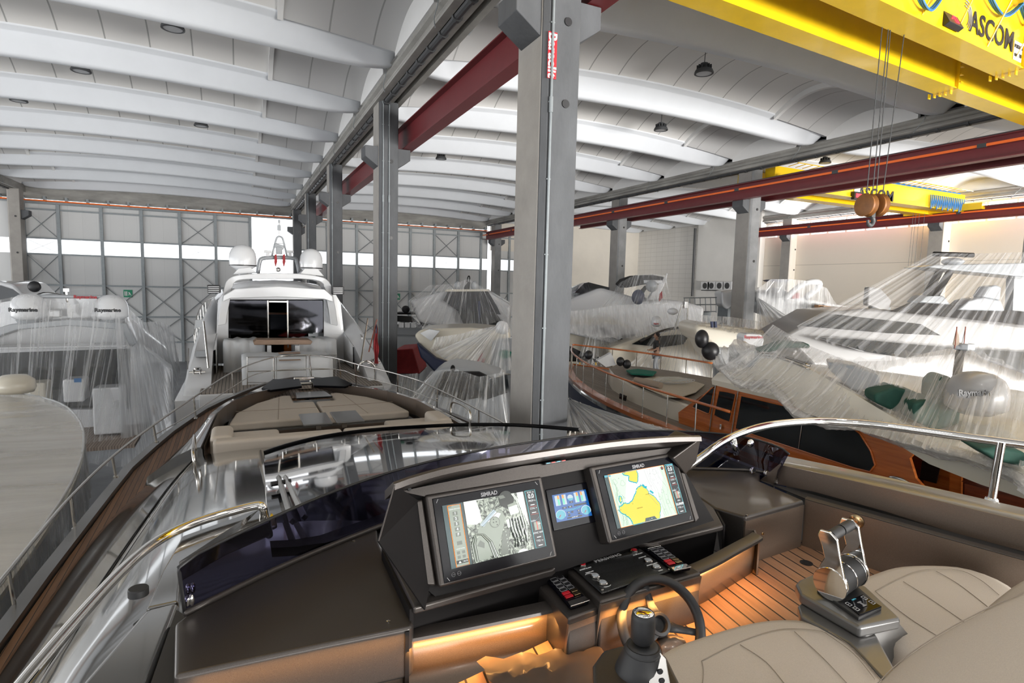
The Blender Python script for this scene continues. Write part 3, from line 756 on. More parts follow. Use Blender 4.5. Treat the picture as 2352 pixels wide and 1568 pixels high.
# ================================================================== OUR YACHT (seen from its flybridge)
XC = 1.33
def A(px, py, z): return at(px, py, z=z)
def pl(zs, *q):
    """points on the horizontal plane zs below the eye (a pair zs = from, to changes it along the line)"""
    n = len(q); r = []
    for i, (x, y) in enumerate(q):
        z = zs if not isinstance(zs, tuple) else lerp(zs[0], zs[1], i / (n - 1)); r.append(at(x, y, z=z))
    return r
def mir(p): return V((2 * XC - p.x, p.y, p.z))
boat = thing('motor_yacht', 'silver grey sport yacht in the foreground with teak side deck and bow sunpad', 'yacht', (XC, 4, 0))
def tab(y, T):
    if y <= T[0][0]: return T[0][1]
    for (a, b), (c, d) in zip(T, T[1:]):
        if y <= c: return lerp(b, d, (y - a) / (c - a))
    return T[-1][1]
BH = [(-6, 2.9), (2, 3.02), (5.4, 2.98), (7.0, 2.88), (8.9, 2.76), (10.5, 2.50), (12.2, 2.03), (13.3, 1.55), (14.2, 1.05), (14.9, .55), (15.25, .02)]
ZD = [(-6, -2.72), (5, -2.64), (10, -2.58), (15.3, -2.42)]
TI = [(-6, 2.86), (2, 2.90), (4.9, 2.84), (6.2, 2.78), (7.0, 2.73), (7.9, 2.55), (10.0, 2.10), (12.2, 1.62), (13.3, 1.2), (14.2, .75), (14.9, .35), (15.2, .01)]
BH = [(a, b) for a, b in BH]
ys = [-6, -3, 0, 2, 3.5, 5, 6, 7, 8, 9, 10, 10.8, 11.6, 12.3, 13, 13.6, 14.2, 14.6, 14.95, 15.2]
# hull sides and underbody
rows = []
for y in ys:
    b = tab(y, BH); z = tab(y, ZD); k = max(0, (y - 6) / 9.2)
    half = [(b, z + .06), (b + .02, z - .10), (b * (1 - .10 * k), z - .9), (b * (.93 - .35 * k), z - 2.0), (b * (.86 - .6 * k), z - 2.7 + .1 * k), (b * .4 * (1 - k), z - 3.25 + .5 * k), (0, z - 3.6 + .9 * k * k)]
    rows.append([W(XC - x, y, zz) for x, zz in half] + [W(XC + x, y, zz) for x, zz in half[::-1][1:]])
MB().loft(rows, False, True).build('hull', 'silver_hull', boat, smooth='auto')
def strip(fa, fb, za, zb, name, mt_, side, th=.03):
    rws = []
    for y in ys:
        a, b = fa(y), fb(y); rws.append([W(XC + side * a, y, za(y)), W(XC + side * b, y, zb(y)), W(XC + side * b, y, zb(y) - th), W(XC + side * a, y, za(y) - th)])
    return MB().loft(rws, True, True).build(name, mt_, boat)
zd = lambda y: tab(y, ZD)
for s in (-1, 1):
    strip(lambda y: tab(y, BH) + .01, lambda y: max(0, tab(y, BH) - .10), lambda y: zd(y) + .06, lambda y: zd(y) + .06, 'toe_rail', 'silver_matte', s, .07)
    strip(lambda y: max(0, tab(y, BH) - .11), lambda y: max(0, tab(y, TI) - .75) if y < 12.5 else 0, lambda y: zd(y) + .0, lambda y: zd(y), 'side_deck', 'teak_side', s)
# coachroof: glossy shoulder, knuckle and roof
def sect(y):
    ti = tab(y, TI) - .05
    k = tab(y, [(-6, 0), (8, 0), (14, 1)])
    zt = -1.45 - max(0, (y - 2.6)) * .142
    z0 = zd(y) - .01; w = tab(y, [(-6, 1.92), (2.5, 1.90), (4.5, 1.86), (6.5, 1.80), (8.4, 1.72), (10.2, 1.60), (12, 1.15), (13.2, .75), (14.2, .3)])
    h = zt - z0
    return [(ti, z0), (ti - .02, z0 + .14 * h), (lerp(ti, w, .30), z0 + .40 * h), (lerp(ti, w, .52), z0 + .66 * h), (lerp(ti, w, .60), z0 + .72 * h), (lerp(ti, w, .78), z0 + .86 * h), (lerp(ti, w, .84), z0 + .90 * h), (w, zt), (w - .30, zt + .02), (w - .34, zt + .02), (w * .3, zt + .03)]
ysr = [-2, 0, 1, 2, 2.6, 3.2, 4, 4.8, 5.6, 6.4, 7.2, 8.0, 8.35]
for s in (-1, 1):
    rows = []
    for y in ysr:
        q = sect(y)
        if y < 2.6: q = q[:9]+ [(q[8][0] - .04, q[8][1] - .25), (q[8][0] - .05, q[8][1] - .7)]
        rows.append([W(XC + s * a, y, b) for a, b in q])
    o = MB().loft(rows).build('coachroof_side', 'silver_hull', boat, smooth=True, sub=1)
    for k_ in (5, 6):
        MB().tube(spline([W(XC + s * (sect(y)[k_][0] + .004), y, sect(y)[k_][1] + .002) for y in ysr[2:]], 3), .006, 5).build('panel_seam', 'steel' if k_ == 6 else 'dash_dark', boat, smooth=True)
# raised foredeck around the cockpit sofa and the sunpad
ysf = [8.3, 9, 9.8, 10.4, 11, 11.6, 12.2, 12.8, 13.3, 13.8, 14.1]
for s in (-1, 1):
    rows = []
    for y in ysf:
        q = sect(y); wi = tab(y, [(8.3, 1.78), (10.5, 1.66), (11.5, 1.45), (12.4, 1.05), (13.2, .6), (14.1, .15)])
        ti = q[0][0]; zt = tab(y, [(8.3, -2.16), (10, -2.16), (12, -2.20), (14.1, -2.34)])
        rows.append([W(XC + s * a, y, b) for a, b in ((ti, zd(y)), (ti - .02, zd(y) + .12), (lerp(ti, wi, .5), zt - .10), (wi + .10, zt), (wi + .02, zt), (wi, zt - .03), (wi - .03, zt - .40))])
    MB().loft(rows, False, True).build('foredeck_side', 'silver_hull', boat, smooth='auto')
    # matt dark coaming lining
    MB().loft([[W(XC + s * (tab(y, [(8.3, 1.76), (10.5, 1.64), (11.5, 1.43), (12.4, 1.03), (13.2, .58), (14.1, .14)])), y, z) for z in (tab(y, [(8.3, -2.14), (10, -2.14), (12, -2.19), (14.1, -2.33)]), -2.75)] for y in ysf]).build('coaming', 'dash_gloss', boat)
# floor of the bow lounge and black hatch wings on the bow
MB().prism([W(XC - 1.7, 8.3, -2.72), W(XC + 1.7, 8.3, -2.72), W(XC + 1.65, 10.6, -2.72), W(XC + .9, 12.8, -2.72), W(XC - .9, 12.8, -2.72), W(XC - 1.65, 10.6, -2.72)], (0, 0, .03)).build('lounge_sole', 'dash_dark', boat)
m = MB()
for s in (-1, 1):
    a = W(XC + s * .12, 13.0, -2.28); m.prism([a, a + V((s * .62, -.30, 0)), a + V((s * .80, -.1, .02)), a + V((s * .55, .5, .10)), a + V((0, .55, .06))], (0, 0, .05))
    m.build('anchor_locker_lid', 'black_gloss', boat, bevel=.01); m = MB()
MB().span(W(XC - .9, 12.9, -2.47), W(XC + .9, 14.3, -2.44)).build('bow_deck', 'teak_grey', boat)
MB().span(W(XC - .16, 13.6, -2.42), W(XC + .16, 14.1, -2.26)).tube([W(XC - .22, 13.8, -2.2), W(XC + .22, 13.8, -2.2)], .05).build('windlass', 'chrome', boat, bevel=.02)
MB().prism([W(XC - .33, 11.85, -2.30), W(XC + .35, 11.85, -2.30), W(XC + .28, 12.5, -2.3), W(XC - .3, 12.5, -2.3)], (0, 0, .03)).build('bow_hatch', 'black_gloss', boat, bevel=.01)
# grab rails on the roof beside the sofa
for s in (-1, 1):
    g = [W(XC - 1.78, 7.0, -2.14), W(XC - 1.80, 7.05, -1.86), W(XC - 1.84, 7.9, -1.90), W(XC - 1.84, 8.0, -2.12)]
    if s > 0: g = [mir(p) + V((0, 1.0, -.02)) for p in g]
    MB().tube(spline(g, 5), .018, 8).build('grab_rail', 'steel', boat, smooth=True)

# bow rail
rpts = [(-260, 1660, -2.36), (-120, 1480, -2.33), (0, 1335, -2.3), (75, 1243, -2.28), (163, 1140, -2.24), (258, 1048, -2.19), (352, 976, -2.12), (445, 912, -2.04), (533, 855, -1.95), (600, 828, -1.88), (650, 817, -1.82), (700, 815, -1.80), (745, 818, -1.82), (778, 824, -1.85),
        (815, 835, -1.88), (870, 848, -1.93), (913, 859, -1.96), (960, 873, -2.0), (1004, 893, -2.03), (1060, 920, -2.06), (1100, 941, -2.09), (1160, 972, -2.12), (1230, 1010, -2.16)]
rl = spline([A(x, y, z) for x, y, z in rpts], 4)
MB().tube(rl, .016, 8).build('rail_tube', 'steel', boat, smooth=True)
def foot(tx, ty, tz, bx, by):
    t = A(tx, ty, tz); b = at(bx, by, y=t.y); zz = max(b.z, CZ + tab(t.y, ZD) + .05) if False else b.z
    return t, V((lerp(t.x, b.x, .6), t.y, zz))
for q in ((20, 1312, -2.30, 40, 1397), (163, 1140, -2.24, 176, 1216), (258, 1048, -2.19, 271, 1096), (352, 976, -2.12, 364, 1016), (445, 912, -2.04, 452, 961), (533, 855, -1.95, 540, 912), (629, 821, -1.85, 630, 886), (710, 816, -1.8, 722, 884),
          (778, 824, -1.85, 791, 884), (815, 835, -1.88, 822, 892), (913, 859, -1.96, 914, 914), (1004, 893, -2.03, 1004, 950), (1100, 941, -2.09, 1099, 985)):
    t, b = foot(*q); MB().tube([t, b], .015, 8).lathe([(.03, 0), (.03, .02), (.016, .03)], b, 10).build('stanchion', 'steel', boat, smooth='auto')
w = [A(352, 1000, -2.28), A(410, 968, -2.25), A(447, 945, -2.22), A(537, 887, -2.15), A(580, 862, -2.08), A(630, 851, -2.04), A(716, 846, -2.0), A(785, 850, -2.04), A(818, 862, -2.08), A(914, 886, -2.16), A(1004, 921, -2.24)]
MB().tube(spline(w, 4), .008, 6).build('guard_wire', 'steel', boat, smooth=True)

# ---- cushions of the bow lounge (loose cushions: things of their own)
def cushion(name, label, cat, pts, th, group=None, mt_='cushion', bev=.04, seams=None):
    t = thing(name, label, cat, sum(pts, V((0, 0, 0))) / len(pts) - V((0, 0, th)), group=group)
    m = MB().prism([p - V((0, 0, th)) for p in pts], (0, 0, th)); m.build('cover', mt_, t, bevel=bev, seg=4)
    if seams:
        s = MB()
        for a, b in seams: s.tube([a + V((0, 0, .002)), b + V((0, 0, .002))], .005, 5)
        s.build('stitched_seam', 'beige_cloth', t)
    return t
z = -2.33
def C_(x, y, zz=z): return W(XC + x, y, zz)
Lp = [C_(-1.50, 10.3), C_(-.02, 10.30), C_(-.02, 11.75), C_(-.38, 11.75), C_(-.38, 12.5), C_(-.55, 12.55), C_(-1.05, 11.9), C_(-1.4, 11.1)]
cushion('sunpad_cushion', 'beige sunpad cushion on the port half of the bow lounge', 'cushion', Lp, .14, 'sunpad halves on the bow', seams=[(C_(-.75, 10.35), C_(-.62, 12.3)), (C_(-1.4, 11.2), C_(-.05, 11.15))])
Rp = [C_(-p.x + XC, p.y) for p in Lp][::-1]
cushion('sunpad_cushion', 'beige sunpad cushion on the starboard half, nearer the second column', 'cushion', Rp, .14, 'sunpad halves on the bow', seams=[(C_(.75, 10.35), C_(.62, 12.3)), (C_(1.4, 11.2), C_(.05, 11.15))])
MB().prism([C_(-1.56, 10.22, -2.49), C_(1.56, 10.22, -2.49), C_(1.5, 11.2, -2.49), C_(.9, 12.6, -2.49), C_(-.9, 12.6, -2.49), C_(-1.5, 11.2, -2.49)], (0, 0, .025)).build('sunpad_base', 'silver_matte', boat)
MB().span(C_(-1.5, 10.2, -2.72), C_(1.5, 10.26, -2.48)).build('sunpad_front', 'dash_gloss', boat)
for s, side in ((-1, 'port'), (1, 'starboard')):
    t = thing('bow_sofa', 'beige sofa half on the %s side behind the sunpad, with end bolster' % side, 'sofa', W(XC + s * .9, 8.7, -2.6), group='bow lounge sofas')
    x0, x1 = sorted((s * .01, s * 1.66))
    MB().span(C_(x0, 8.28, -2.42), C_(x1, 8.50, -2.10)).build('backrest', 'cushion', t, bevel=.05, seg=4)
    a, b = sorted((s * .80, s * 1.66))
    MB().span(C_(a, 8.50, -2.42), C_(b, 9.35, -2.24)).build('seat', 'cushion', t, bevel=.05, seg=4)
    a, b = sorted((s * 1.42, s * 1.70)); MB().span(C_(a, 8.48, -2.40), C_(b, 9.15, -2.08)).build('bolster', 'cushion', t, bevel=.07, seg=4)
    a, b = sorted((s * .05, s * 1.6)); MB().span(C_(a, 8.5, -2.72), C_(b, 9.2, -2.42)).build('base', 'dash_gloss', t)
    q = [A(690, 965, -2.2), A(745, 985, -2.2)]
    x0, x1 = sorted((s * .03, s * .46))
    tt = thing('lounge_table', ['', 'grey folding deck table at the starboard side of the pair', 'grey folding deck table at the port side of the pair'][s], 'table', C_(s * .25, 9.4, -2.7), group='pair of grey lounge tables between sofa and sunpad')
    MB().prism([C_(x0, 9.15, -2.2), C_(x1, 9.15, -2.2), C_(x1, 9.95, -2.2), C_(x0, 9.95, -2.2)], (0, 0, .03)).build('table_top', 'silver_matte', tt, bevel=.012)
    MB().span(C_(s * .20 - .04, 9.5, -2.70), C_(s * .20 + .04, 9.58, -2.2)).build('leg', 'steel', tt)

# ---- main windscreen: one dark glossy pane running under the flybridge screen
far = spline([A(605, 1040, -2.02), A(660, 1022, -2.05), A(740, 1003, -2.08), A(850, 987, -2.10), A(1000, 977, -2.10), A(1100, 974, -2.10), A(1200, 976, -2.08), A(1330, 986, -2.0)], 4)
far = resamp(far, 24)
near = resamp(spline([A(618, 1240, -1.62), W(.5, 3.72, -1.60), W(1.2, 3.95, -1.58), W(2.0, 3.95, -1.58), W(2.8, 3.7, -1.60), W(3.25, 3.2, -1.60)], 4), 24)
rows = [[a.lerp(b, t) + V((0, 0, .05 * sin(pi * t))) for a, b in zip(far, near)] for t in [i / 8 for i in range(9)]]
MB().loft(rows).build('windscreen', 'glass_mirror', boat, smooth=True)
MB().loft([[p + V((0, 0, .02)), p + V((0, -.05, .035)), p + V((0, .10, .0)), p + V((0, .08, -.05))] for p in far], True).build('windscreen_trim', 'black_rubber', boat)
rows = [[p + V((0, 0, .012)) for p in near], [p + V((0, -.35, .10)) for p in near]]
MB().loft([[a.lerp(b, t) for a, b in zip(rows[0], rows[1])] for t in (0, .5, 1)]).build('flybridge_fairing', 'black_gloss', boat)
fb = [near[i] + V((0, -.35, .10)) for i in range(24)]
# stainless edge strip and wiper arms
MB().tube([A(600, 1038, -2.0), A(607, 1075, -1.93), A(614, 1120, -1.85), A(628, 1215, -1.64)], .03, 8).build('edge_strip', 'steel', boat, smooth=True)
for (a, b, c) in (((640, 1108), (672, 1215), -1.70), ((655, 1108), (700, 1205), -1.70)):
    p, q = A(*a, c - .02), A(*b, c + .12); MB().tube([p + V((0, 0, .05)), q + V((0, 0, .05))], .022, 4).build('wiper_arm', 'steel', boat)
MB().tube([A(622, 1112, -1.66), A(668, 1104, -1.66)], .02, 6).build('wiper_pivot', 'black_rubber', boat)
for q in (((612, 1110), (640, 1118), (690, 1100), (665, 1090)), ((748, 1069), (765, 1080), (800, 1072), (790, 1060))):
    MB().prism([A(x, y, -1.88) for x, y in q], (0, 0, .05)).build('vent_cowl', 'black_gloss', boat, bevel=.01)
# puck (closed gauge cover) on the side deck fairing
MB().lathe([(.01, .035), (.038, .035), (.042, .03), (.042, 0)], A(318, 1366, -1.44), 20).build('filler_cap', 'black_rubber', boat, smooth='auto')

# ---- stainless hand rails beside the helm
hl = spline([A(-40, 1690, -1.10), A(60, 1560, -1.10), A(200, 1395, -1.10), A(290, 1300, -1.10), A(360, 1243, -1.10), A(440, 1203, -1.10), A(540, 1172, -1.10), A(592, 1160, -1.10), A(603, 1165, -1.11), A(607, 1178, -1.15), A(612, 1200, -1.22), A(618, 1228, -1.36)], 5)
MB().tube(hl, .021, 12).build('hand_rail', 'chrome', boat, smooth=True)
hr = spline([A(1560, 1085, -.93), A(1610, 1050, -.86), A(1660, 1015, -.80), A(1715, 990, -.76), A(1780, 974, -.73), A(1880, 967, -.72), A(1990, 973, -.72), A(2100, 987, -.72), A(2230, 1005, -.72), A(2352, 1021, -.72), A(2500, 1042, -.72)], 5)
MB().tube(hr, .021, 12).build('hand_rail', 'chrome', boat, smooth=True)
t0 = A(2300, 1015, -.72); b0_ = at(2275, 1168, y=t0.y + .02)
MB().tube([t0, b0_], .019, 12).lathe([(.03, 0), (.03, .05), (.024, .06)], b0_, 14).build('rail_post', 'chrome', boat, smooth='auto')
t0 = A(1683, 1008, -.79); MB().tube([t0, at(1692, 1042, y=t0.y)], .018, 8).build('rail_post', 'chrome', boat, smooth=True)

# ================================================================== THE HELM
# --- dash top left of the console
dash = thing('dashboard', 'dark metallic brown dash moulding spanning the helm beneath the tinted screen', 'dashboard', W(.3, 2.0, -1.25))
ZT = -1.0
def PZ(q, z): return [A(x, y, z) for x, y in q]
base_curve = spline([A(432, 1408, ZT), W(.05, 2.06, ZT), W(.50, 2.31, ZT), W(.95, 2.48, ZT), W(1.45, 2.53, ZT), W(1.95, 2.42, ZT), A(1745, 1100, ZT)], 4)
top = PZ([(275, 1568 - 0), (399, 1551), (945, 1437)], ZT)[1:] 
tl = [A(399, 1553, ZT), A(560, 1518, ZT), A(750, 1478, ZT), A(945, 1439, ZT), A(950, 1428, ZT), A(905, 1330, ZT), A(868, 1240, ZT)] + [p for p in base_curve[::-1] if p.x < .56] + [A(402, 1430, ZT)]
m = MB().prism([p - V((0, 0, .16)) for p in tl], (0, 0, .16)); m.build('dash_left', 'dash_top', dash, bevel=.012, seg=3)
# amber lit front panel under the left dash
fl = [A(399, 1556, ZT), A(945, 1441, ZT)]
dz = V((0, 0, -.34)); bk = V((.0, .02, 0))
MB().prism([fl[0] + V((0, .012, -.02)), fl[1] + V((-.02, .012, -.02)), fl[1] + V((-.02, .03, -.42)), fl[0] + V((0, .03, -.42))], (0, .03, 0)).build('front_panel', 'dash_gloss', dash)
MB().prism([A(945, 1441, ZT) + V((-.018, .0, -.01)), A(950, 1428, ZT) + V((-.018, .03, -.01)), A(950, 1428, ZT) + V((-.018, .03, -.4)), A(945, 1441, ZT) + V((-.018, .0, -.4))], (.012, 0, 0)).build('end_panel', 'dash_dark', dash)
# black gap strip and the grey coaming outside it
g0, g1 = [A(410, 1408, -1.02), A(345, 1620, -1.02)], [A(398, 1430, -1.0), A(398, 1640, -1.0)]
MB().prism([A(405, 1400, -1.03), A(425, 1412, -1.03), A(402, 1552, -1.03), A(378, 1700, -1.03), A(300, 1700, -1.03)], (0, 0, -.12)).build('gap_channel', 'black_rubber', dash)
co = thing('side_coaming', 'smooth grey coaming strip left of the dash running back out of the picture', 'coaming', W(-.3, 2.2, -1.4))
ri = [A(333, 1398, -1.06), A(413, 1378, -1.06), A(402, 1408, -1.06), A(330, 1600, -1.06), A(280, 1740, -1.06), A(30, 1740, -1.06), A(180, 1572, -1.06)]
MB().prism([p - V((0, 0, .10)) for p in ri], (0, 0, .10)).build('cap', 'silver_hull', co, bevel=.02, seg=3)
r2 = [A(418, 1230, -1.14), A(600, 1165, -1.14), A(620, 1195, -1.14), A(520, 1235, -1.14), A(418, 1290, -1.10), A(410, 1380, -1.08), A(335, 1396, -1.08), A(372, 1310, -1.12)]
MB().prism([p - V((0, 0, .08)) for p in r2], (0, 0, .08)).build('forward_cap', 'silver_hull', co, bevel=.01)
sc1 = MB()
for q in ((892, 1428), (812, 1243)): sc1 = MB().lathe([(.006, 0), (.006, .004), (.003, .005)], A(*q, ZT), 10); sc1.build('snap_button', 'steel', dash)
# --- dash right of the console
tr = [A(1712, 1186, ZT + .05), A(1848, 1149, ZT + .05), A(1745, 1104, ZT + .05)] + [V((p.x, p.y, CZ + ZT + .05)) for p in base_curve[::-1] if p.x > 1.5] + [A(1560, 1110, ZT + .05), A(1640, 1165, ZT + .05)]
MB().prism([p - V((0, 0, .20)) for p in tr], (0, 0, .20)).build('dash_right', 'dash_top', dash, bevel=.012, seg=3)
MB().prism([tr[0] + V((0, -.004, -.02)), tr[1] + V((-.005, -.004, -.02)), tr[1] + V((-.005, -.0, -.24)), tr[0] + V((0, 0, -.24))], (0, .02, 0)).build('front_panel', 'dash_gloss', dash)
MB().lathe([(.006, 0), (.006, .004), (.003, .005)], A(1715, 1196 - 12, ZT + .05), 10).build('snap_button', 'steel', dash)
def speaker(c, n, up, r, nm, par, mt_='bronze'):
    f = frame(c, n.cross(up), up); R = f.to_3x3()
    m = MB().lathe([(r, 0), (r, .003), (r * .93, .005), (r * .32, .004), (r * .30, .008), (r * .22, .008), (r * .2, .004), (.001, .004)], c, 28, R)
    m.build(nm, mt_, par, smooth='auto')
# --- tinted flybridge screen
ZS = -.80
topc = spline([A(410, 1303, ZS), A(424, 1289, ZS), A(470, 1262, ZS), A(600, 1200, ZS), A(750, 1135, ZS), A(900, 1083, ZS), A(1050, 1045, ZS), A(1200, 1018, ZS), A(1404, 992, ZS), A(1530, 989, ZS), A(1660, 996, ZS), A(1740, 1010, ZS), A(1797, 1030, ZS), A(1812, 1042, ZS)], 4)
N = 40
tc = resamp(topc, N)
bc = resamp(spline([A(424, 1408, ZT)] + base_curve[2:-2:3] + [A(1745, 1104, ZT), A(1776, 1132, ZT)], 4), N)
scn = thing('flybridge_screen', 'low wraparound windscreen of dark violet tinted acrylic around the helm', 'windscreen', W(1.3, 2.5, -1.0))
MB().loft([bc, [a.lerp(b, .5) + V((0, .012, 0)) for a, b in zip(bc, tc)], tc]).build('tinted_pane', 'glass_tinted', scn, smooth=True)
MB().tube([tc[0].lerp(bc[0], 1.0), tc[0].lerp(bc[0], .1)] + tc[:-1] + [tc[-1]], .0055, 6).build('edge_trim', 'black_rubber', scn, smooth=True)
MB().tube([p + V((0, -.012, .006)) for p in bc[:24]], .011, 8).build('base_rail', 'dash_top', scn, smooth=True)
MB().tube([p + V((0, -.012, .056)) for p in bc[27:]], .008, 8).build('base_rail', 'dash_top', scn, smooth=True)
for q, z in (((432, 1352), -.93), ((443, 1350), -.93), ((430, 1380), -.96), ((440, 1378), -.96)):
    c = A(*q, z); MB().ell(c, (.008, .006, .018), 10, 6).build('clamp_bolt', 'chrome', scn, smooth=True)
for q in ((1728, 1081), (1760, 1087)):
    c = A(*q, -.93); MB().lathe([(.018, 0), (.018, .006), (.012, .007), (.012, .012), (.001, .012)], c, 16, Matrix.Rotation(radians(70), 3, 'X') ).build('clamp_bolt', 'chrome', scn, smooth='auto')
c = A(1724, 1018, -.80); MB().ell(c, (.022, .014, .022), 12, 8).build('clamp_bolt', 'chrome', scn, smooth=True)
# --- instrument console
con = thing('helm_console', 'dark brown instrument console with an overhanging hood holding three screens', 'console', W(1.1, 1.9, -1.2))
Lq = [W(.522, 1.714, -.661), W(.957, 1.746, -.660), W(.975, 1.644, -.918), W(.539, 1.611, -.920)]
Rq = [W(1.151, 1.740, -.648), W(1.587, 1.781, -.649), W(1.609, 1.671, -.902), W(1.174, 1.631, -.901)]
u = (Rq[1] - Lq[0]).normalized(); vv = (Lq[3] - Lq[0]).normalized(); nn = u.cross(-vv).normalized()
if nn.y > 0: nn = -nn     # out of the screens, towards the helm seat
def lpt(x, y, d): return at(x, y, pl=(Lq[0] + nn * d, nn))
# hood: curved overhanging lip and cheeks
lipf = spline([lpt(905, 1112, .07), lpt(950, 1096, .07), lpt(1050, 1070, .07), lpt(1200, 1045, .07), lpt(1400, 1016, .07), lpt(1530, 1005, .07), lpt(1611, 1003, .07)], 4)
lipf = resamp(lipf, 26)
bkd = V((.0, .16, .035)); rows = []
up_ = -vv
for p in lipf:
    b = p + V((0, .12, -.06))
    rows.append([p, p + V((0, .010, .004)), b, b + V((0, .0, -.03)), p + nn * -.03 - up_ * .022, p + nn * -.004 - up_ * .017])
MB().loft(rows, True, True).build('hood_lip', 'dash_top', con, smooth='auto')
# back face behind the screens
bkp = [lpt(930, 1130, -.03), lpt(1060, 1086, -.03), lpt(1300, 1045, -.03), lpt(1590, 1020, -.03), lpt(1575, 1085, -.03), lpt(1640, 1195, -.03), lpt(1290, 1310, -.03), lpt(1000, 1370, -.03), lpt(880, 1262, -.03)]
MB().prism(bkp, nn * -.02).build('screen_panel', 'dash_dark', con)
up_a = [lpt(928, 1140, .02), lpt(1250, 1078, .02), lpt(1590, 1022, .02), lpt(1592, 1030, -.02), lpt(1355, 1075, -.02), lpt(1240, 1095, -.02), lpt(975, 1140, -.02)]
MB().prism([lpt(920, 1128, -.01), lpt(1200, 1070, -.01), lpt(1590, 1022, -.01), lpt(1600, 1040, -.01), lpt(1556, 1042, -.01), lpt(1354, 1075, -.01), lpt(1248, 1095, -.01), lpt(976, 1140, -.01)], nn * -.03).build('hood_face', 'dash_top', con)
# cheek on the left side of the hood
ck = [lpt(905, 1112, .07), lpt(868, 1243, .07), lpt(905, 1285, .05), lpt(940, 1330, .02), lpt(960, 1340, -.02), lpt(925, 1200, -.02), lpt(930, 1128, -.02)]
MB().prism([lpt(905, 1112, .07), lpt(868, 1243, .07), lpt(868, 1243, .07) + (lpt(868, 1243, .07) - CAMP) * .08, lpt(905, 1112, .07) + (lpt(905, 1112, .07) - CAMP) * .08], (.005, 0, 0)).build('cheek', 'dash_top', con, bevel=.002)
MB().add([lpt(907, 1114, .065), lpt(868, 1243, .065), lpt(975, 1400, .0), lpt(985, 1345, -.02), lpt(960, 1150, -.02)], [(0, 1, 2, 3, 4)]).build('inner_cheek', 'dash_dark', con, solid=.006)
MB().prism([lpt(1611, 1005, .07), lpt(1545, 1052, .03), lpt(1575, 1090, .0), lpt(1600, 1060, -.02)], (-.01, .14, 0)).build('cheek', 'dash_top', con, bevel=.006)
for q in ((940, 1123), (1590, 1017)):
    MB().lathe([(.006, 0), (.006, .003)], lpt(*q, -.008), 10, frame(V((0, 0, 0)), u, up_).to_3x3()).build('screw_cap', 'black_rubber', con)
c = lpt(1274, 1061, .0); MB().box(c, (.09, .01, .018), frame(V((0, 0, 0)), u, up_).to_3x3()).build('indicator_strip', 'glass_dark', con, bevel=.004)
for k in range(4): MB().box(c + u * (-.033 + k * .022) + nn * .006, (.014, .003, .009), frame(V((0, 0, 0)), u, up_).to_3x3()).build('indicator_light', ['scr_gauge', 'scr_red', 'scr_gauge', 'scr_red'][k], con)

# --- multifunction displays
def display(q, label, gq, sq, nm='chart_display', nx=0):
    pn = (q[1] - q[0]).normalized().cross((q[0] - q[3]).normalized())
    if pn.y > 0: pn = -pn
    t = thing(nm, label, 'display', (q[2] + q[3]) / 2)
    P = lambda x, y, d=0: at(x, y, pl=(q[0] + pn * d, pn))
    m = MB().prism([p for p in q], pn * -.06); m.build('surround', 'dash_top', t, bevel=.010, seg=3)
    g = [P(x, y, .003) for x, y in gq]; MB().prism(g, pn * -.008).build('glass_front', 'black_gloss', t, bevel=.002)
    return t, P, pn, g
GL = [(993.3, 1145.1), (1238.4, 1101.6), (1274.5, 1275.5), (1021, 1340.2)]
SL = [(1015.1, 1161.4), (1227.3, 1123.8), (1253.7, 1253.3), (1036.8, 1306.9)]
tL, PL, pnL, gL = display(Lq, 'left helm display showing the engine room camera picture', GL, SL)
GR = [(1367.9, 1078.7), (1549.7, 1046.4), (1593, 1193.1), (1407.5, 1240.7)]
SR = [(1386.9, 1092.2), (1543.1, 1064.3), (1575.1, 1175.8), (1417.7, 1213.9)]
tR, PR, pnR, gR = display(Rq, 'right helm display showing a yellow and pale green sea chart', GR, SR)
# stepped side wings of the left display
MB().prism([PL(944, 1152, -.015), PL(972, 1145, -.015), PL(1003, 1345, -.015), PL(975, 1345, -.015)], pnL * -.06).build('side_wing', 'dash_top', tL, bevel=.008, seg=3)
MB().prism([PR(1552, 1045, -.02), PR(1562, 1050, -.02), PR(1607, 1190, -.02), PR(1598, 1200, -.02)], pnR * -.05).build('side_wing', 'dash_top', tR, bevel=.005)
class Scr:
    """draws flat lit shapes on a screen, in unit coordinates: x 0..1 left to right, y 0..1 top to bottom"""
    def __init__(s, P, sq, t, pn): s.c = [P(x, y, .0045) for x, y in sq]; s.t = t; s.pn = pn; s.k = 0
    def p(s, x, y, d=0): return s.c[0].lerp(s.c[1], x).lerp(s.c[3].lerp(s.c[2], x), y) + s.pn * d
    def poly(s, pts, m, nm, lv=1): MB().poly([s.p(x, y, .0004 * lv) for x, y in pts]).build(nm, m, s.t)
    root = False
    def rects(s, rs, m, nm, lv=2):
        b = MB()
        for x0, y0, x1, y1 in rs: b.poly([s.p(x0, y0, .0004 * lv), s.p(x1, y0, .0004 * lv), s.p(x1, y1, .0004 * lv), s.p(x0, y1, .0004 * lv)])
        o = b.build(nm, m, s.t)
        if not s.root: s.t = o; s.root = True
    def lines(s, ls, m, nm, r=.0007, lv=3):
        b = MB()
        for l in ls: b.tube([s.p(x, y, .0004 * lv) for x, y in l], r, 4, caps=False)
        b.build(nm, m, s.t)
    def txt(s, tx, x, y, size, m='scr_text', lv=4, sx=1, align='CENTER', bold=0):
        text(tx, 'lettering', m, size, frame(s.p(x, y, .0004 * lv), s.c[1] - s.c[0], s.c[0] - s.c[3]), s.t, .0001, align, sx, bold=bold)
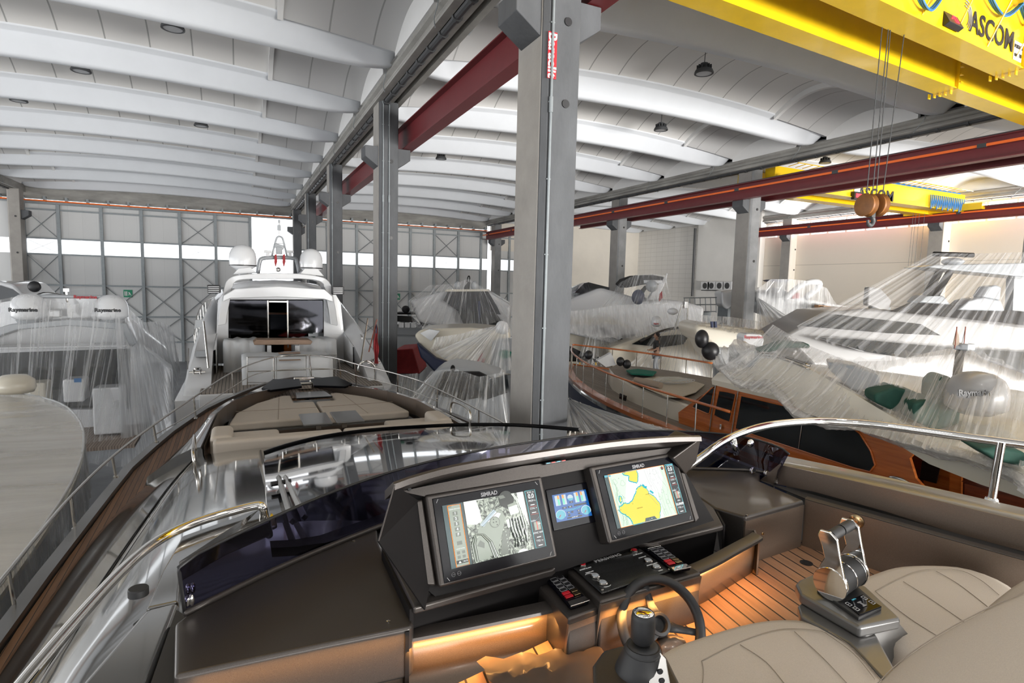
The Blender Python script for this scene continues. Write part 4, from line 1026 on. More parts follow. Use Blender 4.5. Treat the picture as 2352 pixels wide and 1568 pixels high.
def discs(s, cs, m, nm, lv=3, n=20, asp=1.72):
    b = MB()
    for cx, cy_, r in cs: b.poly([s.p(cx + r * cos(2 * pi * k / n), cy_ + r * asp * sin(2 * pi * k / n), .0004 * lv) for k in range(n)])
    b.build(nm, m, s.t)
def sidebar(s, x0, extra):
    s.rects([(x0, 0, 1, 1)], 'scr_dark', 'side_bar', 2)
    s.lines([[(x0, 0), (1, 0), (1, 1), (x0, 1), (x0, 0)]], 'scr_cyan', 'side_bar_outline', .0008, 3)
    w = (1 - x0) / 2; xm = x0 + w
    s.txt('SOG', x0 + .02, .035, .0085, align='LEFT'); s.txt('kn', .985, .035, .007, align='RIGHT'); s.txt('0.0', xm, .105, .021, sx=.9, bold=.0004)
    s.txt('PROF', x0 + .02, .185, .0085, align='LEFT'); s.txt('m', .985, .185, .007, align='RIGHT'); s.txt('---', xm, .25, .017, bold=.0005)
    s.txt('COG', x0 + .02, .32, .0085, align='LEFT'); s.txt('M', .985, .32, .006, align='RIGHT'); s.txt('---', xm, .385, .017, bold=.0005)
    s.rects([(x0 + .02, .285, .99, .289), (x0 + .02, .42, .99, .424)], 'scr_red', 'divider', 3)
    s.rects([(x0 + .03, .56, x0 + .10, .70)], 'scr_mid', 'depth_graph', 3); s.rects([(x0 + .06, .55, x0 + .068, .70)], 'scr_red', 'depth_mark', 4)
    s.lines([[(x0 + .045, .56), (x0 + .04, .50), (x0 + .065, .53), (x0 + .10, .48), (x0 + .10, .56)]], 'scr_light', 'depth_line', .0005, 4)
    s.txt('0.00m', x0 + .005, .535, .0075, align='LEFT'); s.txt('0.00', .99, .60, .0065, align='RIGHT')
    s.txt(extra[0], xm, .745, .0085, sx=.85); s.txt(extra[1], xm, .815, .0125 if len(extra[1]) > 4 else .017, bold=.0004)
    s.txt('TTD', x0 + .02, .885, .0085, align='LEFT'); s.txt('hrs', .985, .885, .006, align='RIGHT'); s.txt('---', xm, .955, .017, bold=.0005)
s = Scr(PL, SL, tL, pnL)
s.rects([(0, 0, 1, 1)], 'scr_black', 'screen', 0)
s.rects([(0, 0, .205, 1)], 'scr_teal', 'menu_strip', 1); s.rects([(0, 0, .09, .05)], 'scr_teal', 'menu_tab', 2)
s.rects([(.055, .025, .175, .985)], 'scr_mid', 'menu_panel', 2)
s.lines([[(.05, .02), (.178, .02), (.178, .99), (.05, .99), (.05, .02)]], 'scr_orange', 'menu_outline', .0013, 3)
s.rects([(.09, .125 + k * .085, .14, .185 + k * .085) for k in range(5)] + [(.09, .60, .14, .66)], 'scr_grey', 'menu_button', 3)
for k, ch in enumerate('1234F'): s.txt(ch, .115, .155 + k * .085, .011, bold=.0003)
s.rects([(.075, .755, .105, .80), (.125, .755, .155, .80), (.075, .825, .105, .87), (.125, .825, .155, .87)], 'scr_grey', 'menu_button', 3)
s.rects([(.058, .895, .118, .95), (.12, .895, .175, .95)], 'scr_black', 'menu_button', 3)
s.poly([(.075, .94), (.09, .905), (.105, .94)], 'scr_white', 'warning_mark', 4); s.txt('MUTE', .147, .925, .006)
s.txt('CAMERA SELECTION', .115, .085, .0042); s.txt('IMAGE FLIP/MIR', .115, .72, .0042)
s.rects([(.215, 0, .865, 1)], 'scr_engine', 'camera_picture', 1)
s.poly([(.215, 0), (.345, 0), (.365, .18), (.37, .36), (.31, .40), (.215, .37)], 'scr_white', 'white_tank', 3)
s.poly([(.215, .20), (.30, .24), (.365, .18), (.37, .36), (.31, .40), (.215, .37)], 'scr_pale', 'tank_front', 4)
s.poly([(.35, .40), (.50, .22), (.60, .26), (.62, .40), (.56, .62), (.47, .93), (.36, .95), (.30, .55)], 'scr_mid', 'engine_block', 2)
s.poly([(.34, .42), (.51, .21), (.535, .245), (.38, .46)], 'scr_light', 'pipe', 4)
s.poly([(.42, .40), (.54, .38), (.58, .30), (.52, .25), (.47, .3)], 'scr_pale', 'engine_housing', 3)
s.lines([[(.345, .43), (.53, .22)], [(.36, .46), (.55, .26)]], 'scr_grey', 'pipe_edge', .001, 5)
discs(s, [(.50, .42, .055)], 'scr_grey', 'round_cover', 5); discs(s, [(.50, .42, .047)], 'scr_mid', 'round_cover', 6); discs(s, [(.49, .37, .006), (.515, .42, .006), (.485, .42, .006), (.52, .47, .006)], 'scr_black', 'cover_hole', 7)
discs(s, [(.665, .08, .085)], 'scr_black', 'dark_duct', 3); s.poly([(.58, .0), (.64, .0), (.66, .05), (.60, .06)], 'scr_grey', 'duct_edge', 4)
s.poly([(.665, .18), (.765, .15), (.78, .34), (.68, .36)], 'scr_white', 'filter_box', 4); s.poly([(.665, .18), (.765, .15), (.768, .20), (.667, .225)], 'scr_mid', 'filter_lid', 5)
s.poly([(.62, .42), (.67, .42), (.67, .55), (.63, .56)], 'scr_white', 'bracket', 4)
s.poly([(.50, .98), (.56, .62), (.60, .55), (.64, .6), (.58, .98)], 'scr_grey', 'belt_housing', 4)
s.lines([[(.60 - k * .0, .60 + k * .06), (.592 - k * .0, .62 + k * .06)] for k in range(6)], 'scr_white', 'belt_rivet', .001, 5)
s.poly([(.79, .0), (.862, .0), (.862, .6), (.80, .25)], 'scr_pale', 'bulkhead', 3)
s.lines([[(.73, 0), (.77, .12), (.79, .3), (.80, .55), (.76, .78)], [(.745, 0), (.785, .12), (.81, .32), (.83, .6), (.80, .9)], [(.70, .5), (.70, .7), (.73, .88)]], 'scr_white', 'hose', .0016, 6)
for k in range(7):
    s.lines([[(.235 + k * .006, .98), (.225 + k * .007, .70), (.27 + k * .005, .56 - k * .003), (.34 + k * .005, .58), (.40 + k * .006, .72), (.43 + k * .008, .98)]], ['scr_black', 'scr_white', 'scr_black', 'scr_mid', 'scr_black', 'scr_white', 'scr_black'][k], 'hose_loop', .0014, 6)
s.poly([(.27, .95), (.26, .72), (.30, .62), (.36, .66), (.40, .98), (.3, .98)], 'scr_mid', 'housing', 3); s.poly([(.28, .74), (.32, .66), (.36, .72), (.35, .80)], 'scr_grey', 'housing_cover', 4)
s.lines([[(.66 + k * .03, .42), (.655 + k * .034, .6), (.68 + k * .03, .78), (.665 + k * .035, .9)] for k in range(5)], 'scr_black', 'cable_bundle', .0017, 7)
s.lines([[(.67 + k * .03, .40), (.672 + k * .032, .58), (.69 + k * .03, .74)] for k in range(5)], 'scr_pale', 'cable_bundle', .0012, 7)
discs(s, [(.715 + k * .045, .82, .016) for k in range(3)], 'scr_black', 'valve', 6); discs(s, [(.715 + k * .045, .81, .008) for k in range(3)], 'scr_white', 'valve', 7)
s.poly([(.68, 1), (.70, .965), (.74, .95), (.78, .965), (.80, 1)], 'scr_white', 'white_cap', 7)
s.rects([(.345, 0, .42, .012)], 'scr_white', 'header_mark', 8)
sidebar(s, .885, ('SONIC NAV', '---'))
s2 = Scr(PR, SR, tR, pnR)
s2.rects([(0, 0, 1, 1)], 'scr_black', 'screen', 0); s2.rects([(0, 0, .05, 1)], 'scr_teal', 'menu_strip', 1)
s2.rects([(0, 0, .085, .04)], 'scr_gauge', 'menu_tab', 5)
s2.rects([(.05, 0, .86, 1)], 'scr_map', 'chart_water', 1)
s2.poly([(.30, .10), (.42, 0), (.58, 0), (.62, .25), (.66, .45), (.68, .7), (.66, 1), (.50, 1), (.28, .95), (.2, .75), (.20, .5)], 'scr_pale', 'shallow_water', 2)
s2.poly([(.52, 0), (.78, 0), (.80, .25), (.72, .55), (.62, .45), (.56, .2)], 'scr_pale', 'shallow_water', 2)
LA = [(.30, 0), (.46, 0), (.455, .10), (.43, .22), (.41, .25), (.36, .21), (.31, .17), (.33, .09), (.27, .05), (.25, .02)]
LB = [(.41, .335), (.44, .33), (.46, .30), (.49, .36), (.52, .38), (.54, .44), (.55, .50), (.60, .56), (.63, .64), (.66, .74), (.655, .80), (.63, .88), (.60, 1.0), (.22, 1.0), (.20, .88), (.155, .80), (.10, .74), (.085, .70), (.095, .62), (.14, .61), (.165, .575), (.22, .595), (.27, .57), (.31, .53), (.34, .46), (.375, .39)]
LC = [(.135, .43), (.155, .44), (.15, .50), (.13, .56), (.115, .50)]
rr = random.Random(3)
def jag(P_, a, cl=True):
    o = []
    for i in range(len(P_)):
        p, q = P_[i], P_[(i + 1) % len(P_)]
        for k in range(4):
            t = k / 4; o.append((lerp(p[0], q[0], t) + (rr.uniform(-a, a) if k else 0), lerp(p[1], q[1], t) + (rr.uniform(-a, a) * 1.5 if k else 0)))
    return [(x, min(1, max(0, y))) for x, y in o]
for P_ in (LA, LB, LC):
    j = jag(P_, .006); cx = sum(x for x, y in j) / len(j); cyy = sum(y for x, y in j) / len(j)
    s2.lines([j + [j[0]]], 'scr_shore', 'shoreline', .0022, 3); s2.poly(j, 'scr_land', 'chart_land', 5)
s2.lines([[(.475, .30), (.50, .33)], [(.485, .35), (.53, .36)], [(.56, .44), (.60, .50)]], 'scr_shore', 'islets', .0035, 6)
cl = []
for k in range(9):
    x = .08 + k * .012; cl.append([(x, .05 + .05 * k), (x + .03 * sin(k), .25 + .03 * k), (x - .01 + .02 * cos(k * 2), .5), (x + .01, .72), (x + .03 * sin(k * 1.7), .98)])
for k in range(7):
    x = .56 + k * .042; cl.append([(x, .02), (x + .02 * sin(k * 2 + 1), .22), (x + .04 + .02 * sin(k * 3), .45), (x + .03, .68), (min(.85, x + .07 + .02 * cos(k)), .97)])
cl = [[(a.x, a.y) for a in spline([(x, y, 0) for x, y in l], 5)] for l in cl]
for (x, y, r) in ((.70, .10, .03), (.66, .25, .012), (.74, .5, .02), (.78, .72, .025), (.68, .62, .02), (.12, .15, .03), (.22, .2, .03), (.12, .85, .02)):
    cl.append([(x + r * cos(a) * (1 + .3 * sin(3 * a)), y + 1.8 * r * sin(a)) for a in [k * pi / 6 for k in range(13)]])
s2.lines([[(min(.855, max(.055, x)), y) for x, y in l] for l in cl], 'scr_line', 'depth_contours', .00035, 4)
s2.lines([[(.05, 0), (.86, 0), (.86, 1), (.05, 1), (.05, 0)]], 'scr_orange', 'chart_outline', .0010, 6)
s2.lines([[(.53, .50), (.62, .74)]], 'scr_mid', 'heading_line', .0004, 7); discs(s2, [(.53, .495, .006)], 'scr_dark', 'boat_mark', 7)
discs(s2, [(.825, .055, .020)], 'scr_dark', 'compass_mark', 7); discs(s2, [(.825, .05, .008)], 'scr_red', 'compass_needle', 8)
s2.poly([(.38, 1), (.40, .93), (.53, .93), (.56, 1)], 'scr_teal', 'zoom_tab', 8); s2.txt('-  +', .47, .965, .010, lv=10)
s2.txt('SARDEGNA', .36, .72, .0055, 'scr_dark', lv=8); s2.txt('OLBIA', .50, .50, .004, 'scr_dark', lv=8); s2.txt('ORISTANO', .08, .68, .004, 'scr_dark', lv=8)
for x, y in ((.18, .10), (.63, .12), (.70, .33), (.60, .36), (.78, .58), (.70, .85), (.15, .78), (.28, .62), (.80, .85)): s2.txt(str(rr.randint(11, 98)), x, y, .0042, 'scr_dark', lv=8)
sidebar(s2, .885, ('ORA', '15:39:09'))
s2.rects([(.90, -.0, 1, .028)], 'scr_gauge', 'menu_tab', 6)
def brand(P, t, pn, q, wd, mk, uu):
    text('SIMRAD', 'lettering', 'print_grey', .0175, frame(P(*q, .0045), uu, -vv), t, .0002, bold=.0007)
    for x, y in mk:
        c = P(x, y, .0045); m = MB(); r = .006; F_ = frame(c, uu, -vv)
        m.tube([F_ @ V((r * cos(a), r * sin(a), 0)) for a in [k * pi / 8 for k in range(17)]], .0005, 4); m.tube([F_ @ V((-r, 0, 0)), F_ @ V((r, 0, 0))], .0005, 4)
        m.build('key_symbol', 'print_grey', t)
brand(PL, tL, pnL, (1123.6, 1133.6), 1, ((1041.5, 1319.5), (1055, 1316)), (Lq[1] - Lq[0]))
brand(PR, tR, pnR, (1466, 1070.5), 1, ((1422, 1224.6), (1432, 1221.8)), (Rq[1] - Rq[0]))
def ticks(P, g, t):
    m = MB()
    for i, (dx, dy) in enumerate(((1, 1), (-1, 1), (-1, -1), (1, -1))):
        c = g[i]; a = (g[1] - g[0]).normalized(); b = (g[3] - g[0]).normalized()
        m = MB(); c2 = c + a * dx * .018 + b * dy * .004; m.tube([c2, c2 + a * (-dx) * .007 + b * dy * .011], .0006, 4); m.build('corner_mark', 'print_white', t)
ticks(PL, gL, tL); ticks(PR, gR, tR)

# --- centre engine display
pc_ = (Lq[1] + Rq[0]) / 2 - nn * .035
def PM(x, y, d=0): return at(x, y, pl=(pc_ + nn * d, nn))
tM = thing('engine_display', 'small centre display with blue engine gauges between the two large screens', 'display', PM(1320, 1210))
MB().prism([PM(1246, 1095), PM(1352, 1080), PM(1388, 1235), PM(1285, 1262)], nn * -.03).build('surround', 'dash_top', tM, bevel=.008)
MB().prism([PM(1253, 1124.6, .004), PM(1349.8, 1106, .004), PM(1371.9, 1197.7, .004), PM(1271.6, 1219.8, .004)], nn * -.01).build('glass_front', 'black_gloss', tM, bevel=.003)
s3 = Scr(PM, [(1267.5, 1137.1), (1344.7, 1123.5), (1360, 1183.4), (1279, 1199.4)], tM, nn)
s3.rects([(0, 0, 1, 1)], 'scr_blue', 'screen', 1)
s3.rects([(.06, .05, .20, .42), (.26, .05, .38, .42), (.62, .05, .74, .42), (.80, .05, .94, .42)], 'scr_light', 'gauge_panel', 2)
s3.rects([(.13, .05, .18, .18), (.27, .05, .32, .18), (.68, .05, .73, .18), (.81, .05, .86, .18)], 'scr_orange', 'gauge_bar', 3)
s3.rects([(.13, .18, .18, .40), (.27, .18, .32, .40), (.68, .18, .73, .40), (.81, .18, .86, .40)], 'scr_green', 'gauge_bar', 3)
discs(s3, [(.50, .20, .085)], 'scr_light', 'horizon', 2, asp=1.3); s3.poly([(.415, .22), (.585, .22), (.57, .28), (.5, .31), (.43, .28)], 'scr_gauge', 'horizon_sea', 3)
discs(s3, [(.14, .76, .13), (.86, .76, .13)], 'scr_gauge', 'dial', 2, asp=1.3)
s3.lines([[(.14, .76), (.09, .84)], [(.86, .76), (.81, .84)]], 'scr_red', 'needle', .0009, 5)
for cx in (.14, .86): s3.lines([[(cx + .135 * cos(a), .76 + .175 * sin(a)) for a in [radians(150 + 12 * k) for k in range(21)]]], 'scr_text', 'dial_rim', .0006, 4)
s3.rects([(.45, .34, .55, .40), (.22, .50, .34, .56), (.38, .50, .50, .56), (.56, .48, .92, .54), (.34, .70, .40, .76), (.34, .80, .40, .86), (.44, .70, .50, .76), (.62, .70, .68, .76), (.62, .80, .68, .86), (.30, .90, .72, .95)], 'scr_dark', 'readout', 3)
s3.lines([[(.2, .62), (.35, .66), (.62, .64), (.76, .58)], [(.3, .60), (.5, .63), (.72, .58)]], 'scr_cyan', 'boat_outline', .0005, 4)
for x, y, tx in ((.28, .53, '0.0'), (.44, .53, '0.0'), (.37, .73, '24'), (.65, .73, '24'), (.5, .37, '0'), (.51, .925, 'ALARM LIST')): s3.txt(tx, x, y, .005)

# --- desk under the screens, pockets and central pod
ZL = -.955
desk = [A(884, 1262, ZL), A(950, 1395, ZL), A(1270, 1308, ZL), A(1290, 1287, ZL), A(1442, 1244, ZL), A(1500, 1246, ZL), A(1662, 1206, ZL), A(1640, 1165, ZL), A(1588, 1120, ZL), A(1300, 1180, ZL), A(960, 1215, ZL)]
MB().prism([p - V((0, 0, .025)) for p in desk], (0, 0, .025)).build('desk', 'dash_top', con, bevel=.008, seg=3)
fr = [A(950, 1397, ZL), A(1275, 1310, ZL), A(1490, 1250, ZL), A(1662, 1208, ZL)]
MB().loft([[p + V((0, .035, -.01)) for p in fr], [p + V((0, .06, -.20)) for p in fr]]).build('pocket_wall', 'dash_dark', con, solid=.01)
MB().prism([A(884, 1262, ZL - .01), A(950, 1397, ZL - .01), A(950, 1397, ZL - .01) - V((0, 0, .17)), A(884, 1262, ZL - .01) - V((0, 0, .17))], (-.012, 0, 0)).build('end_wall', 'dash_dark', con)
MB().prism([A(1662, 1206, ZL - .005), A(1640, 1165, ZL - .005), A(1640, 1165, ZL - .16), A(1662, 1206, ZL - .005) - V((0, 0, .155))], (.01, 0, 0)).build('end_wall', 'dash_dark', con)
# curved front bins with rounded lips, lit from beneath by an amber strip
def bin_(pts, z, depth, nm, zb):
    c = spline([A(x, y, z) for x, y in pts], 4)
    rows = [[p + V((0, .055, -.004)), p + V((0, .05, .0)), p + V((0, .012, .0)), p + V((0, 0, -.005)), p + V((0, -.002, -.014)), p + V((0, .012, -.022)), p + V((0, .055, -.022))] for p in c]
    MB().loft(rows, True, True).build('bin_lip', 'dash_top', con, smooth='auto')
    MB().loft([[p + V((0, .042, -.02)) for p in c], [p + V((0, .044, -.10)) for p in c], [p + V((0, .046, -zb)) for p in c]]).build('front_panel', 'dash_gloss', con, solid=.012, smooth=True)
    MB().loft([[p + V((0, .05, -.01)) for p in c], [p + V((0, .06, -.15)) for p in c], [p + V((0, .20, -.16)) for p in c]]).build('bin_floor', 'dash_dark', con, solid=.004)
    return c
cl_ = bin_([(918, 1468), (1000, 1453), (1100, 1433), (1200, 1412), (1272, 1396), (1280, 1388)], -1.045, .1, 'l', .24)
cr_ = bin_([(1602, 1312), (1650, 1290), (1700, 1262), (1740, 1240), (1752, 1232)], -1.00, .1, 'r', .17)
ep = A(1752, 1232, -1.0); MB().prism([ep + V((0, .012, -.02)), ep + V((.10, .14, -.02)), ep + V((.10, .14, -.17)), ep + V((0, .012, -.17))], (-.01, 0, 0)).build('bin_end', 'dash_gloss', con)
# pod
ZP = -.985
pod = [A(1290, 1294, ZP), A(1380, 1377, ZP), A(1500, 1343, ZP), A(1611, 1311, ZP), A(1500, 1245, ZP), A(1440, 1245, ZP)]
MB().prism([p - V((0, 0, .20)) for p in pod], (0, 0, .195)).build('pod', 'dash_top', con, bevel=.008, seg=3)
ll = [A(1380, 1379, ZP), A(1611, 1313, ZP)]
MB().prism([ll[0] + V((0, -.003, -.015)), ll[1] + V((0, -.003, -.015)), ll[1] + V((0, .03, -.25)), ll[0] + V((0, .03, -.25))], (0, .01, 0)).build('pod_front', 'dash_gloss', con)
pod2 = [A(1222, 1327, ZP - .035), A(1306, 1420, ZP - .035), A(1384, 1392, ZP - .035), A(1290, 1303, ZP - .035)]
MB().prism([p - V((0, 0, .17)) for p in pod2], (0, 0, .17)).build('pod_step', 'dash_top', con, bevel=.008, seg=3)
MB().prism([pod2[1] + V((0, -.003, -.02)), pod2[2] + V((0, -.003, -.02)), pod2[2] + V((0, .02, -.20)), pod2[1] + V((0, .02, -.20))], (0, .01, 0)).build('pod_front', 'dash_gloss', con)
# carbon fibre switch panel
Cq = PZ([(1308.4, 1294.8), (1458.9, 1251.4), (1540.6, 1308.8), (1382.4, 1361.1)], -.978)
tC = thing('switch_panel', 'black carbon fibre panel with round alarm and horn buttons below the screens', 'switch panel', W(1.23, 1.64, -1.0))
MB().prism([p - V((0, 0, .006)) for p in Cq], (0, 0, .006)).build('plate', 'carbon', tC, bevel=.002)
ZC = -.977
def P3(x, y): return (1200 + x / 3.92, 1180 + y / 3.92)
uC = (Cq[1] - Cq[0]).normalized(); vC = V((-uC.y, uC.x, 0))
for (x, y, mt_, r) in ((540, 462, 'print_red', .015), (1003, 333, 'print_red', .015), (655, 563, 'gelcoat_grey', .0165), (724, 625, 'gelcoat_grey', .0165), (1132, 424, 'gelcoat_grey', .0165), (1205, 479, 'gelcoat_grey', .0165)):
    c = A(*P3(x, y), ZC)
    bz = MB().lathe([(r, 0), (r, .004), (r * .85, .006), (r * .78, .004)], c, 24).build('button_bezel', 'steel', tC, smooth='auto')
    MB().lathe([(r * .74, 0), (r * .74, .006), (r * .6, .0075), (.001, .0075)], c, 24).build('button', mt_, bz, smooth='auto')
for (x, y, tx, sz) in ((770, 395, 'PERSHING', .022), (568, 492, 'SMOKE ALARM', .007), (1040, 360, 'BILGE ALARM', .007), (605, 522, 'WINDLASS', .0065), (1080, 388, 'COMMAND', .0065), (1168, 452, 'SEARCH LIGHTS', .0065), (1245, 508, 'HORN', .0065)):
    text(tx, 'lettering', 'print_white', sz, frame(A(*P3(x, y), ZC + .0012), uC, vC), tC, .0002, sx=1.15 if sz > .01 else 1, space=1.1, bold=.0003)
for q in ((437, 436), (1010, 280), (1320, 503), (717, 686)):
    MB().lathe([(.0055, 0), (.0055, .003), (.003, .005)], A(*P3(*q), ZC), 10).build('screw', 'steel', tC)
m = MB()
for (x, y, a0, a1) in ((605, 548, 20, 160), (752, 640, 220, 340)):
    c = A(*P3(x, y), ZC + .001); m.tube([c + V((.017 * cos(radians(a)), .010 * sin(radians(a)), 0)) for a in range(a0, a1, 14)], .0008, 4)
m.build('arc_mark', 'print_white', tC)
# rocker switch strips
def strip_panel(q, label, z):
    c = [A(*P3(*p), z) for p in q]; t = thing('rocker_switch_strip', label, 'switch panel', sum(c, V((0, 0, 0))) / 4)
    MB().prism([p - V((0, 0, .004)) for p in c], (0, 0, .012)).build('base', 'black_gloss', t, bevel=.004)
    def f(a, b, d=.009): return c[0].lerp(c[1], a).lerp(c[3].lerp(c[2], a), b) + V((0, 0, d))
    for i in range(4):
        b0 = .16 + i * .115
        for a0, a1 in ((.12, .50), (.56, .9)):
            pts = [f(a0 + .02, b0), f(a1 - .02, b0), f(a1, b0 + .05), f(a1 - .02, b0 + .09), f(a0 + .02, b0 + .09), f(a0, b0 + .05)]
            rk = MB().prism(pts, (0, 0, .003)).build('rocker', 'print_black', t)
            MB().tube([p + V((0, 0, .003)) for p in pts], .0008, 4, closed=True).build('rocker_outline', 'print_grey', rk)
    for i in range(2):
        b0 = .62 + i * .10; MB().prism([f(.10, b0), f(.50, b0), f(.50, b0 + .075), f(.10, b0 + .075)], (0, 0, .004)).build('red_rocker', 'print_red', t, bevel=.001)
        MB().prism([f(.56, b0), f(.9, b0), f(.9, b0 + .075), f(.56, b0 + .075)], (0, 0, .004)).build('rocker', 'bronze', t, bevel=.001)
    MB().prism([f(.05, .88), f(.95, .88), f(1.0, 1.02), f(.0, 1.02)], (0, 0, .003)).build('end_cap', 'chrome', t, bevel=.001)
    MB().prism([f(.0, -.02), f(1.0, -.02), f(.95, .10), f(.05, .10)], (0, 0, .003)).build('end_cap', 'chrome', t, bevel=.001)
strip_panel([(195, 585), (330, 533), (600, 800), (430, 855)], 'black rocker switch strip at the port side of the carbon panel', ZP - .028)
strip_panel([(1095, 320), (1225, 290), (1515, 500), (1360, 535)], 'black rocker switch strip at the starboard side of the carbon panel', ZP + .008)

# --- steering wheel
sw = thing('steering_wheel', 'black steering wheel with deep hub in front of the carbon panel', 'steering wheel', A(1521, 1440, -1.1))
wn = V((-.16, -.78, .60)).normalized()          # wheel axis, towards the seat
wc = at(1519, 1432, y=1.40)
wx = V((1, 0, 0)) - wn * wn.x; wx.normalize(); wy = wn.cross(wx)
Rw = frame(wc, wx, wy)
def ring(px_r): return px_r
rim = .136
MB().tube([Rw @ V((rim * cos(a), rim * sin(a), 0)) for a in [k * 2 * pi / 40 for k in range(40)]], .0165, 14, closed=True).build('rim', 'black_rubber', sw, smooth=True)
R3w = Rw.to_3x3()
MB().lathe([(.036, -.05), (.040, .0), (.036, .012), (.026, .014), (.022, -.01), (.001, -.012)], wc - wn * .02, 24, R3w).build('hub', 'black_rubber', sw, smooth='auto')
for a in (95, 215, 335):
    d = V((cos(radians(a)), sin(radians(a)), 0)); e = V((-d.y, d.x, 0))
    MB().loft([[Rw @ (d * r + e * w + V((0, 0, h))) for w in (-ww, ww)] for r, ww, h in ((.03, .018, -.015), (.06, .013, -.02), (.09, .011, -.012), (.132, .010, 0))]).build('spoke', 'black_rubber', sw, solid=.008, smooth=True)
MB().tube([wc - wn * .05, wc - wn * .13], .03, 14).build('column', 'black_rubber', sw, smooth='auto')
MB().lathe([(.034, .03), (.045, .0), (.045, -.04), (.03, -.06)], A(1550, 1490, -1.17) , 24, frame(V((0, 0, 0)), V((.2, 1, 0)), V((0, 0, 1))).to_3x3()).build('trim_cup', 'dash_gloss', sw, smooth='auto')

# --- sole, starboard coaming
ZF = -1.17
MB().prism([A(1250, 1640, ZF), A(2450, 1640, ZF), A(2450, 1300, ZF), A(1850, 1238, ZF), A(1640, 1290, ZF), A(900, 1640, ZF)], (0, 0, -.03)).build('cockpit_sole', 'teak_sole', boat)
MB().lathe([(.001, .002), (.022, .002), (.026, .003), (.026, 0)], A(1852, 1293, ZF), 24).build('floor_drain', 'print_black', boat)
sco = thing('starboard_coaming', 'bronze grey cockpit side wall on the starboard side under the long hand rail', 'coaming', W(2.8, 1.6, -1.2))
w0, w1 = A(1849, 1147, -.95), A(2420, 1306, -.95)
MB().prism([w0, w1, w1 - V((0, 0, .34)), w0 - V((0, 0, .24))], (.03, .02, 0)).build('inner_wall', 'dash_gloss', sco)
c0, c1, c2, c3 = A(1750, 1105, -.95), w0, w1, A(2420, 1268, -.95)
MB().prism([w0, w1, w1 + V((.04, .02, 0)), w0 + V((.04, .02, 0))], (0, 0, .004)).build('ledge', 'dash_top', sco, bevel=.002)
e0, e1 = A(1770, 1103, -.955), A(2420, 1297, -.955)
MB().prism([w0 + V((.03, .012, -.01)), w1 + V((.03, .012, -.01)), w1 + V((.11, .05, -.01)), w0 + V((.11, .05, -.01)), A(1745, 1104, -.96)], (0, 0, .004)).build('gap_channel', 'black_rubber', sco)
u0, u1 = A(1752, 1100, -.93), A(1790, 1062, -.85)
lo = [A(1745, 1103, -.955), A(1870, 1128, -.955), A(2030, 1172, -.955), A(2352, 1272, -.955), A(2460, 1305, -.955)]
hi = [A(1790, 1066, -.86), A(1900, 1090, -.86), A(2050, 1124, -.86), A(2352, 1196, -.86), A(2460, 1222, -.86)]
pn9 = (lo[-1] - lo[0]).cross(V((0, 0, 1))).normalized(); pl9 = (lo[1] + pn9 * -.01, pn9)
lo = [at(x, y, pl=pl9) for x, y in ((1745, 1103), (1870, 1128), (2030, 1172), (2352, 1272), (2460, 1305))]
hi = [at(x, y, pl=pl9) for x, y in ((1790, 1066), (1900, 1090), (2050, 1124), (2352, 1196), (2460, 1222))]
ou = [p + V((.16, .10, .0)) for p in hi]; ol = [p + V((.30, .15, -.5)) for p in hi]
MB().loft([lo, hi]).build('upper_wall', 'dash_gloss', sco, solid=.012)
MB().loft([hi, [p + V((.02, .01, .006)) for p in hi], [p + V((.06, .04, .006)) for p in hi], ou, ol]).build('coaming_top', 'silver_matte', sco, smooth='auto')
speaker(A(1967, 1197, -.95) + V((0, 0, 0)), V((0, -1, 0)), V((0, 0, 1)), .001, 'x', sco) if False else None
wn2 = (w1 - w0).cross(V((0, 0, 1))).normalized()
if wn2.x > 0: wn2 = -wn2
pp = at(1967, 1197, pl=(w0 + wn2 * .003, wn2))
def rosette(c, n, r, nm, par):
    F_ = frame(c, V((0, 0, 1)).cross(n), V((0, 0, 1)))
    if (F_.to_3x3() @ V((0, 0, 1))).dot(n) < 0: F_ = frame(c, n.cross(V((0, 0, 1))), V((0, 0, 1)))
    R_ = F_.to_3x3()
    MB().lathe([(r, 0), (r, .002), (r * .95, .003), (.001, .003)], c, 28, R_).build(nm, 'bronze', par, smooth='auto')
    MB().lathe([(r * .34, .003), (r * .34, .007), (r * .25, .008), (r * .22, .005), (.001, .005)], c, 20, R_).build(nm + '_knob', 'bronze', par, smooth='auto')
    for a in (45, 135, 225, 315):
        MB().lathe([(r * .11, .003), (r * .11, .0045)], c + R_ @ V((r * .72 * cos(radians(a)), r * .72 * sin(radians(a)), 0)), 8, R_).build('screw', 'steel', par)
rosette(pp, wn2, .030, 'round_plate', sco)
p3 = at(1749, 1224, y=(tr[0].y + tr[1].y) / 2 - .006); rosette(p3, V((0, -1, 0)), .018, 'round_plate', dash)

# amber courtesy strips under the bins and the pod (lit in the photo)
def strip_light(a, b, power, drop=.0, w=.02):
    l = bpy.data.lights.new('courtesy_light', 'AREA'); l.shape = 'RECTANGLE'; l.size = (b - a).length; l.size_y = w; l.energy = power; l.color = (1, .46, .12)
    o = bpy.data.objects.new('courtesy_light', l); sc.collection.objects.link(o); d = (b - a).normalized()
    z = V((0, -.45, .9)).normalized(); yv = z.cross(d).normalized(); z = d.cross(yv).normalized()
    o.matrix_world = Matrix((d, yv, z)).transposed().to_4x4(); o.location = (a + b) / 2 + V((0, 0, -drop)); return o
strip_light(A(930, 1466, -1.045) + V((0, -.03, .0)), A(1270, 1397, -1.045) + V((0, -.03, .0)), 1.9, .03, .03)
strip_light(A(1390, 1376, -.985) + V((0, -.03, .0)), A(1600, 1314, -.985) + V((0, -.03, 0)), 1.7, .05, .03)
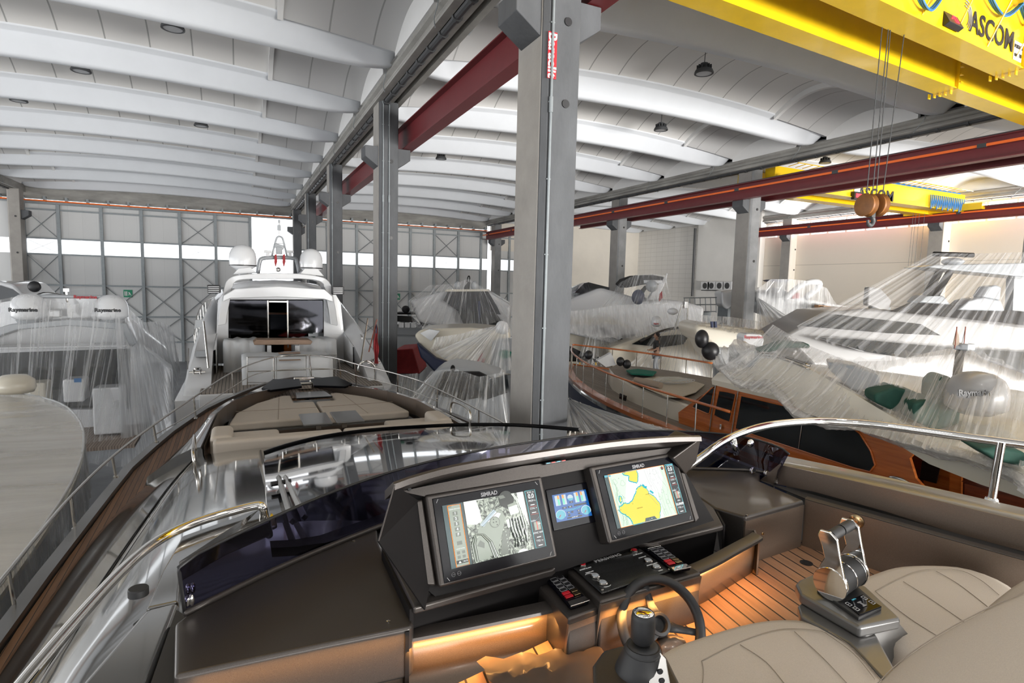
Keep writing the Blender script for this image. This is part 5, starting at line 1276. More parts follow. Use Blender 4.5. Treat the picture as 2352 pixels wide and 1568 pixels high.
strip_light(A(1606, 1311, -1.0) + V((0, -.03, 0)), A(1744, 1238, -1.0) + V((0, -.03, 0)), .9, .03, .03)
strip_light(A(440, 1548, -1.0) + V((0, -.03, 0)), A(930, 1442, -1.0) + V((0, -.03, 0)), 1.0, .03, .03)

# --- helm seats
def pad(pts_px, z, th, name, par, mt_='leather', bev=.03, dome=.02, ins=.12):
    """soft upholstered pad: outline on a plane, gently domed"""
    o = resamp(spline([A(x, y, z) for x, y in pts_px], 6, True) + [A(*pts_px[0], z)], 49)[:-1]; c = sum(o, V((0, 0, 0))) / len(o)
    rows = []
    for t, h in ((1.0, -th), (1.0, -.035), (.985, -.012), (.95, 0), (.85, .008), (.6, .014), (.3, .016), (.02, .016)):
        rows.append([c.lerp(p, t) + V((0, 0, h)) for p in o])
    MB().loft(rows, True, True).build(name, mt_, par, smooth=True)
    return o, c
seat = thing('helm_chair', 'nearest beige upholstered helm seat with a big rounded backrest', 'seat', A(1800, 1560, -1.1), group='pair of beige helm seats')
ZSE = -.98
o, c = pad([(1480, 1580), (1510, 1500), (1620, 1455), (1730, 1425), (1820, 1418), (1900, 1432), (1990, 1490), (2060, 1560), (2100, 1640), (1900, 1720), (1600, 1700)], ZSE, .10, 'seat_cushion', seat)
def seam(par, pts, z, r=.0011):
    MB().tube(spline([A(x, y, z) for x, y in pts], 5), r, 5).build('stitched_seam', 'seam_thread', par, smooth=True)
seam(seat, [(1612, 1517), (1700, 1473), (1790, 1445), (1870, 1446), (1895, 1452)], ZSE + .016); seam(seat, [(1895, 1452), (1960, 1500), (2010, 1560)], ZSE + .015); seam(seat, [(1612, 1517), (1616, 1545), (1610, 1600)], ZSE + .016)
seam(seat, [(1895, 1444), (1960, 1490), (2030, 1570)], ZSE + .012); seam(seat, [(1825, 1450), (1890, 1510), (1945, 1568)], ZSE + .017); seam(seat, [(1700, 1480), (1760, 1520), (1810, 1580)], ZSE + .018)
# its backrest: thick rounded shell filling the bottom right corner
def back(pts_px, z0, lean, name, par):
    pass
def roundpad(par, name, rim_px, y0, th, mt_='leather'):
    """upright rounded cushion whose outline lies on a steep plane"""
    pass
bk = [(1960, 1640), (2010, 1568), (2070, 1510), (2150, 1455), (2250, 1400), (2352, 1355), (2480, 1310), (2600, 1500), (2500, 1800), (2100, 1900)]
pn_ = V((-.42, .62, .66)).normalized(); p0 = A(2100, 1490, -.80)
o = resamp(spline([at(x, y, pl=(p0, pn_)) for x, y in bk], 6, True) + [at(*bk[0], pl=(p0, pn_))], 61)[:-1]; c = sum(o, V((0, 0, 0))) / len(o)
MB().loft([[c.lerp(p, t) + pn_ * h for p in o] for t, h in ((1, -.10), (1.01, -.04), (1.0, -.018), (.975, -.004), (.93, 0), (.8, .005), (.5, .012), (.02, .014))], True, True).build('backrest', 'leather', seat, smooth=True)
MB().tube([c.lerp(p, .955) + pn_ * .001 for p in o], .0012, 5, closed=True).build('stitched_seam', 'seam_thread', seat, smooth=True)
seat2 = thing('helm_chair', 'farther beige helm seat beside the starboard side wall, beyond the throttle arm', 'seat', A(2150, 1400, -1.1), group='pair of beige helm seats')
pad([(1950, 1345), (2010, 1312), (2080, 1296), (2200, 1298), (2290, 1325), (2352, 1365), (2420, 1430), (2300, 1520), (2160, 1540), (2050, 1480), (1980, 1400)], ZSE - .03, .10, 'seat_cushion', seat2)
seam(seat2, [(2010, 1357), (2060, 1330), (2118, 1309), (2198, 1308), (2250, 1330), (2295, 1366)], ZSE - .014); seam(seat2, [(2010, 1357), (2035, 1378), (2090, 1420), (2150, 1458)], ZSE - .014); seam(seat2, [(2150, 1311), (2200, 1340), (2268, 1392)], ZSE - .013); seam(seat2, [(2075, 1335), (2130, 1370), (2215, 1428)], ZSE - .012)
bk = [(2235, 1440), (2260, 1400), (2300, 1365), (2352, 1330), (2460, 1290), (2500, 1400), (2400, 1500)]
p0 = A(2300, 1400, -.93)
o = resamp(spline([at(x, y, pl=(p0, pn_)) for x, y in bk], 6, True) + [at(*bk[0], pl=(p0, pn_))], 41)[:-1]; c = sum(o, V((0, 0, 0))) / len(o)
MB().loft([[c.lerp(p, t) + pn_ * h for p in o] for t, h in ((1, -.08), (1.01, -.03), (1.0, -.012), (.96, 0), (.8, .005), (.02, .012))], True, True).build('backrest', 'leather', seat2, smooth=True)
# --- arm with the twin throttle
arm = thing('arm_console', 'grey metallic arm console between the two helm seats', 'arm console', A(1950, 1420, -1.1))
ZA = -.93
ar = [(1827, 1340), (1836, 1330), (1865, 1318), (1905, 1316), (1990, 1345), (2060, 1410), (2070, 1420), (1975, 1440), (1838, 1362)]
MB().prism([A(x, y, ZA) - V((0, 0, .035)) for x, y in ar], (0, 0, .035)).build('top', 'silver_matte', arm, bevel=.009, seg=3)
q = [A(1975, 1441, ZA - .004), A(2048, 1407, ZA - .004), A(2105, 1475, ZA - .10), A(2030, 1525, ZA - .12)]
MB().prism(q, (0, .01, -.04)).build('rear_slope', 'silver_matte', arm, bevel=.006, seg=3)
ar2 = [(1834, 1395), (1842, 1384), (1900, 1420), (1975, 1465), (2020, 1520), (1990, 1500), (1840, 1410)]
MB().prism([A(x, y, ZA - .035) - V((0, 0, .03)) for x, y in ((1832, 1390), (1850, 1375), (2010, 1450), (2070, 1560), (2030, 1560), (1950, 1475), (1838, 1412))], (0, 0, .03)).build('underbody', 'silver_matte', arm, bevel=.008, seg=3)
thr = thing('throttle', 'chrome and black twin throttle lever on the arm console', 'throttle', A(1930, 1390, ZA))
# keypad base
kb = [A(1876, 1354, ZA + .006), A(1965, 1344, ZA + .006), A(2025, 1397, ZA + .006), A(1972, 1421, ZA + .006)]
MB().prism([p - V((0, 0, .008)) for p in kb], (0, 0, .012)).build('keypad_base', 'black_rubber', thr, bevel=.003)
def P4(x, y): return (1600 + x / 3.128, 1100 + y / 3.128)
kf = [A(*P4(*q), ZA + .012) for q in ((1060, 885), (1190, 830), (1330, 915), (1170, 975))]
MB().prism([p - V((0, 0, .004)) for p in kf], (0, 0, .005)).build('keypad', 'black_gloss', thr, bevel=.001)
m = MB()
for q in ((1205, 852), (1260, 884), (1092, 897), (1147, 930)):
    c = A(*P4(*q), ZA + .014); du = (kf[1] - kf[0]).normalized() * .0065; dv = (kf[2] - kf[1]).normalized() * .0085
    m.tube([c - du - dv, c + du - dv, c + du + dv, c - du + dv], .0006, 4, closed=True)
    m.tube([c - du * .5, c + du * .5], .0006, 4)
m.build('key_symbols', 'print_white', thr)
c = A(*P4(1188, 896), ZA + .014); du = (kf[1] - kf[0]).normalized() * .004; dv = (kf[2] - kf[1]).normalized() * .012
MB().prism([c - du - dv, c + du - dv, c + du + dv, c - du + dv], (0, 0, .0006)).prism([c - du * 2.2 - dv, c + du * 2.2 - dv, c + du * 2.2 - dv * .6, c - du * 2.2 - dv * .6], (0, 0, .0007)).prism([c - du * 2.2 + dv * .6, c + du * 2.2 + dv * .6, c + du * 2.2 + dv, c - du * 2.2 + dv], (0, 0, .0007)).build('hull_symbol', 'print_grey', thr)
text('XENTA', 'lettering', 'scr_gauge', .006, frame(A(*P4(1130, 863), ZA + .0145), du * -1 + du * 2, V((-du.y, du.x, 0))), thr, .0002)
# twin lever: drum and two handles, axis athwartships
p_l = at(*P4(940, 745), y=kb[0].y - .0); dr = .040
axd = V((1, .18, .06)).normalized()
dc = A(*P4(1040, 700), ZA + .058); q9 = 1.38
Lx = (at(*P4(945, 740), y=dc.y) - dc); 
la, lb_ = dc - axd * .050, dc + axd * .050
F_ = frame(dc, V((0, 0, 1)).cross(axd), V((0, 0, 1))).to_3x3()
Rd_ = Matrix((axd.cross(V((0, 0, 1))).normalized(), axd.cross(axd.cross(V((0, 0, 1)))).normalized(), axd)).transposed()
def sc9(p): return [(a * q9, b * q9) for a, b in p]
MB().lathe(sc9([(.030, -.044), (.034, -.040), (.034, -.002), (.034, .002), (.034, .040), (.030, .044)]), dc, 30, Rd_).build('drum', 'black_rubber', thr, smooth='auto')
for s_ in (-.042, .0, .042): MB().lathe(sc9([(.0348, s_ - .0015), (.0348, s_ + .0015)]), dc, 30, Rd_).build('drum_ring', 'chrome', [o for o in thr.children if o.name.startswith('drum')][0], smooth='auto')
fw = V((axd.y, -axd.x, 0)).normalized() * -1
prof = [(-.030, .0), (-.026, .030), (-.016, .055), (-.024, .080), (-.034, .100), (-.030, .114), (-.008, .116), (.008, .104), (.016, .07), (.030, .02), (.032, 0)]
for s_ in (-1, 1):
    e = dc + axd * s_ * .049 * q9
    MB().lathe(sc9([(.036, -.004), (.037, -.002), (.037, .002), (.036, .004)]), e, 30, Rd_).build('side_disc', 'chrome', thr, smooth='auto')
    MB().prism([e + (fw * -a + V((0, 0, b))) * q9 - axd * .005 for a, b in prof], axd * .010).build('lever', 'chrome', thr, bevel=.003, seg=3)
    a0 = dc + (V((0, 0, .104)) + fw * .010) * q9
    MB().tube([a0 + axd * (s_ * .003), a0 + axd * (s_ * .046 * q9)], .017, 16).build('grip', 'black_rubber', thr, smooth='auto')
# --- joystick pod
jp = thing('joystick_pod', 'grey pod arm under the joystick at the bottom of the picture', 'arm console', A(1400, 1540, -1.0))
MB().prism([A(x, y, -.90) - V((0, 0, .03)) for x, y in ((1360, 1525), (1385, 1490), (1430, 1478), (1530, 1500), (1570, 1580), (1590, 1700), (1380, 1700), (1362, 1580))], (0, 0, .03)).build('top', 'dash_top', jp, bevel=.012, seg=3)
js = thing('joystick', 'black docking joystick with chrome trim and round chrome cap', 'joystick', A(1475, 1520, -.9))
jb = A(1478, 1535, -.90)
def J(x, y, yy): return at(x, y, y=yy)
yj = jb.y
bodyr = [(1452, 1600, 62), (1462, 1560, 58), (1468, 1530, 52), (1474, 1500, 44), (1477, 1482, 38)]
def pxr(p, r): return r * (RW.transposed() @ (p - CAMP)).z * -1 / FPX
rows = []
for x, y, r in bodyr:
    p = J(x, y, yj); rr_ = pxr(p, r); rows.append([p + V((rr_ * cos(a), rr_ * sin(a) * 1.0, 0)) for a in [k * 2 * pi / 24 for k in range(24)]])
MB().loft(rows, True, True).build('base', 'black_rubber', js, smooth='auto')
p = J(1476, 1492, yj); r0 = pxr(p, 42)
MB().lathe([(r0, -.008), (r0 * 1.02, 0), (r0 * .8, .012), (r0 * .62, .016)], p, 24).build('boot', 'black_rubber', js, smooth='auto')
q = J(1476, 1440, yj); kr = pxr(q, 27.5); ax_ = (J(1477, 1412, yj) - J(1475, 1478, yj)); hL = ax_.length
MB().lathe([(kr * .72, 0), (kr * .98, hL * .15), (kr * 1.0, hL * .5), (kr * .98, hL * .85), (kr * .92, hL * 1.0), (kr * .8, hL * 1.03)], J(1475, 1474, yj), 28).build('knob', 'black_rubber', js, smooth=True)
tp_ = J(1475, 1474, yj) + V((0, 0, hL * 1.03)); MB().lathe([(kr * .84, -.002), (kr * .82, .001), (kr * .5, .003), (.001, .0035)], tp_, 28).build('cap', 'chrome', js, smooth=True)
# chrome collar sweeping down to two small buttons
cpl = [(1452, 1498), (1470, 1512), (1510, 1490), (1530, 1512), (1540, 1568), (1538, 1640), (1500, 1640), (1490, 1560), (1465, 1525)]
pnj = V((-.25, -.75, .6)).normalized(); pj0 = J(1500, 1540, yj - .045)
MB().prism([at(x, y, pl=(pj0, pnj)) for x, y in cpl], pnj * -.012).build('chrome_collar', 'chrome', js, bevel=.003, seg=2)
for q in ((1516, 1541), (1520, 1562)):
    MB().lathe([(.0065, 0), (.0065, .003), (.005, .004)], at(*q, pl=(pj0 + pnj * .001, pnj)), 16, frame(V((0, 0, 0)), V((1, 0, 0)) - pnj * pnj.x, V((0, 0, 1))).to_3x3()).build('button', 'print_black', js)
# crumpled protective cloth at the foot of the console
m = MB(); R9 = random.Random(5); rows = []
for i in range(9):
    rows.append([lerp(A(1130, 1590, -1.16), A(1420, 1540, -1.16), j / 14) + V((0, .03 * i - .12, .02 + .014 * sin(i * 1.3 + j * .9) * cos(j * .7 + i) + R9.uniform(-.003, .003))) for j in range(15)])
tag(m.loft(rows).build('protective_cloth', 'brown_sheet', smooth=True), 'crumpled brown protective cloth on the sole beneath the helm console', 'cloth')

# ================================================================== BOATS
def D(px, py, d): return CAMP + ray(px, py) * (d / FPX)
def sheet(name, label, strips, mat_='film', cat='plastic cover', parent=None, pleat=.03, m=10, n=70, seed=1, group=None):
    """draped plastic: every strip runs from a ridge line down to a hem line, sagging in between"""
    R_ = random.Random(seed); mb = MB(); uv = []
    for st in strips:
        a, b = st[0], st[1]; sag = st[2] if len(st) > 2 else 0
        A_, B_ = resamp(a if len(a) > 1 else [a[0], a[0] + V((.001, 0, 0))], n), resamp(b, n)
        Lh = max(sum((q - p).length for p, q in zip(B_, B_[1:])), sum((q - p).length for p, q in zip(A_, A_[1:])))
        ph = [R_.uniform(0, 6.28) for _ in range(6)]
        rows = []
        for j in range(m + 1):
            t = j / m; row = []
            for i in range(n):
                p = A_[i].lerp(B_[i], t); s = sin(pi * t)
                w = sum(sin(i * f + ph[k]) for k, f in enumerate((.45, .9, 1.7, 2.6))) * pleat * (.25 + .75 * t)
                nd = (B_[i] - A_[i]); hx = V((nd.y, -nd.x, 0)); tv = (B_[min(i + 1, n - 1)] - B_[max(i - 1, 0)]); nn_ = nd.cross(tv)
                nn_ = nn_.normalized() if nn_.length > 1e-6 else V((0, 0, 1))
                row.append(p + nn_ * w * (1 if 0 < t else 0) + V((0, 0, -sag * s)))
                uv.append((i / (n - 1) * Lh / 6 + seed, t + seed * .37))
            rows.append(row)
        mb.loft(rows)
    mb.uv = uv
    o = mb.build(name, mat_, parent, smooth=True)
    if label: tag(o, label, cat, group)
    return o
def fold(prof, c, w, d0): pass
def dome(c, r, h, par, name='satellite_dome', band=True, mt_='gelcoat', base=True):
    d_ = MB().lathe([(r * .55, -.18 * h), (r * .98, 0), (r * 1.0, .06 * h), (r, .4 * h), (r * .95, .6 * h), (r * .8, .8 * h), (r * .5, .94 * h), (r * .2, .99 * h), (.002, h)], c, 28).build(name, mt_, par, smooth=True)
    if band: MB().lathe([(r * 1.012, .0), (r * 1.012, .055 * h)], c, 28).build('dome_band', 'print_black', d_, smooth='auto')
    if base: MB().lathe([(r * .3, -.5 * h), (r * .5, -.17 * h)], c, 20).build('dome_foot', mt_, d_, smooth='auto')
def simple_hull(name, x0, ystern, ybow, hb, zdeck, zkeel, mt_, par, stripe=None, flare=.25, n=22):
    rows = []
    for i in range(n + 1):
        t = i / n; y = lerp(ystern, ybow, t); b = hb * (1 - max(0, (t - .45) / .55) ** 2.3) + .01; zz = zdeck + .35 * t * t
        rows.append([W(x0 - b, y, zz), W(x0 - b * (1 - flare * .3), y, lerp(zz, zkeel, .35)), W(x0 - b * (1 - flare), y, lerp(zz, zkeel, .7)), W(x0, y, zkeel + .6 * max(0, t - .6)),
                     W(x0 + b * (1 - flare), y, lerp(zz, zkeel, .7)), W(x0 + b * (1 - flare * .3), y, lerp(zz, zkeel, .35)), W(x0 + b, y, zz)])
    MB().loft(rows, True, True).build(name, mt_, par, smooth='auto')
    return rows

# ------------------------------------------------------------------ centre yacht, stern towards us
cy_ = thing('motor_yacht', 'white yacht moored stern on in the middle, with two satellite domes over its arch', 'yacht', W(1.35, 19, -7.2))
XY = 1.33
def Q(px, py, y): return at(px, py, y=y)
Yst = [16.6, 17.5, 18.5, 20.0, 22.0, 24.0, 28.0]
oL = [Q(405, 985, 16.6), Q(422, 900, 17.5), Q(431, 850, 18.5), Q(444, 800, 20), Q(463, 740, 22), Q(484, 692, 24), Q(505, 668, 28)]
iL = [Q(483, 960, 16.6), Q(484, 895, 17.5), Q(486, 852, 18.5), Q(489, 806, 20), Q(497, 765, 22), Q(508, 720, 24), Q(520, 690, 28)]
oR = [V((2 * 1.42 - p.x, p.y, p.z)) for p in oL]
iR = [V((2 * 1.42 - p.x, p.y, p.z)) for p in iL]
for nm, o_, i_, s in (('port_quarter', oL, iL, -1), ('starboard_quarter', oR, iR, 1)):
    rows = []
    for a, b in zip(o_, i_):
        low = W(a.x - CAMP.x + s * -.15, a.y, -5.6)
        rows.append([low, V((a.x + s * .06, a.y, lerp(a.z, low.z, .4))), a, a + V((-s * .08, 0, .06)), b + V((0, 0, .05)), b, V((b.x, b.y, CZ - 3.05))])
    MB().loft(rows).build(nm, 'gelcoat', cy_, smooth='auto', solid=.02)
hb = MB(); low = []
MB().prism([W(-1.5, 16.7, -3.1), W(4.3, 16.7, -3.1), W(4.2, 16.9, -5.0), W(2.6, 17.0, -6.4), W(.2, 17.0, -6.4), W(-1.4, 16.9, -5.0)], (0, 22, 0)).build('hull', 'gelcoat', cy_)
Pz = -2.98
MB().prism([W(-.95, 16.75, Pz), W(3.78, 16.75, Pz), W(3.70, 22.0, Pz), W(-.85, 22.0, Pz)], (0, 0, .04)).build('aft_deck', 'teak_grey_long', cy_)
# transom face with lockers and steps
MB().span(W(-.95, 16.60, -3.75), W(3.8, 16.72, -2.96)).build('transom', 'gelcoat', cy_, bevel=.04)
MB().span(W(-.55, 16.50, -3.60), W(.10, 16.62, -3.18)).build('transom_locker', 'gelcoat_grey', cy_, bevel=.02)
MB().span(W(-.50, 16.42, -3.62), W(.10, 16.62, -3.56)).build('teak_step', 'teak_grey', cy_)
MB().span(W(-1.2, 15.9, -4.4), W(4.0, 16.7, -4.3)).build('swim_platform', 'teak_grey', cy_, bevel=.02)
for nm, q in (('cleat_recess', ((434, 853), (472, 850), (474, 888), (436, 890))), ('cleat_recess', ((842, 832), (868, 830), (872, 862), (848, 865)))):
    pts = [at(x, y, pl=(iL[2] if x < 600 else iR[2], V((0.05 if x < 600 else -.05, -.72, .7)))) for x, y in q]
    c = sum(pts, V((0, 0, 0))) / 4; MB().prism([p + V((0, -.02, .02)) for p in pts], (0, .03, -.03)).build(nm, 'gelcoat_grey', cy_, bevel=.02)
    m = MB().tube([c + V((-.08, -.05, .0)), c + V((-.08, -.06, .28))], .04, 10).tube([c + V((.08, -.05, .0)), c + V((.08, -.06, .28))], .04, 10).tube([c + V((-.2, -.06, .2)), c + V((.2, -.06, .2))], .035, 10)
    m.lathe([(.09, 0), (.09, .05)], c + V((0, -.06, .28)), 16).build('mooring_bitts', 'chrome', cy_, smooth='auto')
# superstructure around the saloon doors
YB = 21.8
for i_, xc in ((iL, Q(499, 760, YB).x), (iR, Q(790, 760, YB).x)):
    MB().loft([[p + V((0, 0, .02)), V((xc, p.y, p.z + .05)), V((xc, p.y, CZ - 2.9))] for p in i_[3:]]).build('side_deck', 'gelcoat', cy_, smooth='auto', solid=.02)
MB().prism([Q(492, 835, YB), Q(497, 760, YB), Q(500, 690, YB), Q(520, 662, YB), Q(765, 665, YB), Q(783, 695, YB), Q(790, 760, YB), Q(800, 838, YB), Q(744, 838, YB), Q(743, 688, YB), Q(525, 688, YB), Q(525, 835, YB)], (0, .25, 0)).build('saloon_bulkhead', 'gelcoat', cy_, bevel=.02)
MB().prism([p + V((.01, .27, 0)) for p in (Q(497, 835, YB), Q(499, 760, YB), Q(504, 690, YB), Q(524, 664, YB), Q(524, 835, YB))], (0, 12, 0)).build('cabin_side', 'gelcoat', cy_)
MB().prism([p + V((-.01, .27, 0)) for p in (Q(760, 835, YB), Q(760, 667, YB), Q(783, 695, YB), Q(790, 760, YB), Q(798, 835, YB))], (0, 12, 0)).build('cabin_side', 'gelcoat', cy_)
# dim saloon interior behind the glass
sal = MB(); a, b = Q(526, 838, YB + .3), Q(742, 690, YB + .3)
MB().span(V((a.x, a.y + 5, a.z)), V((b.x, a.y + 5.1, b.z))).span(V((a.x, a.y, b.z)), V((b.x, a.y + 5, b.z + .05))).build('saloon_lining', 'dash_dark', cy_)
MB().span(V((a.x, a.y + .1, a.z)), V((b.x, a.y + 5, a.z + .04))).build('saloon_sole', 'varnish_dark', cy_)
MB().span(V((a.x + 1.55, a.y + 4.6, a.z + .85)), V((b.x - .6, a.y + 4.7, a.z + 1.5))).build('picture_panel', 'navy', cy_)
MB().span(V((a.x + 1.1, a.y + 4.4, b.z - .75)), V((b.x - .3, a.y + 4.5, b.z - .66))).build('wood_trim', 'varnish', cy_)
MB().span(V((a.x + 1.0, a.y + .6, a.z)), V((a.x + 1.35, a.y + 1.6, a.z + .62))).build('cabin_chair', 'dash_dark', cy_, bevel=.05)
MB().span(V((a.x + 1.85, a.y + 1.2, a.z)), V((a.x + 2.7, a.y + 2.2, a.z + .55))).build('leather_stool', 'varnish', cy_, bevel=.05)
MB().prism([V((a.x + 1.75, a.y + 2.5, a.z + .75)), V((a.x + 2.3, a.y + 2.5, a.z + 1.05)), V((a.x + 2.45, a.y + 2.5, a.z + 1.75)), V((a.x + 2.9, a.y + 2.5, a.z + .9)), V((a.x + 2.6, a.y + 2.5, a.z + .65))], (0, .5, 0)).build('red_blanket', 'red_cloth', cy_)
MB().span(V((a.x + 2.1, a.y + 1.5, a.z + .68)), V((a.x + 3.1, a.y + 2.3, a.z + .74))).build('saloon_table', 'teal_cloth', cy_)
MB().span(V((a.x + .45, a.y + 1.0, a.z + .75)), V((a.x + 1.05, a.y + 1.6, a.z + .80))).build('saloon_table', 'varnish', cy_)
# glass doors
for (x0, x1, y1, nm) in ((526, 554, 768, 0), (554, 616, 768, 0), (662, 719, 766, 0), (719, 742, 764, 0)):
    MB().prism([Q(x0, 690, YB - .02), Q(x1, 690, YB - .02), Q(x1, y1, YB - .02), Q(x0, y1, YB - .02)], (0, .02, 0)).build('door_glass', 'glass_smoke', cy_)
m = MB()
for x in (616, 661): m.span(Q(x - .8, 798, YB - .06), Q(x + .8, 690, YB - .03))
m.build('door_frame', 'steel', cy_)
MB().span(Q(618, 694, YB - .04), Q(660, 691, YB - .02)).build('door_header', 'steel', cy_)
# roof slab, arch, vents
m = MB()
Yr = 21.0
def roofrow(y, e): return [Q(505 + e, 690, Yr)]
MB().prism([Q(512, 693, Yr), Q(514, 678, Yr), Q(540, 663, Yr), Q(640, 657, Yr), Q(745, 664, Yr), Q(764, 680, Yr), Q(766, 694, Yr), Q(745, 687, Yr), Q(640, 682, Yr), Q(530, 685, Yr)], (0, .9, 0)).build('roof_edge', 'gelcoat', cy_, bevel=.03)
rr0 = [Q(530, 672, 21.9), Q(585, 664, 21.9), Q(640, 661, 21.9), Q(700, 664, 21.9), Q(752, 673, 21.9)]
MB().loft([rr0, [p + V((0, 3, .25)) for p in rr0], [p + V((0, 8, .2)) for p in rr0], [lerp(p, Q(640, 661, 21.9), .3) + V((0, 13, -.3)) for p in rr0]]).build('roof', 'gelcoat', cy_, solid=.08, smooth=True)
archp = [Q(500, 748, 20.9), Q(504, 715, 21.0), Q(511, 680, 21.2), Q(516, 655, 21.4), Q(526, 640, 21.5), Q(545, 632, 21.5), Q(590, 628, 21.5), Q(640, 627, 21.5), Q(695, 629, 21.5), Q(735, 635, 21.5), Q(752, 643, 21.5), Q(762, 658, 21.4), Q(766, 682, 21.2), Q(772, 715, 21.0), Q(776, 748, 20.9)]
rows = []
ap = spline(archp, 4); cA = Q(638, 720, 21.3)
for i, p in enumerate(ap):
    d = (cA - p); d.y = 0; d.normalize(); wd = .20 if 14 < i < 42 else .24
    rows.append([p, p + V((0, 1.1, 0)), p + V((0, 1.1, 0)) + d * wd, p + d * wd])
MB().loft(rows, True, True).build('radar_arch', 'gelcoat', cy_, bevel=.03)
for (xa, xb) in ((475, 506), (763, 790)):
    y0, y1 = (654, 674) if xa < 600 else (657, 677)
    MB().prism([Q(xa, y0, 21.1), Q(xb, y0 + 1, 21.1), Q(xb, y1 - 1, 21.1), Q(xa + (2 if xa < 600 else 0), y1, 21.1)], (0, .8, 0)).build('air_vent', 'print_black', cy_, bevel=.02)
    m = MB()
    for k in range(4): zz = y0 + 4 + k * 4.2; m.prism([Q(xa + 3, zz, 21.05), Q(xb - 3, zz, 21.05), Q(xb - 3, zz + 1.1, 21.05), Q(xa + 3, zz + 1.1, 21.05)], (0, .1, 0))
    m.build('vent_slats', 'gelcoat', cy_)
MB().prism([Q(535, 630, 22.2), Q(548, 617, 22.2), Q(575, 614, 22.2), Q(590, 627, 22.2)], (0, .8, 0)).build('dome_plinth', 'gelcoat', cy_)
MB().prism([Q(690, 628, 22.2), Q(700, 617, 22.2), Q(730, 618, 22.2), Q(744, 634, 22.2)], (0, .8, 0)).build('dome_plinth', 'gelcoat', cy_)
for px, top_, bot in ((558, 562, 611), (715, 571, 617)):
    c = Q(px, bot, 22.6); h = (Q(px, top_, 22.6) - c).length; dome(c, .44 if px < 600 else .40, h, cy_)
# mast: A-frame with top mast, spreader, radar
Ym = 23.5
def mt(ptsq, r, nm, mm='gelcoat'): MB().tube(spline([Q(x, y, Ym) for x, y in ptsq], 3), r, 8).build(nm, mm, cy_, smooth=True)
mt([(592, 628), (596, 603), (604, 593), (640, 591), (674, 593), (682, 600), (688, 630)], .075, 'mast_frame', 'gelcoat_grey')
mt([(624, 590), (632, 558), (636, 546), (641, 543), (648, 546), (652, 558), (660, 590)], .035, 'mast_leg', 'gelcoat_grey')
mt([(641, 545), (641, 524), (642, 506)], .03, 'mast_head'); mt([(630, 559), (655, 559)], .02, 'mast_spreader')
for x in (615, 666): MB().box(Q(x, 578, Ym), (.26, .12, .10)).box(Q(x, 585, Ym), (.12, .1, .14)).build('horn_bracket', 'gelcoat', cy_, bevel=.02)
MB().box(Q(641, 566, Ym), (.34, .2, .16), Matrix.Rotation(.25, 3, 'Y')).box(Q(641, 575, Ym), (.22, .22, .28)).build('radar', 'gelcoat_grey', cy_, bevel=.03)
MB().box(Q(641, 523, Ym), (.12, .12, .2)).box(Q(641, 508, Ym), (.07, .07, .12)).build('nav_light', 'gelcoat_grey', cy_, bevel=.01)
MB().ell(Q(639, 619, Ym - .4), (.09, .09, .09), 14, 8).build('search_light', 'chrome', cy_, smooth=True)
for x, c_ in ((633, 'red_cloth'), (652, 'red_cloth')):
    m = MB().prism([Q(x - 2, 585, Ym - .2), Q(x + 2, 583, Ym - .2), Q(x + 4, 600, Ym - .2), Q(x, 614, Ym - .2), Q(x - 3, 602, Ym - .2)], (0, .03, 0)); m.build('pennant', c_, cy_)
# side rails
for s, base in ((0, ((446, 770, 20.5), (449, 742, 21.5), (456, 715, 22.5), (470, 693, 24), (490, 684, 26))), (1, ((832, 775, 20.5), (820, 755, 21.5), (805, 735, 22.5), (788, 717, 24), (768, 703, 26)))):
    lo_ = [Q(x + (3 if not s else -3), y + 34, yy) for x, y, yy in base]; hi_ = [Q(*b) for b in base]
    MB().tube(spline(hi_, 4), .022, 8).build('side_rail', 'steel', cy_, smooth=True)
    for a, b in zip(resamp(hi_, 10), resamp(lo_, 10)): MB().tube([a, b], .014, 6).build('rail_stanchion', 'steel', cy_)
# poles and staffs on the quarters
MB().tube([Q(468, 738, 18.6), Q(479, 845, 18.0)], .028, 8).build('davit_pole', 'steel', cy_, smooth='auto')
MB().tube([Q(433, 800, 18.6), Q(431, 848, 18.0)], .015, 8).build('davit_pole', 'steel', cy_)
MB().tube([Q(844, 731, 18.6), Q(829, 828, 18.0)], .025, 8).build('davit_pole', 'steel', cy_, smooth='auto')
MB().tube(spline([Q(823, 853, 17.3), Q(825, 838, 17.3), Q(836, 830, 17.3), Q(850, 831, 17.3), Q(861, 845, 17.3), Q(862, 870, 17.3), Q(862, 900, 17.3)], 4), .03, 10).build('gangway_rail', 'chrome', cy_, smooth=True)
MB().prism([Q(446, 756, 20), Q(468, 748, 20), Q(470, 735, 20), Q(449, 735, 20)], (0, .3, 0)).build('locker_box', 'gelcoat_grey', cy_)
MB().span(Q(452, 817, 19.5), Q(476, 806, 19.2)).build('cockpit_locker', 'gelcoat_grey', cy_)
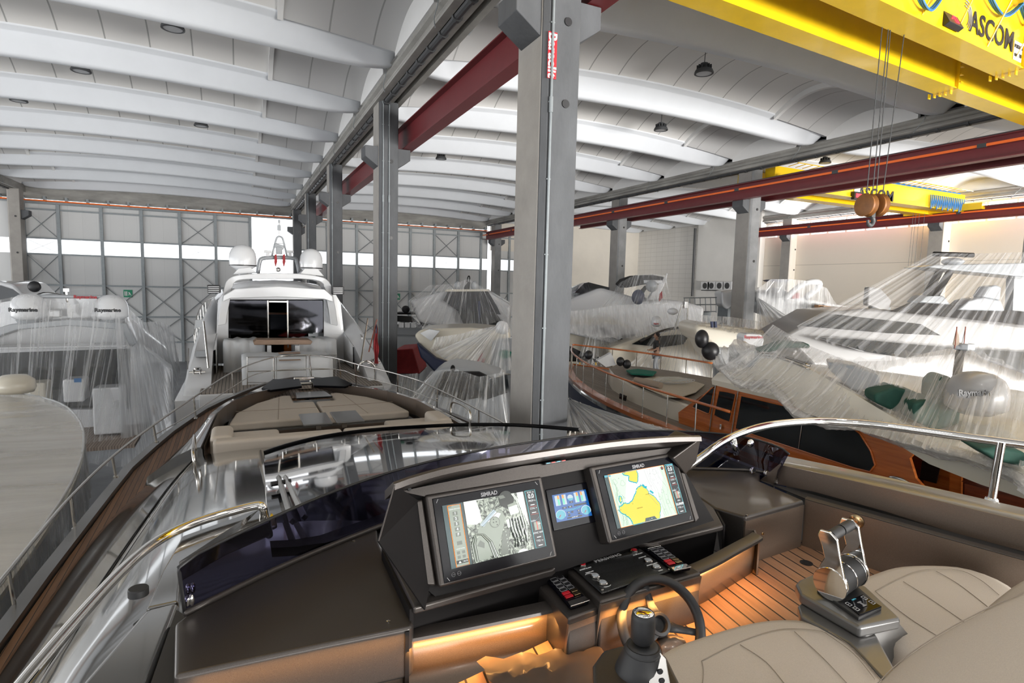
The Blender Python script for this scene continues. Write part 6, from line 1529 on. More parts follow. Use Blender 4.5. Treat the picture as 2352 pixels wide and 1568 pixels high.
# covered aft seats, sunpad and table
def soft(name, label, cat, q, y, dy, mt_='fabric_white', group=None, bev=.06, dz=0):
    pts = [Q(a, b, y) for a, b in q]; m = MB().prism(pts, (0, dy, dz)); o = m.build(name, mt_, None, bevel=bev, seg=4)
    return tag(o, label, cat, group)
def lumpy(name, label, cat, x0, x1, y0, y1, z0, z1, seed, group=None, slope=0, amp=.03):
    R_ = random.Random(seed); mb = MB(); n, mm = 18, 12; rows = []
    prof = [(0, 0), (.0, .33), (.02, .66), (.04, .92), (.09, 1.0), (.3, 1.02), (.6, 1.0), (.9, 1.0), (.98, .95), (1, .6), (1, 0)]
    ph = [R_.uniform(0, 6) for _ in range(8)]
    for i in range(n + 1):
        x = lerp(x0, x1, i / n); e = min(i, n - i); k = 1 if e > 0 else .96; row = []
        for j, (a, b) in enumerate(prof):
            w = amp * (sin(i * .9 + ph[0] + j) + sin(i * 1.7 + ph[1] - j * .8) * .6)
            row.append(W(x, lerp(y0, y1, a) + w * (1 if b < 1 else .2), lerp(z0, z1, b * k) + (w * .4 if b > .5 else 0) + slope * a))
        rows.append(row)
    o = mb.loft(rows, False, True).build(name, 'fabric_white', None, smooth=True); return tag(o, label, cat, group)
lumpy('covered_sofa', 'white sheet covering the aft sofa left of the saloon door', 'covered sofa', Q(513, 800, 20.9).x, Q(608, 800, 20.9).x, 20.3, 21.7, -2.94, -1.95, 3, 'white covered furniture on the aft deck', amp=.05)
lumpy('covered_sofa', 'white sheet covering the aft sofa right of the saloon door', 'covered sofa', Q(673, 800, 20.9).x, Q(768, 800, 20.9).x, 20.3, 21.7, -2.94, -1.95, 8, 'white covered furniture on the aft deck', amp=.05)
a, b = Q(556, 880, 17.7), Q(766, 880, 17.7)
lumpy('covered_sunpad', 'large white covered sunpad in the middle of the aft deck', 'covered sunpad', a.x, b.x, 17.75, 19.6, -2.94, -2.22, 5, 'white covered furniture on the aft deck', amp=.03)
t = thing('cockpit_table', 'long wooden table top between the white covered sofas', 'table', Q(648, 800, 20.2))
pp_ = [Q(582, 786, 19.9), Q(590, 780, 19.9), Q(710, 780, 19.9), Q(718, 784, 19.9), Q(714, 791, 19.9), Q(584, 792, 19.9)]
MB().prism(pp_, (0, .7, 0)).build('table_top', 'table_wood', t, bevel=.015)
for x in (618, 682): MB().span(V((Q(x - 4, 800, 20).x, 20.1, CZ - 2.94)), Q(x + 4, 791, 20.4)).build('leg', 'gelcoat', t)
for k, (y0, yy) in enumerate(((811, 18.6), (827, 17.70))):
    p0_, p1_ = Q(640 + k, y0, yy), Q(690 + k, y0, yy)
    tag(MB().span(p0_ + V((0, -.03, -.02)), p1_ + V((0, .22, .02))).build('wooden_step', 'table_wood', None, bevel=.008), ['upper slatted wooden step lying on the covered sunpad', 'lower slatted wooden step against the covered sunpad'][k], 'step')
# folding stainless gates in front of the sunpad
gt = thing('stainless_gate', 'row of stainless steel tube gates standing before the covered sunpad', 'gate', Q(665, 885, 17.2))
for (x0, x1, y0, y1) in ((568, 628, 820, 878), (635, 703, 818, 876), (710, 772, 816, 874)):
    yg = 17.25; MB().tube(spline([Q(x0, y1, yg), Q(x0, y0, yg), Q(x1, y0 - 1, yg), Q(x1, y1, yg)], 1), .018, 6, closed=True).build('gate_frame', 'steel', gt)
    MB().tube([Q(x0, (y0 + y1) / 2 + 4, yg), Q(x1, (y0 + y1) / 2 + 2, yg)], .012, 6).build('gate_bar', 'steel', gt)
    for x in (x0, x1): MB().tube([Q(x, y1 - 2, yg), W(Q(x, y1, yg).x, yg, -2.95)], .016, 6).build('gate_leg', 'steel', gt)
# ensign
fl_ = thing('ensign_flag', 'red ensign hanging limp from a staff beside the second column', 'flag', Q(866, 828, 17.4))
MB().tube([Q(866, 733, 17.4), Q(847, 808, 17.3)], .02, 8).build('staff', 'varnish_dark', fl_)
rows = []
for j in range(10):
    t_ = j / 9; y = lerp(745, 835, t_); xl, xr = lerp(862, 858, t_) + 1.5 * sin(j), lerp(866, 870, t_) + 1.5 * sin(j * 1.4)
    rows.append([lerp(Q(xl, y, 17.38), Q(xr, y, 17.3), i / 8) + V((0, .05 * sin(i * 1.9 + j * .5), 0)) for i in range(9)])
MB().loft(rows).build('cloth', 'red_cloth', fl_, smooth=True)
MB().loft([[p + V((0, -.055, 0)) for p in r[:5]] for r in rows[:3]]).build('canton', 'navy', fl_, smooth=True)

# ------------------------------------------------------------------ left yacht under plastic
ly = thing('motor_yacht', 'white yacht wrapped in clear plastic at the left, twin white domes on its roof', 'yacht', W(-5.6, 25, -7.2))
YL = 24.0
def LQ(px, py, y=YL): return at(px, py, y=y)
MB().prism([LQ(-140, 800), LQ(-60, 705), LQ(30, 690), LQ(110, 680), LQ(230, 682), LQ(285, 705), LQ(310, 790), LQ(330, 870), LQ(360, 1000), LQ(-140, 1000), LQ(-140, 940), LQ(302, 940), LQ(300, 800), LQ(-60, 812)], (0, .3, 0)).build('aft_bulkhead', 'gelcoat', ly)
MB().prism([LQ(-140, 812, YL + .35), LQ(300, 800, YL + .35), LQ(300, 940, YL + .35), LQ(-140, 940, YL + .35)], (0, .05, 0)).build('saloon_glass', 'glass_dark', ly)
MB().prism([LQ(-120, 790, YL - .9), LQ(20, 745, YL - .9), LQ(165, 733, YL - .9), LQ(290, 742, YL - .9), LQ(310, 790, YL - .9), LQ(300, 800, YL - .9), LQ(280, 757, YL - .9), LQ(160, 748, YL - .9), LQ(40, 757, YL - .9), LQ(-100, 805, YL - .9)], (0, .9, 0)).build('hardtop_arch', 'gelcoat_grey', ly, bevel=.03)
MB().span(LQ(-120, 800, YL - 1.2), LQ(300, 790, YL - .2)).build('roof_edge', 'gelcoat', ly, bevel=.05)
hw = [LQ(310, 790), LQ(330, 870), LQ(385, 960), LQ(385, 1080)]
MB().loft([[LQ(300, 760), LQ(335, 800), LQ(395, 850), LQ(400, 1000), LQ(380, 1100)], [LQ(300, 760) + V((-1.2, 8, .1)), LQ(335, 800) + V((-1.0, 8, .1)), LQ(395, 850) + V((-1.0, 8, .2)), LQ(400, 1000) + V((-1.1, 8, 0)), LQ(380, 1100) + V((-1.2, 8, 0))], [LQ(300, 760) + V((-2.8, 15, .1)), LQ(335, 800) + V((-2.9, 16, .1)), LQ(395, 850) + V((-3.2, 17, .2)), LQ(400, 1000) + V((-3.3, 16, 0)), LQ(380, 1100) + V((-3.3, 15, 0))]]).build('hull_side', 'gelcoat', ly, smooth='auto', solid=.05)
MB().span(W(-11, 21.0, -5.3), W(-3.0, 27, -5.2)).build('cockpit_floor', 'teak_grey', ly)
for px in (68, 257):
    c = LQ(px, 727, YL - .6); dome(c, .48, .74, ly, band=False, base=False); MB().lathe([(.26, -.26), (.36, -.10)], c, 20).build('dome_foot', 'gelcoat_grey', ly)
    text('Raymarine', 'lettering', 'print_black', .17, frame(c + V((-.02, -.52, .24)), (1, 0, 0), (0, 0, 1)), ly, .01, bold=.006)
MB().box(LQ(165, 681, YL - .5), (2.6, .12, .12)).build('open_array_radar', 'gelcoat_grey', ly, bevel=.04)
text('Raymarine', 'lettering', 'print_red', .15, frame(LQ(196, 682, YL - .6), (1, 0, 0), (0, 0, 1)), ly, .005, bold=.004)
MB().tube([LQ(152, 665, YL - .5), LQ(154, 690, YL - .5), LQ(163, 715, YL - .5)], .03, 6).box(LQ(152, 666, YL - .5), (.14, .1, .1)).build('mast_light', 'steel', ly)
MB().prism([LQ(153, 695, YL - .6), LQ(158, 693, YL - .6), LQ(168, 712, YL - .6), LQ(165, 732, YL - .6), LQ(154, 722, YL - .6)], (0, .03, 0)).build('pennant', 'print_white', ly)
MB().box(LQ(126, 720, YL - .4), (.35, .3, .25)).build('search_light', 'gelcoat', ly, bevel=.05); MB().ell(LQ(224, 723, YL - .4), (.2, .2, .2)).build('horn', 'gelcoat', ly, smooth=True)
for (x0, x1, y0, y1, nm, mm) in ((145, 205, 862, 925, 'cockpit_seat', 'gelcoat'), (215, 290, 880, 1000, 'cockpit_bulwark', 'gelcoat'), (-40, 120, 870, 940, 'cockpit_seat', 'gelcoat_cream')):
    MB().span(LQ(x0, y1, YL - 1.6), LQ(x1, y0, YL - .8)).build(nm, mm, ly, bevel=.06)
MB().span(LQ(170, 878, YL - 1.65), LQ(187, 868, YL - 1.62)).build('instrument_panel', 'scr_gauge' if False else 'blue_cable', ly)
top_r = [LQ(-170, 760, YL - 1), LQ(-60, 700, YL - 1), LQ(60, 676, YL - .9), LQ(165, 700, YL - .9), LQ(262, 681, YL - .9), LQ(300, 712, YL - .3), LQ(330, 745, YL + 3)]
mid_r = [LQ(-180, 990, YL - 2.6), LQ(-60, 1000, YL - 2.6), LQ(60, 1010, YL - 2.6), LQ(140, 1020, YL - 2.6), LQ(200, 1060, YL - 2.6), LQ(260, 1075, YL - 2.4), LQ(330, 1060, YL - 2), LQ(385, 1020, YL - .5)]
fr_ = [LQ(262, 681, YL - .9), LQ(300, 712, YL - .3), LQ(330, 740, YL + 1), LQ(365, 738, YL + 2.5), LQ(390, 748, YL + 3), LQ(404, 775, YL + 3)]
hem_ = [LQ(280, 1080, YL - 2.4), LQ(330, 1060, YL - 2), LQ(375, 1010, YL - 1), LQ(402, 900, YL + .2), LQ(409, 850, YL + 2)]
sheet('plastic_cover', 'clear pleated plastic hanging over the stern of the twin dome yacht at the left', [(top_r, mid_r, .1)], 'film_light', seed=2, pleat=.05)
sheet('plastic_cover', 'silvery plastic drawn tight round the starboard side of the left twin dome yacht', [(fr_, hem_, .0)], 'film_milky', seed=3, pleat=.05, n=90)
# white boat at the left border
fb_ = thing('motor_yacht', 'white boat with a dark wraparound window at the left border, mostly out of the picture', 'yacht', W(-12, 34, -7.2))
YE = 33.0
MB().prism([at(-90, 690, y=YE), at(-60, 655, y=YE), at(0, 645, y=YE), at(30, 652, y=YE), at(58, 678, y=YE), at(60, 720, y=YE), at(-90, 800, y=YE)], (0, 5, 0)).build('cabin', 'gelcoat', fb_, bevel=.1)
MB().prism([at(-80, 700, y=YE - .05), at(-50, 662, y=YE - .05), at(0, 655, y=YE - .05), at(28, 664, y=YE - .05), at(50, 680, y=YE - .05), at(20, 700, y=YE - .05)], (0, .1, 0)).build('window', 'glass_dark', fb_)
MB().span(at(-120, 1100, y=YE), at(140, 712, y=YE + 6)).build('hull', 'gelcoat', fb_, bevel=.3)
MB().tube(spline([at(60, 690, y=YE), at(100, 672, y=YE), at(150, 678, y=YE), at(175, 690, y=YE)], 4), .03, 6).build('bow_rail', 'steel', fb_)
MB().ell(at(79, 658, y=YE - .2), (.25, .1, .25)).tube([at(78, 645, y=YE - .2), at(79, 652, y=YE - .2)], .03, 5).build('search_light', 'print_black', fb_, smooth=True)

# ------------------------------------------------------------------ wrapped bow at the lower left
wb = thing('motor_yacht', 'cream bow wrapped in milky plastic at the lower left, close beside our teak side deck', 'yacht', W(-4.5, 10, -7.2))
ol_ = [(-2.15, 1.0), (-2.10, 4), (-2.08, 6.5), (-2.10, 8.0), (-2.18, 9.8), (-2.42, 11.8), (-2.9, 14.0), (-3.7, 16.2), (-4.8, 17.8), (-6.0, 18.6)]
oln = [V((x, y, CZ - 3.02 + .0 * y)) for x, y in ol_]
oln = spline(oln, 4)
ms = [V((-12 - p.x, p.y, p.z)) for p in oln][::-1]
MB().prism([p - V((0, 0, .06)) for p in oln + ms], (0, 0, .06)).build('deck', 'gelcoat_cream', wb)
MB().loft([oln + ms, [V((lerp(p.x, -6, .08), p.y - .15, p.z - 1.3)) for p in oln + ms], [V((lerp(p.x, -6, .30), p.y * .95 - .6, p.z - 3.2)) for p in oln + ms]]).build('hull', 'gelcoat', wb, smooth='auto')
MB().lathe([(.38, 0), (.42, .1), (.40, .3), (.25, .42), (.01, .45)], A(35, 900, -2.9) , 20).build('deck_dome', 'gelcoat_cream', wb, smooth=True)
MB().prism([W(-6.8, 3, -3.0), W(-3.3, 3, -3.0), W(-3.4, 9, -3.0), W(-4.4, 12.5, -3.0), W(-6.8, 12.5, -3.0)], (0, 0, .42)).build('coachroof', 'gelcoat_cream', wb, bevel=.12, seg=3)
up = [p + V((.0, 0, .10)) for p in oln]
rg = [W(-6.0, 1, -2.35), W(-5.6, 4, -2.35), W(-5.3, 7, -2.4), W(-5.2, 10, -2.5), W(-5.5, 13, -2.6), W(-6, 16, -2.8), W(-6.2, 18, -2.9)]
dn = [p + V((.03, 0, -.95)) for p in oln]; dn2 = [p + V((.03 - .3, 0, -2.2)) for p in oln]
sheet('plastic_cover', 'milky plastic stretched flat over the deck of the wrapped bow at the lower left', [(rg, up, .02)], 'film_flat', seed=4, pleat=.01, n=80)
sheet('plastic_cover', 'wrinkled plastic skirt hanging down the side of the wrapped bow at the lower left', [(up, dn, 0), (dn, dn2, 0)], 'film_milky', seed=5, pleat=.025, n=150)
MB().tube([p + V((.0, 0, .10)) for p in oln], .02, 6).build('rim_cord', 'fabric_white', wb, smooth=True)

# ------------------------------------------------------------------ varnished wooden motor yacht
wy_ = thing('wooden_motor_yacht', 'classic cream motor yacht with varnished wooden cabin side and curved bow rail', 'yacht', W(11.6, 8, -7.2))
XW, ZW = 11.6, -3.2
def hbw(y): return tab(y, [(-8, 2.7), (2, 2.85), (8, 2.82), (11, 2.72), (13.5, 2.45), (15.5, 1.95), (17, 1.35), (18.2, .7), (19.0, .05)])
def zw(y): return tab(y, [(-8, -3.25), (5, -3.22), (12, -3.15), (19, -2.95)])
yw = [-6, -2, 2, 5, 8, 10, 11.5, 13, 14, 15, 16, 16.8, 17.5, 18.1, 18.6, 19.0]
rows = [];
for y in yw:
    b = hbw(y); k = max(0, (y - 8) / 11)
    half = [(b, zw(y) - .12), (b * (1 - .12 * k), zw(y) - 1.0), (b * (.9 - .45 * k), zw(y) - 2.0), (b * .5 * (1 - k), zw(y) - 3.2), (0, zw(y) - 3.6 + 1.5 * k)]
    rows.append([W(XW - a, y, z) for a, z in half] + [W(XW + a, y, z) for a, z in half[::-1][1:]])
MB().loft(rows).build('hull', 'navy', wy_, smooth='auto')
for s in (-1, 1):
    MB().loft([[W(XW + s * (hbw(y) + .02), y, zw(y) - .20), W(XW + s * (hbw(y) + .03), y, zw(y) - .12), W(XW + s * (hbw(y) + .02), y, zw(y) - .06)] for y in yw]).build('sheer_stripe', 'chrome', wy_)
    MB().loft([[W(XW + s * (hbw(y) + .01), y, zw(y) - .12), W(XW + s * (hbw(y) + .05), y, zw(y) + .04), W(XW + s * max(0, hbw(y) - .22), y, zw(y) + .05), W(XW + s * max(0, hbw(y) - .22), y, zw(y))] for y in yw]).build('cap_rail', 'varnish', wy_, smooth='auto')
MB().loft([[W(XW - max(0, hbw(y) - .2), y, zw(y) + .01), W(XW + max(0, hbw(y) - .2), y, zw(y) + .01)] for y in yw]).build('side_deck', 'teak_grey_long', wy_)
# trunk cabin (raised foredeck)
def hbt(y): return tab(y, [(8, 2.1), (11, 2.0), (13, 1.75), (14.5, 1.3), (15.6, .7), (16.1, .05)])
yt = [8, 9, 10, 11, 12, 13, 13.8, 14.5, 15.1, 15.6, 15.9, 16.1]
for s in (-1, 1): MB().loft([[W(XW + s * hbt(y), y, zw(y)), W(XW + s * hbt(y) * .97, y, zw(y) + .42), W(XW + s * hbt(y) * .93, y, zw(y) + .46)] for y in yt]).build('trunk_side', 'gelcoat_cream', wy_, smooth='auto')
MB().loft([[W(XW - hbt(y) * .94, y, zw(y) + .46), W(XW, y, zw(y) + .50), W(XW + hbt(y) * .94, y, zw(y) + .46)] for y in yt]).build('trunk_deck', 'teak_grey_long', wy_)
seamed('cream_planks', (.62, .56, .45), (.58, .52, .42), (.42, .37, .29), .08, .012, 0, .6, ratio=(6, 1, 6))
MB().prism([at(x, y, z=ZW + .585) for x, y in ((1446, 876), (1500, 866), (1560, 866), (1618, 884), (1598, 902), (1560, 914), (1530, 912))], (0, 0, .02)).build('hatch_pad', 'cream_planks', wy_)
mat('roll_cloth', (.42, .34, .27), .85)
mm_ = thing('rolled_cover', 'rolled beige canvas lying on the cream pad of the wooden yacht foredeck', 'rolled cover', at(1485, 885, z=ZW + .62))
a, b = at(1460, 872, z=ZW + .69), at(1518, 885, z=ZW + .69); MB().tube([a, b], .085, 14).build('roll', 'roll_cloth', mm_, smooth='auto')
MB().lathe([(.02, .01), (.085, .012), (.06, .014), (.05, .01)], b, 14, frame(V((0, 0, 0)), V((0, 0, 1)), (b - a).cross(V((0, 0, 1)))).to_3x3()).build('roll_end', 'print_grey', mm_) if False else None
m = MB(); cc = at(1548, 879, z=ZW + .62)
for k in range(5): m.tube([cc + V(((.30 + .07 * k) * cos(a_) * 1.1, (.20 + .06 * k) * sin(a_), .02 * k + .01 * sin(3 * a_ + k))) for a_ in [j * pi / 12 for j in range(24)]], .010, 5, closed=True)
tag(m.build('coiled_rope', 'fabric_white'), 'loose coil of pale rope on the cream foredeck pad', 'rope')
g_ = [at(1438, 853, z=ZW + .66), at(1465, 850, z=ZW + .66), at(1508, 856, z=ZW + .66), at(1500, 864, z=ZW + .66), at(1450, 861, z=ZW + .66)]
tag(MB().prism(g_, (0, 0, .05)).build('green_mat', 'teal_cloth', None, bevel=.02), 'dark green folded cover on the weathered foredeck of the wooden yacht', 'cover')
MB().prism([at(1362, 846, z=ZW + .04), at(1396, 845, z=ZW + .04), at(1410, 854, z=ZW + .04), at(1375, 856, z=ZW + .04)], (0, 0, .06)).build('deck_hatch', 'glass_dark', wy_, bevel=.02)
for q in ((1338, 828), (1352, 826), (1345, 836), (1367, 838), (1374, 833), (1330, 838)):
    c = at(*q, z=ZW + .05); MB().lathe([(.11, 0), (.09, .05), (.06, .12), (.09, .18), (.12, .22), (.12, .26), (.02, .28)], c, 14).build('mooring_cleat', 'chrome', wy_, smooth='auto')
MB().prism([D(1372, 828, 17.5), D(1404, 810, 17.5), D(1415, 838, 17.5), D(1392, 843, 17.5)], (.02, .15, 0)).build('white_board', 'gelcoat', wy_)
for q in ((1425, 830), (1440, 836), (1352, 815)): MB().ell(D(*q, 17.3), (.13, .11, .14), 12, 8).build('fender_bag', 'print_black', wy_, smooth=True)
MB().prism([at(1423, 903, x=XW - 2.0), at(1438, 909, x=XW - 2.0), at(1436, 921, x=XW - 2.0), at(1422, 915, x=XW - 2.0)], (.03, 0, 0)).build('port_light', 'glass_dark', wy_)
# varnished hand rail round the bow, on stainless posts
rq = [(1660, 868, 1), (1620, 850, 1), (1540, 828, 1), (1440, 808, 1), (1370, 793, 1), (1330, 788, 1), (1312, 792, 1), (1304, 810, 1), (1310, 828, 1), (1330, 845, 1), (1380, 876, 1), (1470, 918, 1), (1560, 955, 1), (1640, 985, 1)]
ZRr = lambda y: zw(y) + .78
rail3 = []
for y in (8.5, 10, 11.5, 13, 14, 15, 16, 17, 17.8, 18.5): rail3.append(W(XW - hbw(y) + .12, y, ZRr(y)))
rail3.append(W(XW, 19.0, ZRr(19))); rgt = [V((2 * XW - p.x, p.y, p.z)) for p in rail3[:-1]][::-1]
full = spline(rail3 + rgt[:6], 4)
MB().tube(full, .032, 8).build('hand_rail', 'varnish', wy_, smooth=True)
for p in resamp(full, 18)[1:]:
    MB().tube([p, V((p.x, p.y, CZ + zw(p.y - CAMP.y) + .05))], .015, 6).build('rail_post', 'steel', wy_)
# deckhouse side
XS = XW - 2.12
def S(px, py, o=0): return at(px, py, x=XS - o)
hs = [S(1558, 945), S(1646, 884), S(1700, 898), S(1800, 926), S(1950, 965), S(2110, 1010), S(2300, 1060), S(2420, 1095), S(2420, 1400), S(2000, 1120 + 60), S(1700, 1045), S(1560, 985)]
house = [S(1560, 945), S(1646, 883), S(1800, 922), S(1990, 972), S(2110, 1006), S(2300, 1058), S(2420, 1090), S(2420, 1330), S(2352, 1260), S(2080, 1190), S(1850, 1110), S(1640, 1040), S(1560, 985)]
arch_ = [S(2092, 1052), S(2100, 1042), S(2122, 1036), S(2180, 1040), S(2420, 1085), S(2420, 1330), S(2352, 1255), S(2160, 1150), S(2105, 1095)]
solid_ = [S(1558, 947), S(1646, 883), S(1800, 922), S(1990, 972), S(2110, 1006), S(2300, 1052), S(2420, 1080), S(2420, 1092), S(2300, 1060), S(2180, 1040), S(2122, 1034), S(2100, 1040), S(2089, 1052), S(2103, 1098), S(2150, 1150), S(2210, 1200), S(2080, 1180), S(1850, 1105), S(1640, 1035), S(1560, 985)]
MB().prism(solid_, (.06, 0, 0)).build('deckhouse_side', 'varnish', wy_)
def win(pts, nm='window', o=.012, mtl='glass_dark'):
    w = [S(x, y, o) for x, y in pts]; wo = MB().prism(w, (-.006, 0, 0)).build(nm, mtl, wy_)
    MB().tube(w, .016, 6, closed=True).build('window_trim', 'varnish', wo)
win([(1590, 935), (1597, 926), (1636, 890), (1641, 893), (1630, 948), (1626, 950)])
win([(1652, 897), (1690, 905), (1676, 969), (1640, 953)])
win([(1703, 908), (1860, 945), (1935, 965), (1975, 995), (2000, 1035), (2010, 1068), (1998, 1083), (1960, 1074), (1690, 985)])
win([(1702, 909), (1846, 943)], 'x') if False else None
for a_, b_ in (((1643, 885), (1628, 1000)), ((1695, 898), (1678, 1010))):
    MB().tube([S(*a_, .02), S(*b_, .02)], .012, 6).build('door_track', 'steel', wy_)
MB().tube([S(1846, 942, .03), S(1834, 1030, .03)], .006, 5).build('window_bar', 'steel', wy_)
MB().box(S(1656, 980, .03), (.04, .05, .12)).build('door_handle', 'chrome', wy_, bevel=.01)
MB().ell(S(2065, 1103, .01), (.02, .17, .055)).build('name_plate', 'steel', wy_, smooth=True)
# front of the deckhouse with raked screen
fw_ = [S(1646, 883), S(1560, 948)]
MB().prism([fw_[0], fw_[1], fw_[1] + V((4.24, 0, 0)), fw_[0] + V((4.24, 0, 0))], (0, -.05, 0)).build('deckhouse_front', 'varnish', wy_)
# cream roof with rounded nose
yr0 = S(1646, 883).y - CAMP.y; zr0 = S(1646, 883).z - CZ
rows = []
for y, hwid, dz_ in ((yr0 + .55, .6, .16), (yr0 + .5, 1.3, .2), (yr0 + .3, 1.9, .24), (yr0, 2.25, .27), (yr0 - 1, 2.36, .31), (yr0 - 3, 2.4, .33), (yr0 - 6, 2.4, .30), (yr0 - 12, 2.4, .22)):
    rows.append([W(XW - hwid, y, zr0 + .01), W(XW - hwid - .03, y, zr0 + dz_ * .45), W(XW - hwid + .12, y, zr0 + dz_ * .9), W(XW - hwid * .5, y, zr0 + dz_ + .06), W(XW, y, zr0 + dz_ + .1), W(XW + hwid * .5, y, zr0 + dz_ + .06), W(XW + hwid, y, zr0 + dz_ * .5), W(XW + hwid, y, zr0)])
MB().loft(rows, True, True).build('deckhouse_roof', 'gelcoat_cream', wy_, smooth='auto')
# cockpit interior glimpsed through the arched opening
MB().span(W(XS + .9, 1.5, -3.3), W(XS + .95, 6.2, zr0)).build('cockpit_bulkhead', 'varnish_dark', wy_)
pc1 = at(2130, 1100, x=XS + .85)
MB().prism([at(2125, 1060, x=XS + .8), at(2200, 1075, x=XS + .8), at(2190, 1150, x=XS + .8), at(2120, 1120, x=XS + .8)], (.03, 0, 0)).build('cabin_door', 'varnish', wy_)
MB().prism([at(2118, 1058, x=XS + .7), at(2160, 1064, x=XS + .7), at(2150, 1110, x=XS + .7), at(2112, 1100, x=XS + .7)], (.02, 0, 0)).build('door_window', 'glass_dark', wy_)
MB().prism([at(2182, 1075, x=XS + .6), at(2208, 1080, x=XS + .6), at(2206, 1200, x=XS + .6), at(2178, 1180, x=XS + .6)], (.05, 0, 0)).build('wooden_post', 'varnish', wy_)
MB().prism([at(2215, 1110, x=XS + .5), at(2352, 1140, x=XS + .5), at(2352, 1250, x=XS + .5), at(2215, 1200, x=XS + .5)], (.05, 0, 0)).build('cockpit_cabinet', 'varnish_dark', wy_)
for i, (x, y, mm, lb) in enumerate(((2243, 1085, 'print_black', 'dark bottle with a pale label, left of the pair on the wooden cockpit shelf'), (2262, 1090, 'print_black', 'dark bottle right of the pair on the wooden cockpit shelf'), (2316, 1115, 'navy', 'blue tin at the back of the wooden cockpit'))):
    c = at(x, y + 10, x=XS + .45); t = thing('bottle' if i < 2 else 'tin', lb, 'bottle' if i < 2 else 'tin', c)
    MB().lathe([(.045, 0), (.045, .14), (.02, .18), (.02, .22), (.01, .22)] if i < 2 else [(.06, 0), (.06, .14)], c, 14).build('body', mm, t, smooth='auto')
    MB().lathe([(.046, .04), (.046, .11)], c, 14).build('paper_label', 'fabric_white', t)
MB().span(at(2225, 1098, x=XS + .6) + V((-.2, 0, -.02)), at(2352, 1120, x=XS + .6) + V((0, 0, -.10))).build('cockpit_shelf', 'varnish_dark', wy_)
# flybridge: screen frame, green seats, dome, mast
fbz = zr0 + .36
fp = [D(1740, 808, 11.3), D(1790, 815, 10.8), D(1860, 840, 10)]
MB().tube(spline(fp, 4), .022, 8).tube(spline([p + V((0, 0, -.06)) for p in fp], 4), .014, 6).build('fly_rail', 'steel', wy_, smooth=True)
cu_ = [D(1722, 852, 11.6), D(1745, 822, 11.3), D(1800, 825, 10.7), D(1860, 848, 10.1), D(1960, 903, 9.2), D(2060, 963, 8.4), D(2130, 1003, 7.9), D(2250, 1045, 7.2), D(2352, 1072, 6.6), D(2480, 1110, 6.1)]
cl2 = [D(1718, 868, 11.6), D(1740, 884, 11.3), D(1790, 915, 10.7), D(1850, 948, 10.1), D(1960, 985, 9.2), D(2060, 1012, 8.4), D(2130, 1032, 7.9), D(2250, 1075, 7.2), D(2352, 1105, 6.6), D(2480, 1150, 6.1)]
MB().loft([cl2, [lerp(a, b, .5) + V((-.06, 0, 0)) for a, b in zip(cl2, cu_)], cu_, [p + V((.12, .02, .0)) for p in cu_], [p + V((.14, .02, -.4)) for p in cu_]]).build('fly_coaming', 'gelcoat_cream', wy_, smooth='auto')
MB().prism([D(2128, 1003, 7.95), A(2250, 985, -1.93), A(2352, 960, -1.93), A(2480, 940, -1.93), A(2480, 1130, -1.93), A(2352, 1072, -1.93), A(2250, 1043, -1.93)], (0, 0, -.03)).build('fly_deck', 'gelcoat_cream', wy_)
MB().prism([D(1855, 850, 10.4), D(1990, 900, 9.6), D(2100, 960, 9.0), D(2100, 1010, 9.0), D(1960, 960, 9.6), D(1860, 900, 10.3)], (.3, .3, 0)).build('fly_lining', 'dash_gloss', wy_)
MB().prism([D(1900, 830, 9.8), D(1960, 838, 9.4), D(2022, 862, 9.0), D(2020, 890, 9.0), D(1960, 900, 9.4), D(1905, 850, 9.8)], (.5, .4, 0)).build('dark_cover', 'gelcoat_grey', wy_, bevel=.04)
def seatbox(q, d, nm='green_seat_cover'):
    MB().prism([D(x, y, d) for x, y in q], (.35, .4, 0)).build(nm, 'green_cloth', wy_, bevel=.05, seg=3)
seatbox([(2008, 905), (2055, 888), (2112, 902), (2112, 925), (2060, 948), (2010, 925)], 8.6)
seatbox([(2098, 925), (2140, 915), (2210, 925), (2205, 975), (2150, 990), (2095, 965)], 8.2)
seatbox([(2146, 920), (2150, 880), (2165, 864), (2185, 864), (2196, 885), (2194, 925)], 8.3, 'green_backrest')
seatbox([(2245, 1032), (2300, 1025), (2360, 1040), (2360, 1075), (2290, 1060)], 6.6)
seatbox([(1740, 805), (1800, 785), (1860, 790), (1862, 800), (1800, 800), (1750, 815)], 11.2)
rc = D(2240, 935, 8.0); dome(rc, .36, .50, wy_, band=False, base=False, mt_='gelcoat_shaded')
fxx = RW.transposed(); camx = RW @ V((1, 0, 0)); camy = RW @ V((0, 1, 0))
pt_ = rc + (CAMP - rc).normalized() * .44 + V((0, 0, .19))
text('Raymarine', 'lettering', 'print_black', .115, frame(pt_, camx, camy), wy_, .006, bold=.004)
MB().tube([D(2185, 960, 8.3), D(2205, 810, 8.5), D(2213, 795, 8.5)], .055, 10).build('mast', 'dash_dark', wy_, smooth=True)
MB().box(D(2215, 796, 8.5), (.2, .2, .1)).build('mast_head', 'gelcoat_grey', wy_, bevel=.02)
for i, (x, dx) in enumerate(((2198, -6), (2218, 2))):
    t = thing('pennant', ['small tattered pennant, farther left of the two above the plastic peak', 'small tattered pennant on the staff right at the plastic peak'][i], 'pennant', D(x, 800, 8.45))
    MB().tube([D(x, 750, 8.45), D(x - 5, 800, 8.45)], .008, 5).build('staff', 'varnish_dark', t)
    MB().prism([D(x, 755, 8.45), D(x + 5, 775, 8.45), D(x + 6, 790, 8.45), D(x - 4, 796, 8.45), D(x - 8, 790, 8.45)], (.02, .02, 0)).build('cloth', ['beige_cloth', 'fabric_white'][i], t)
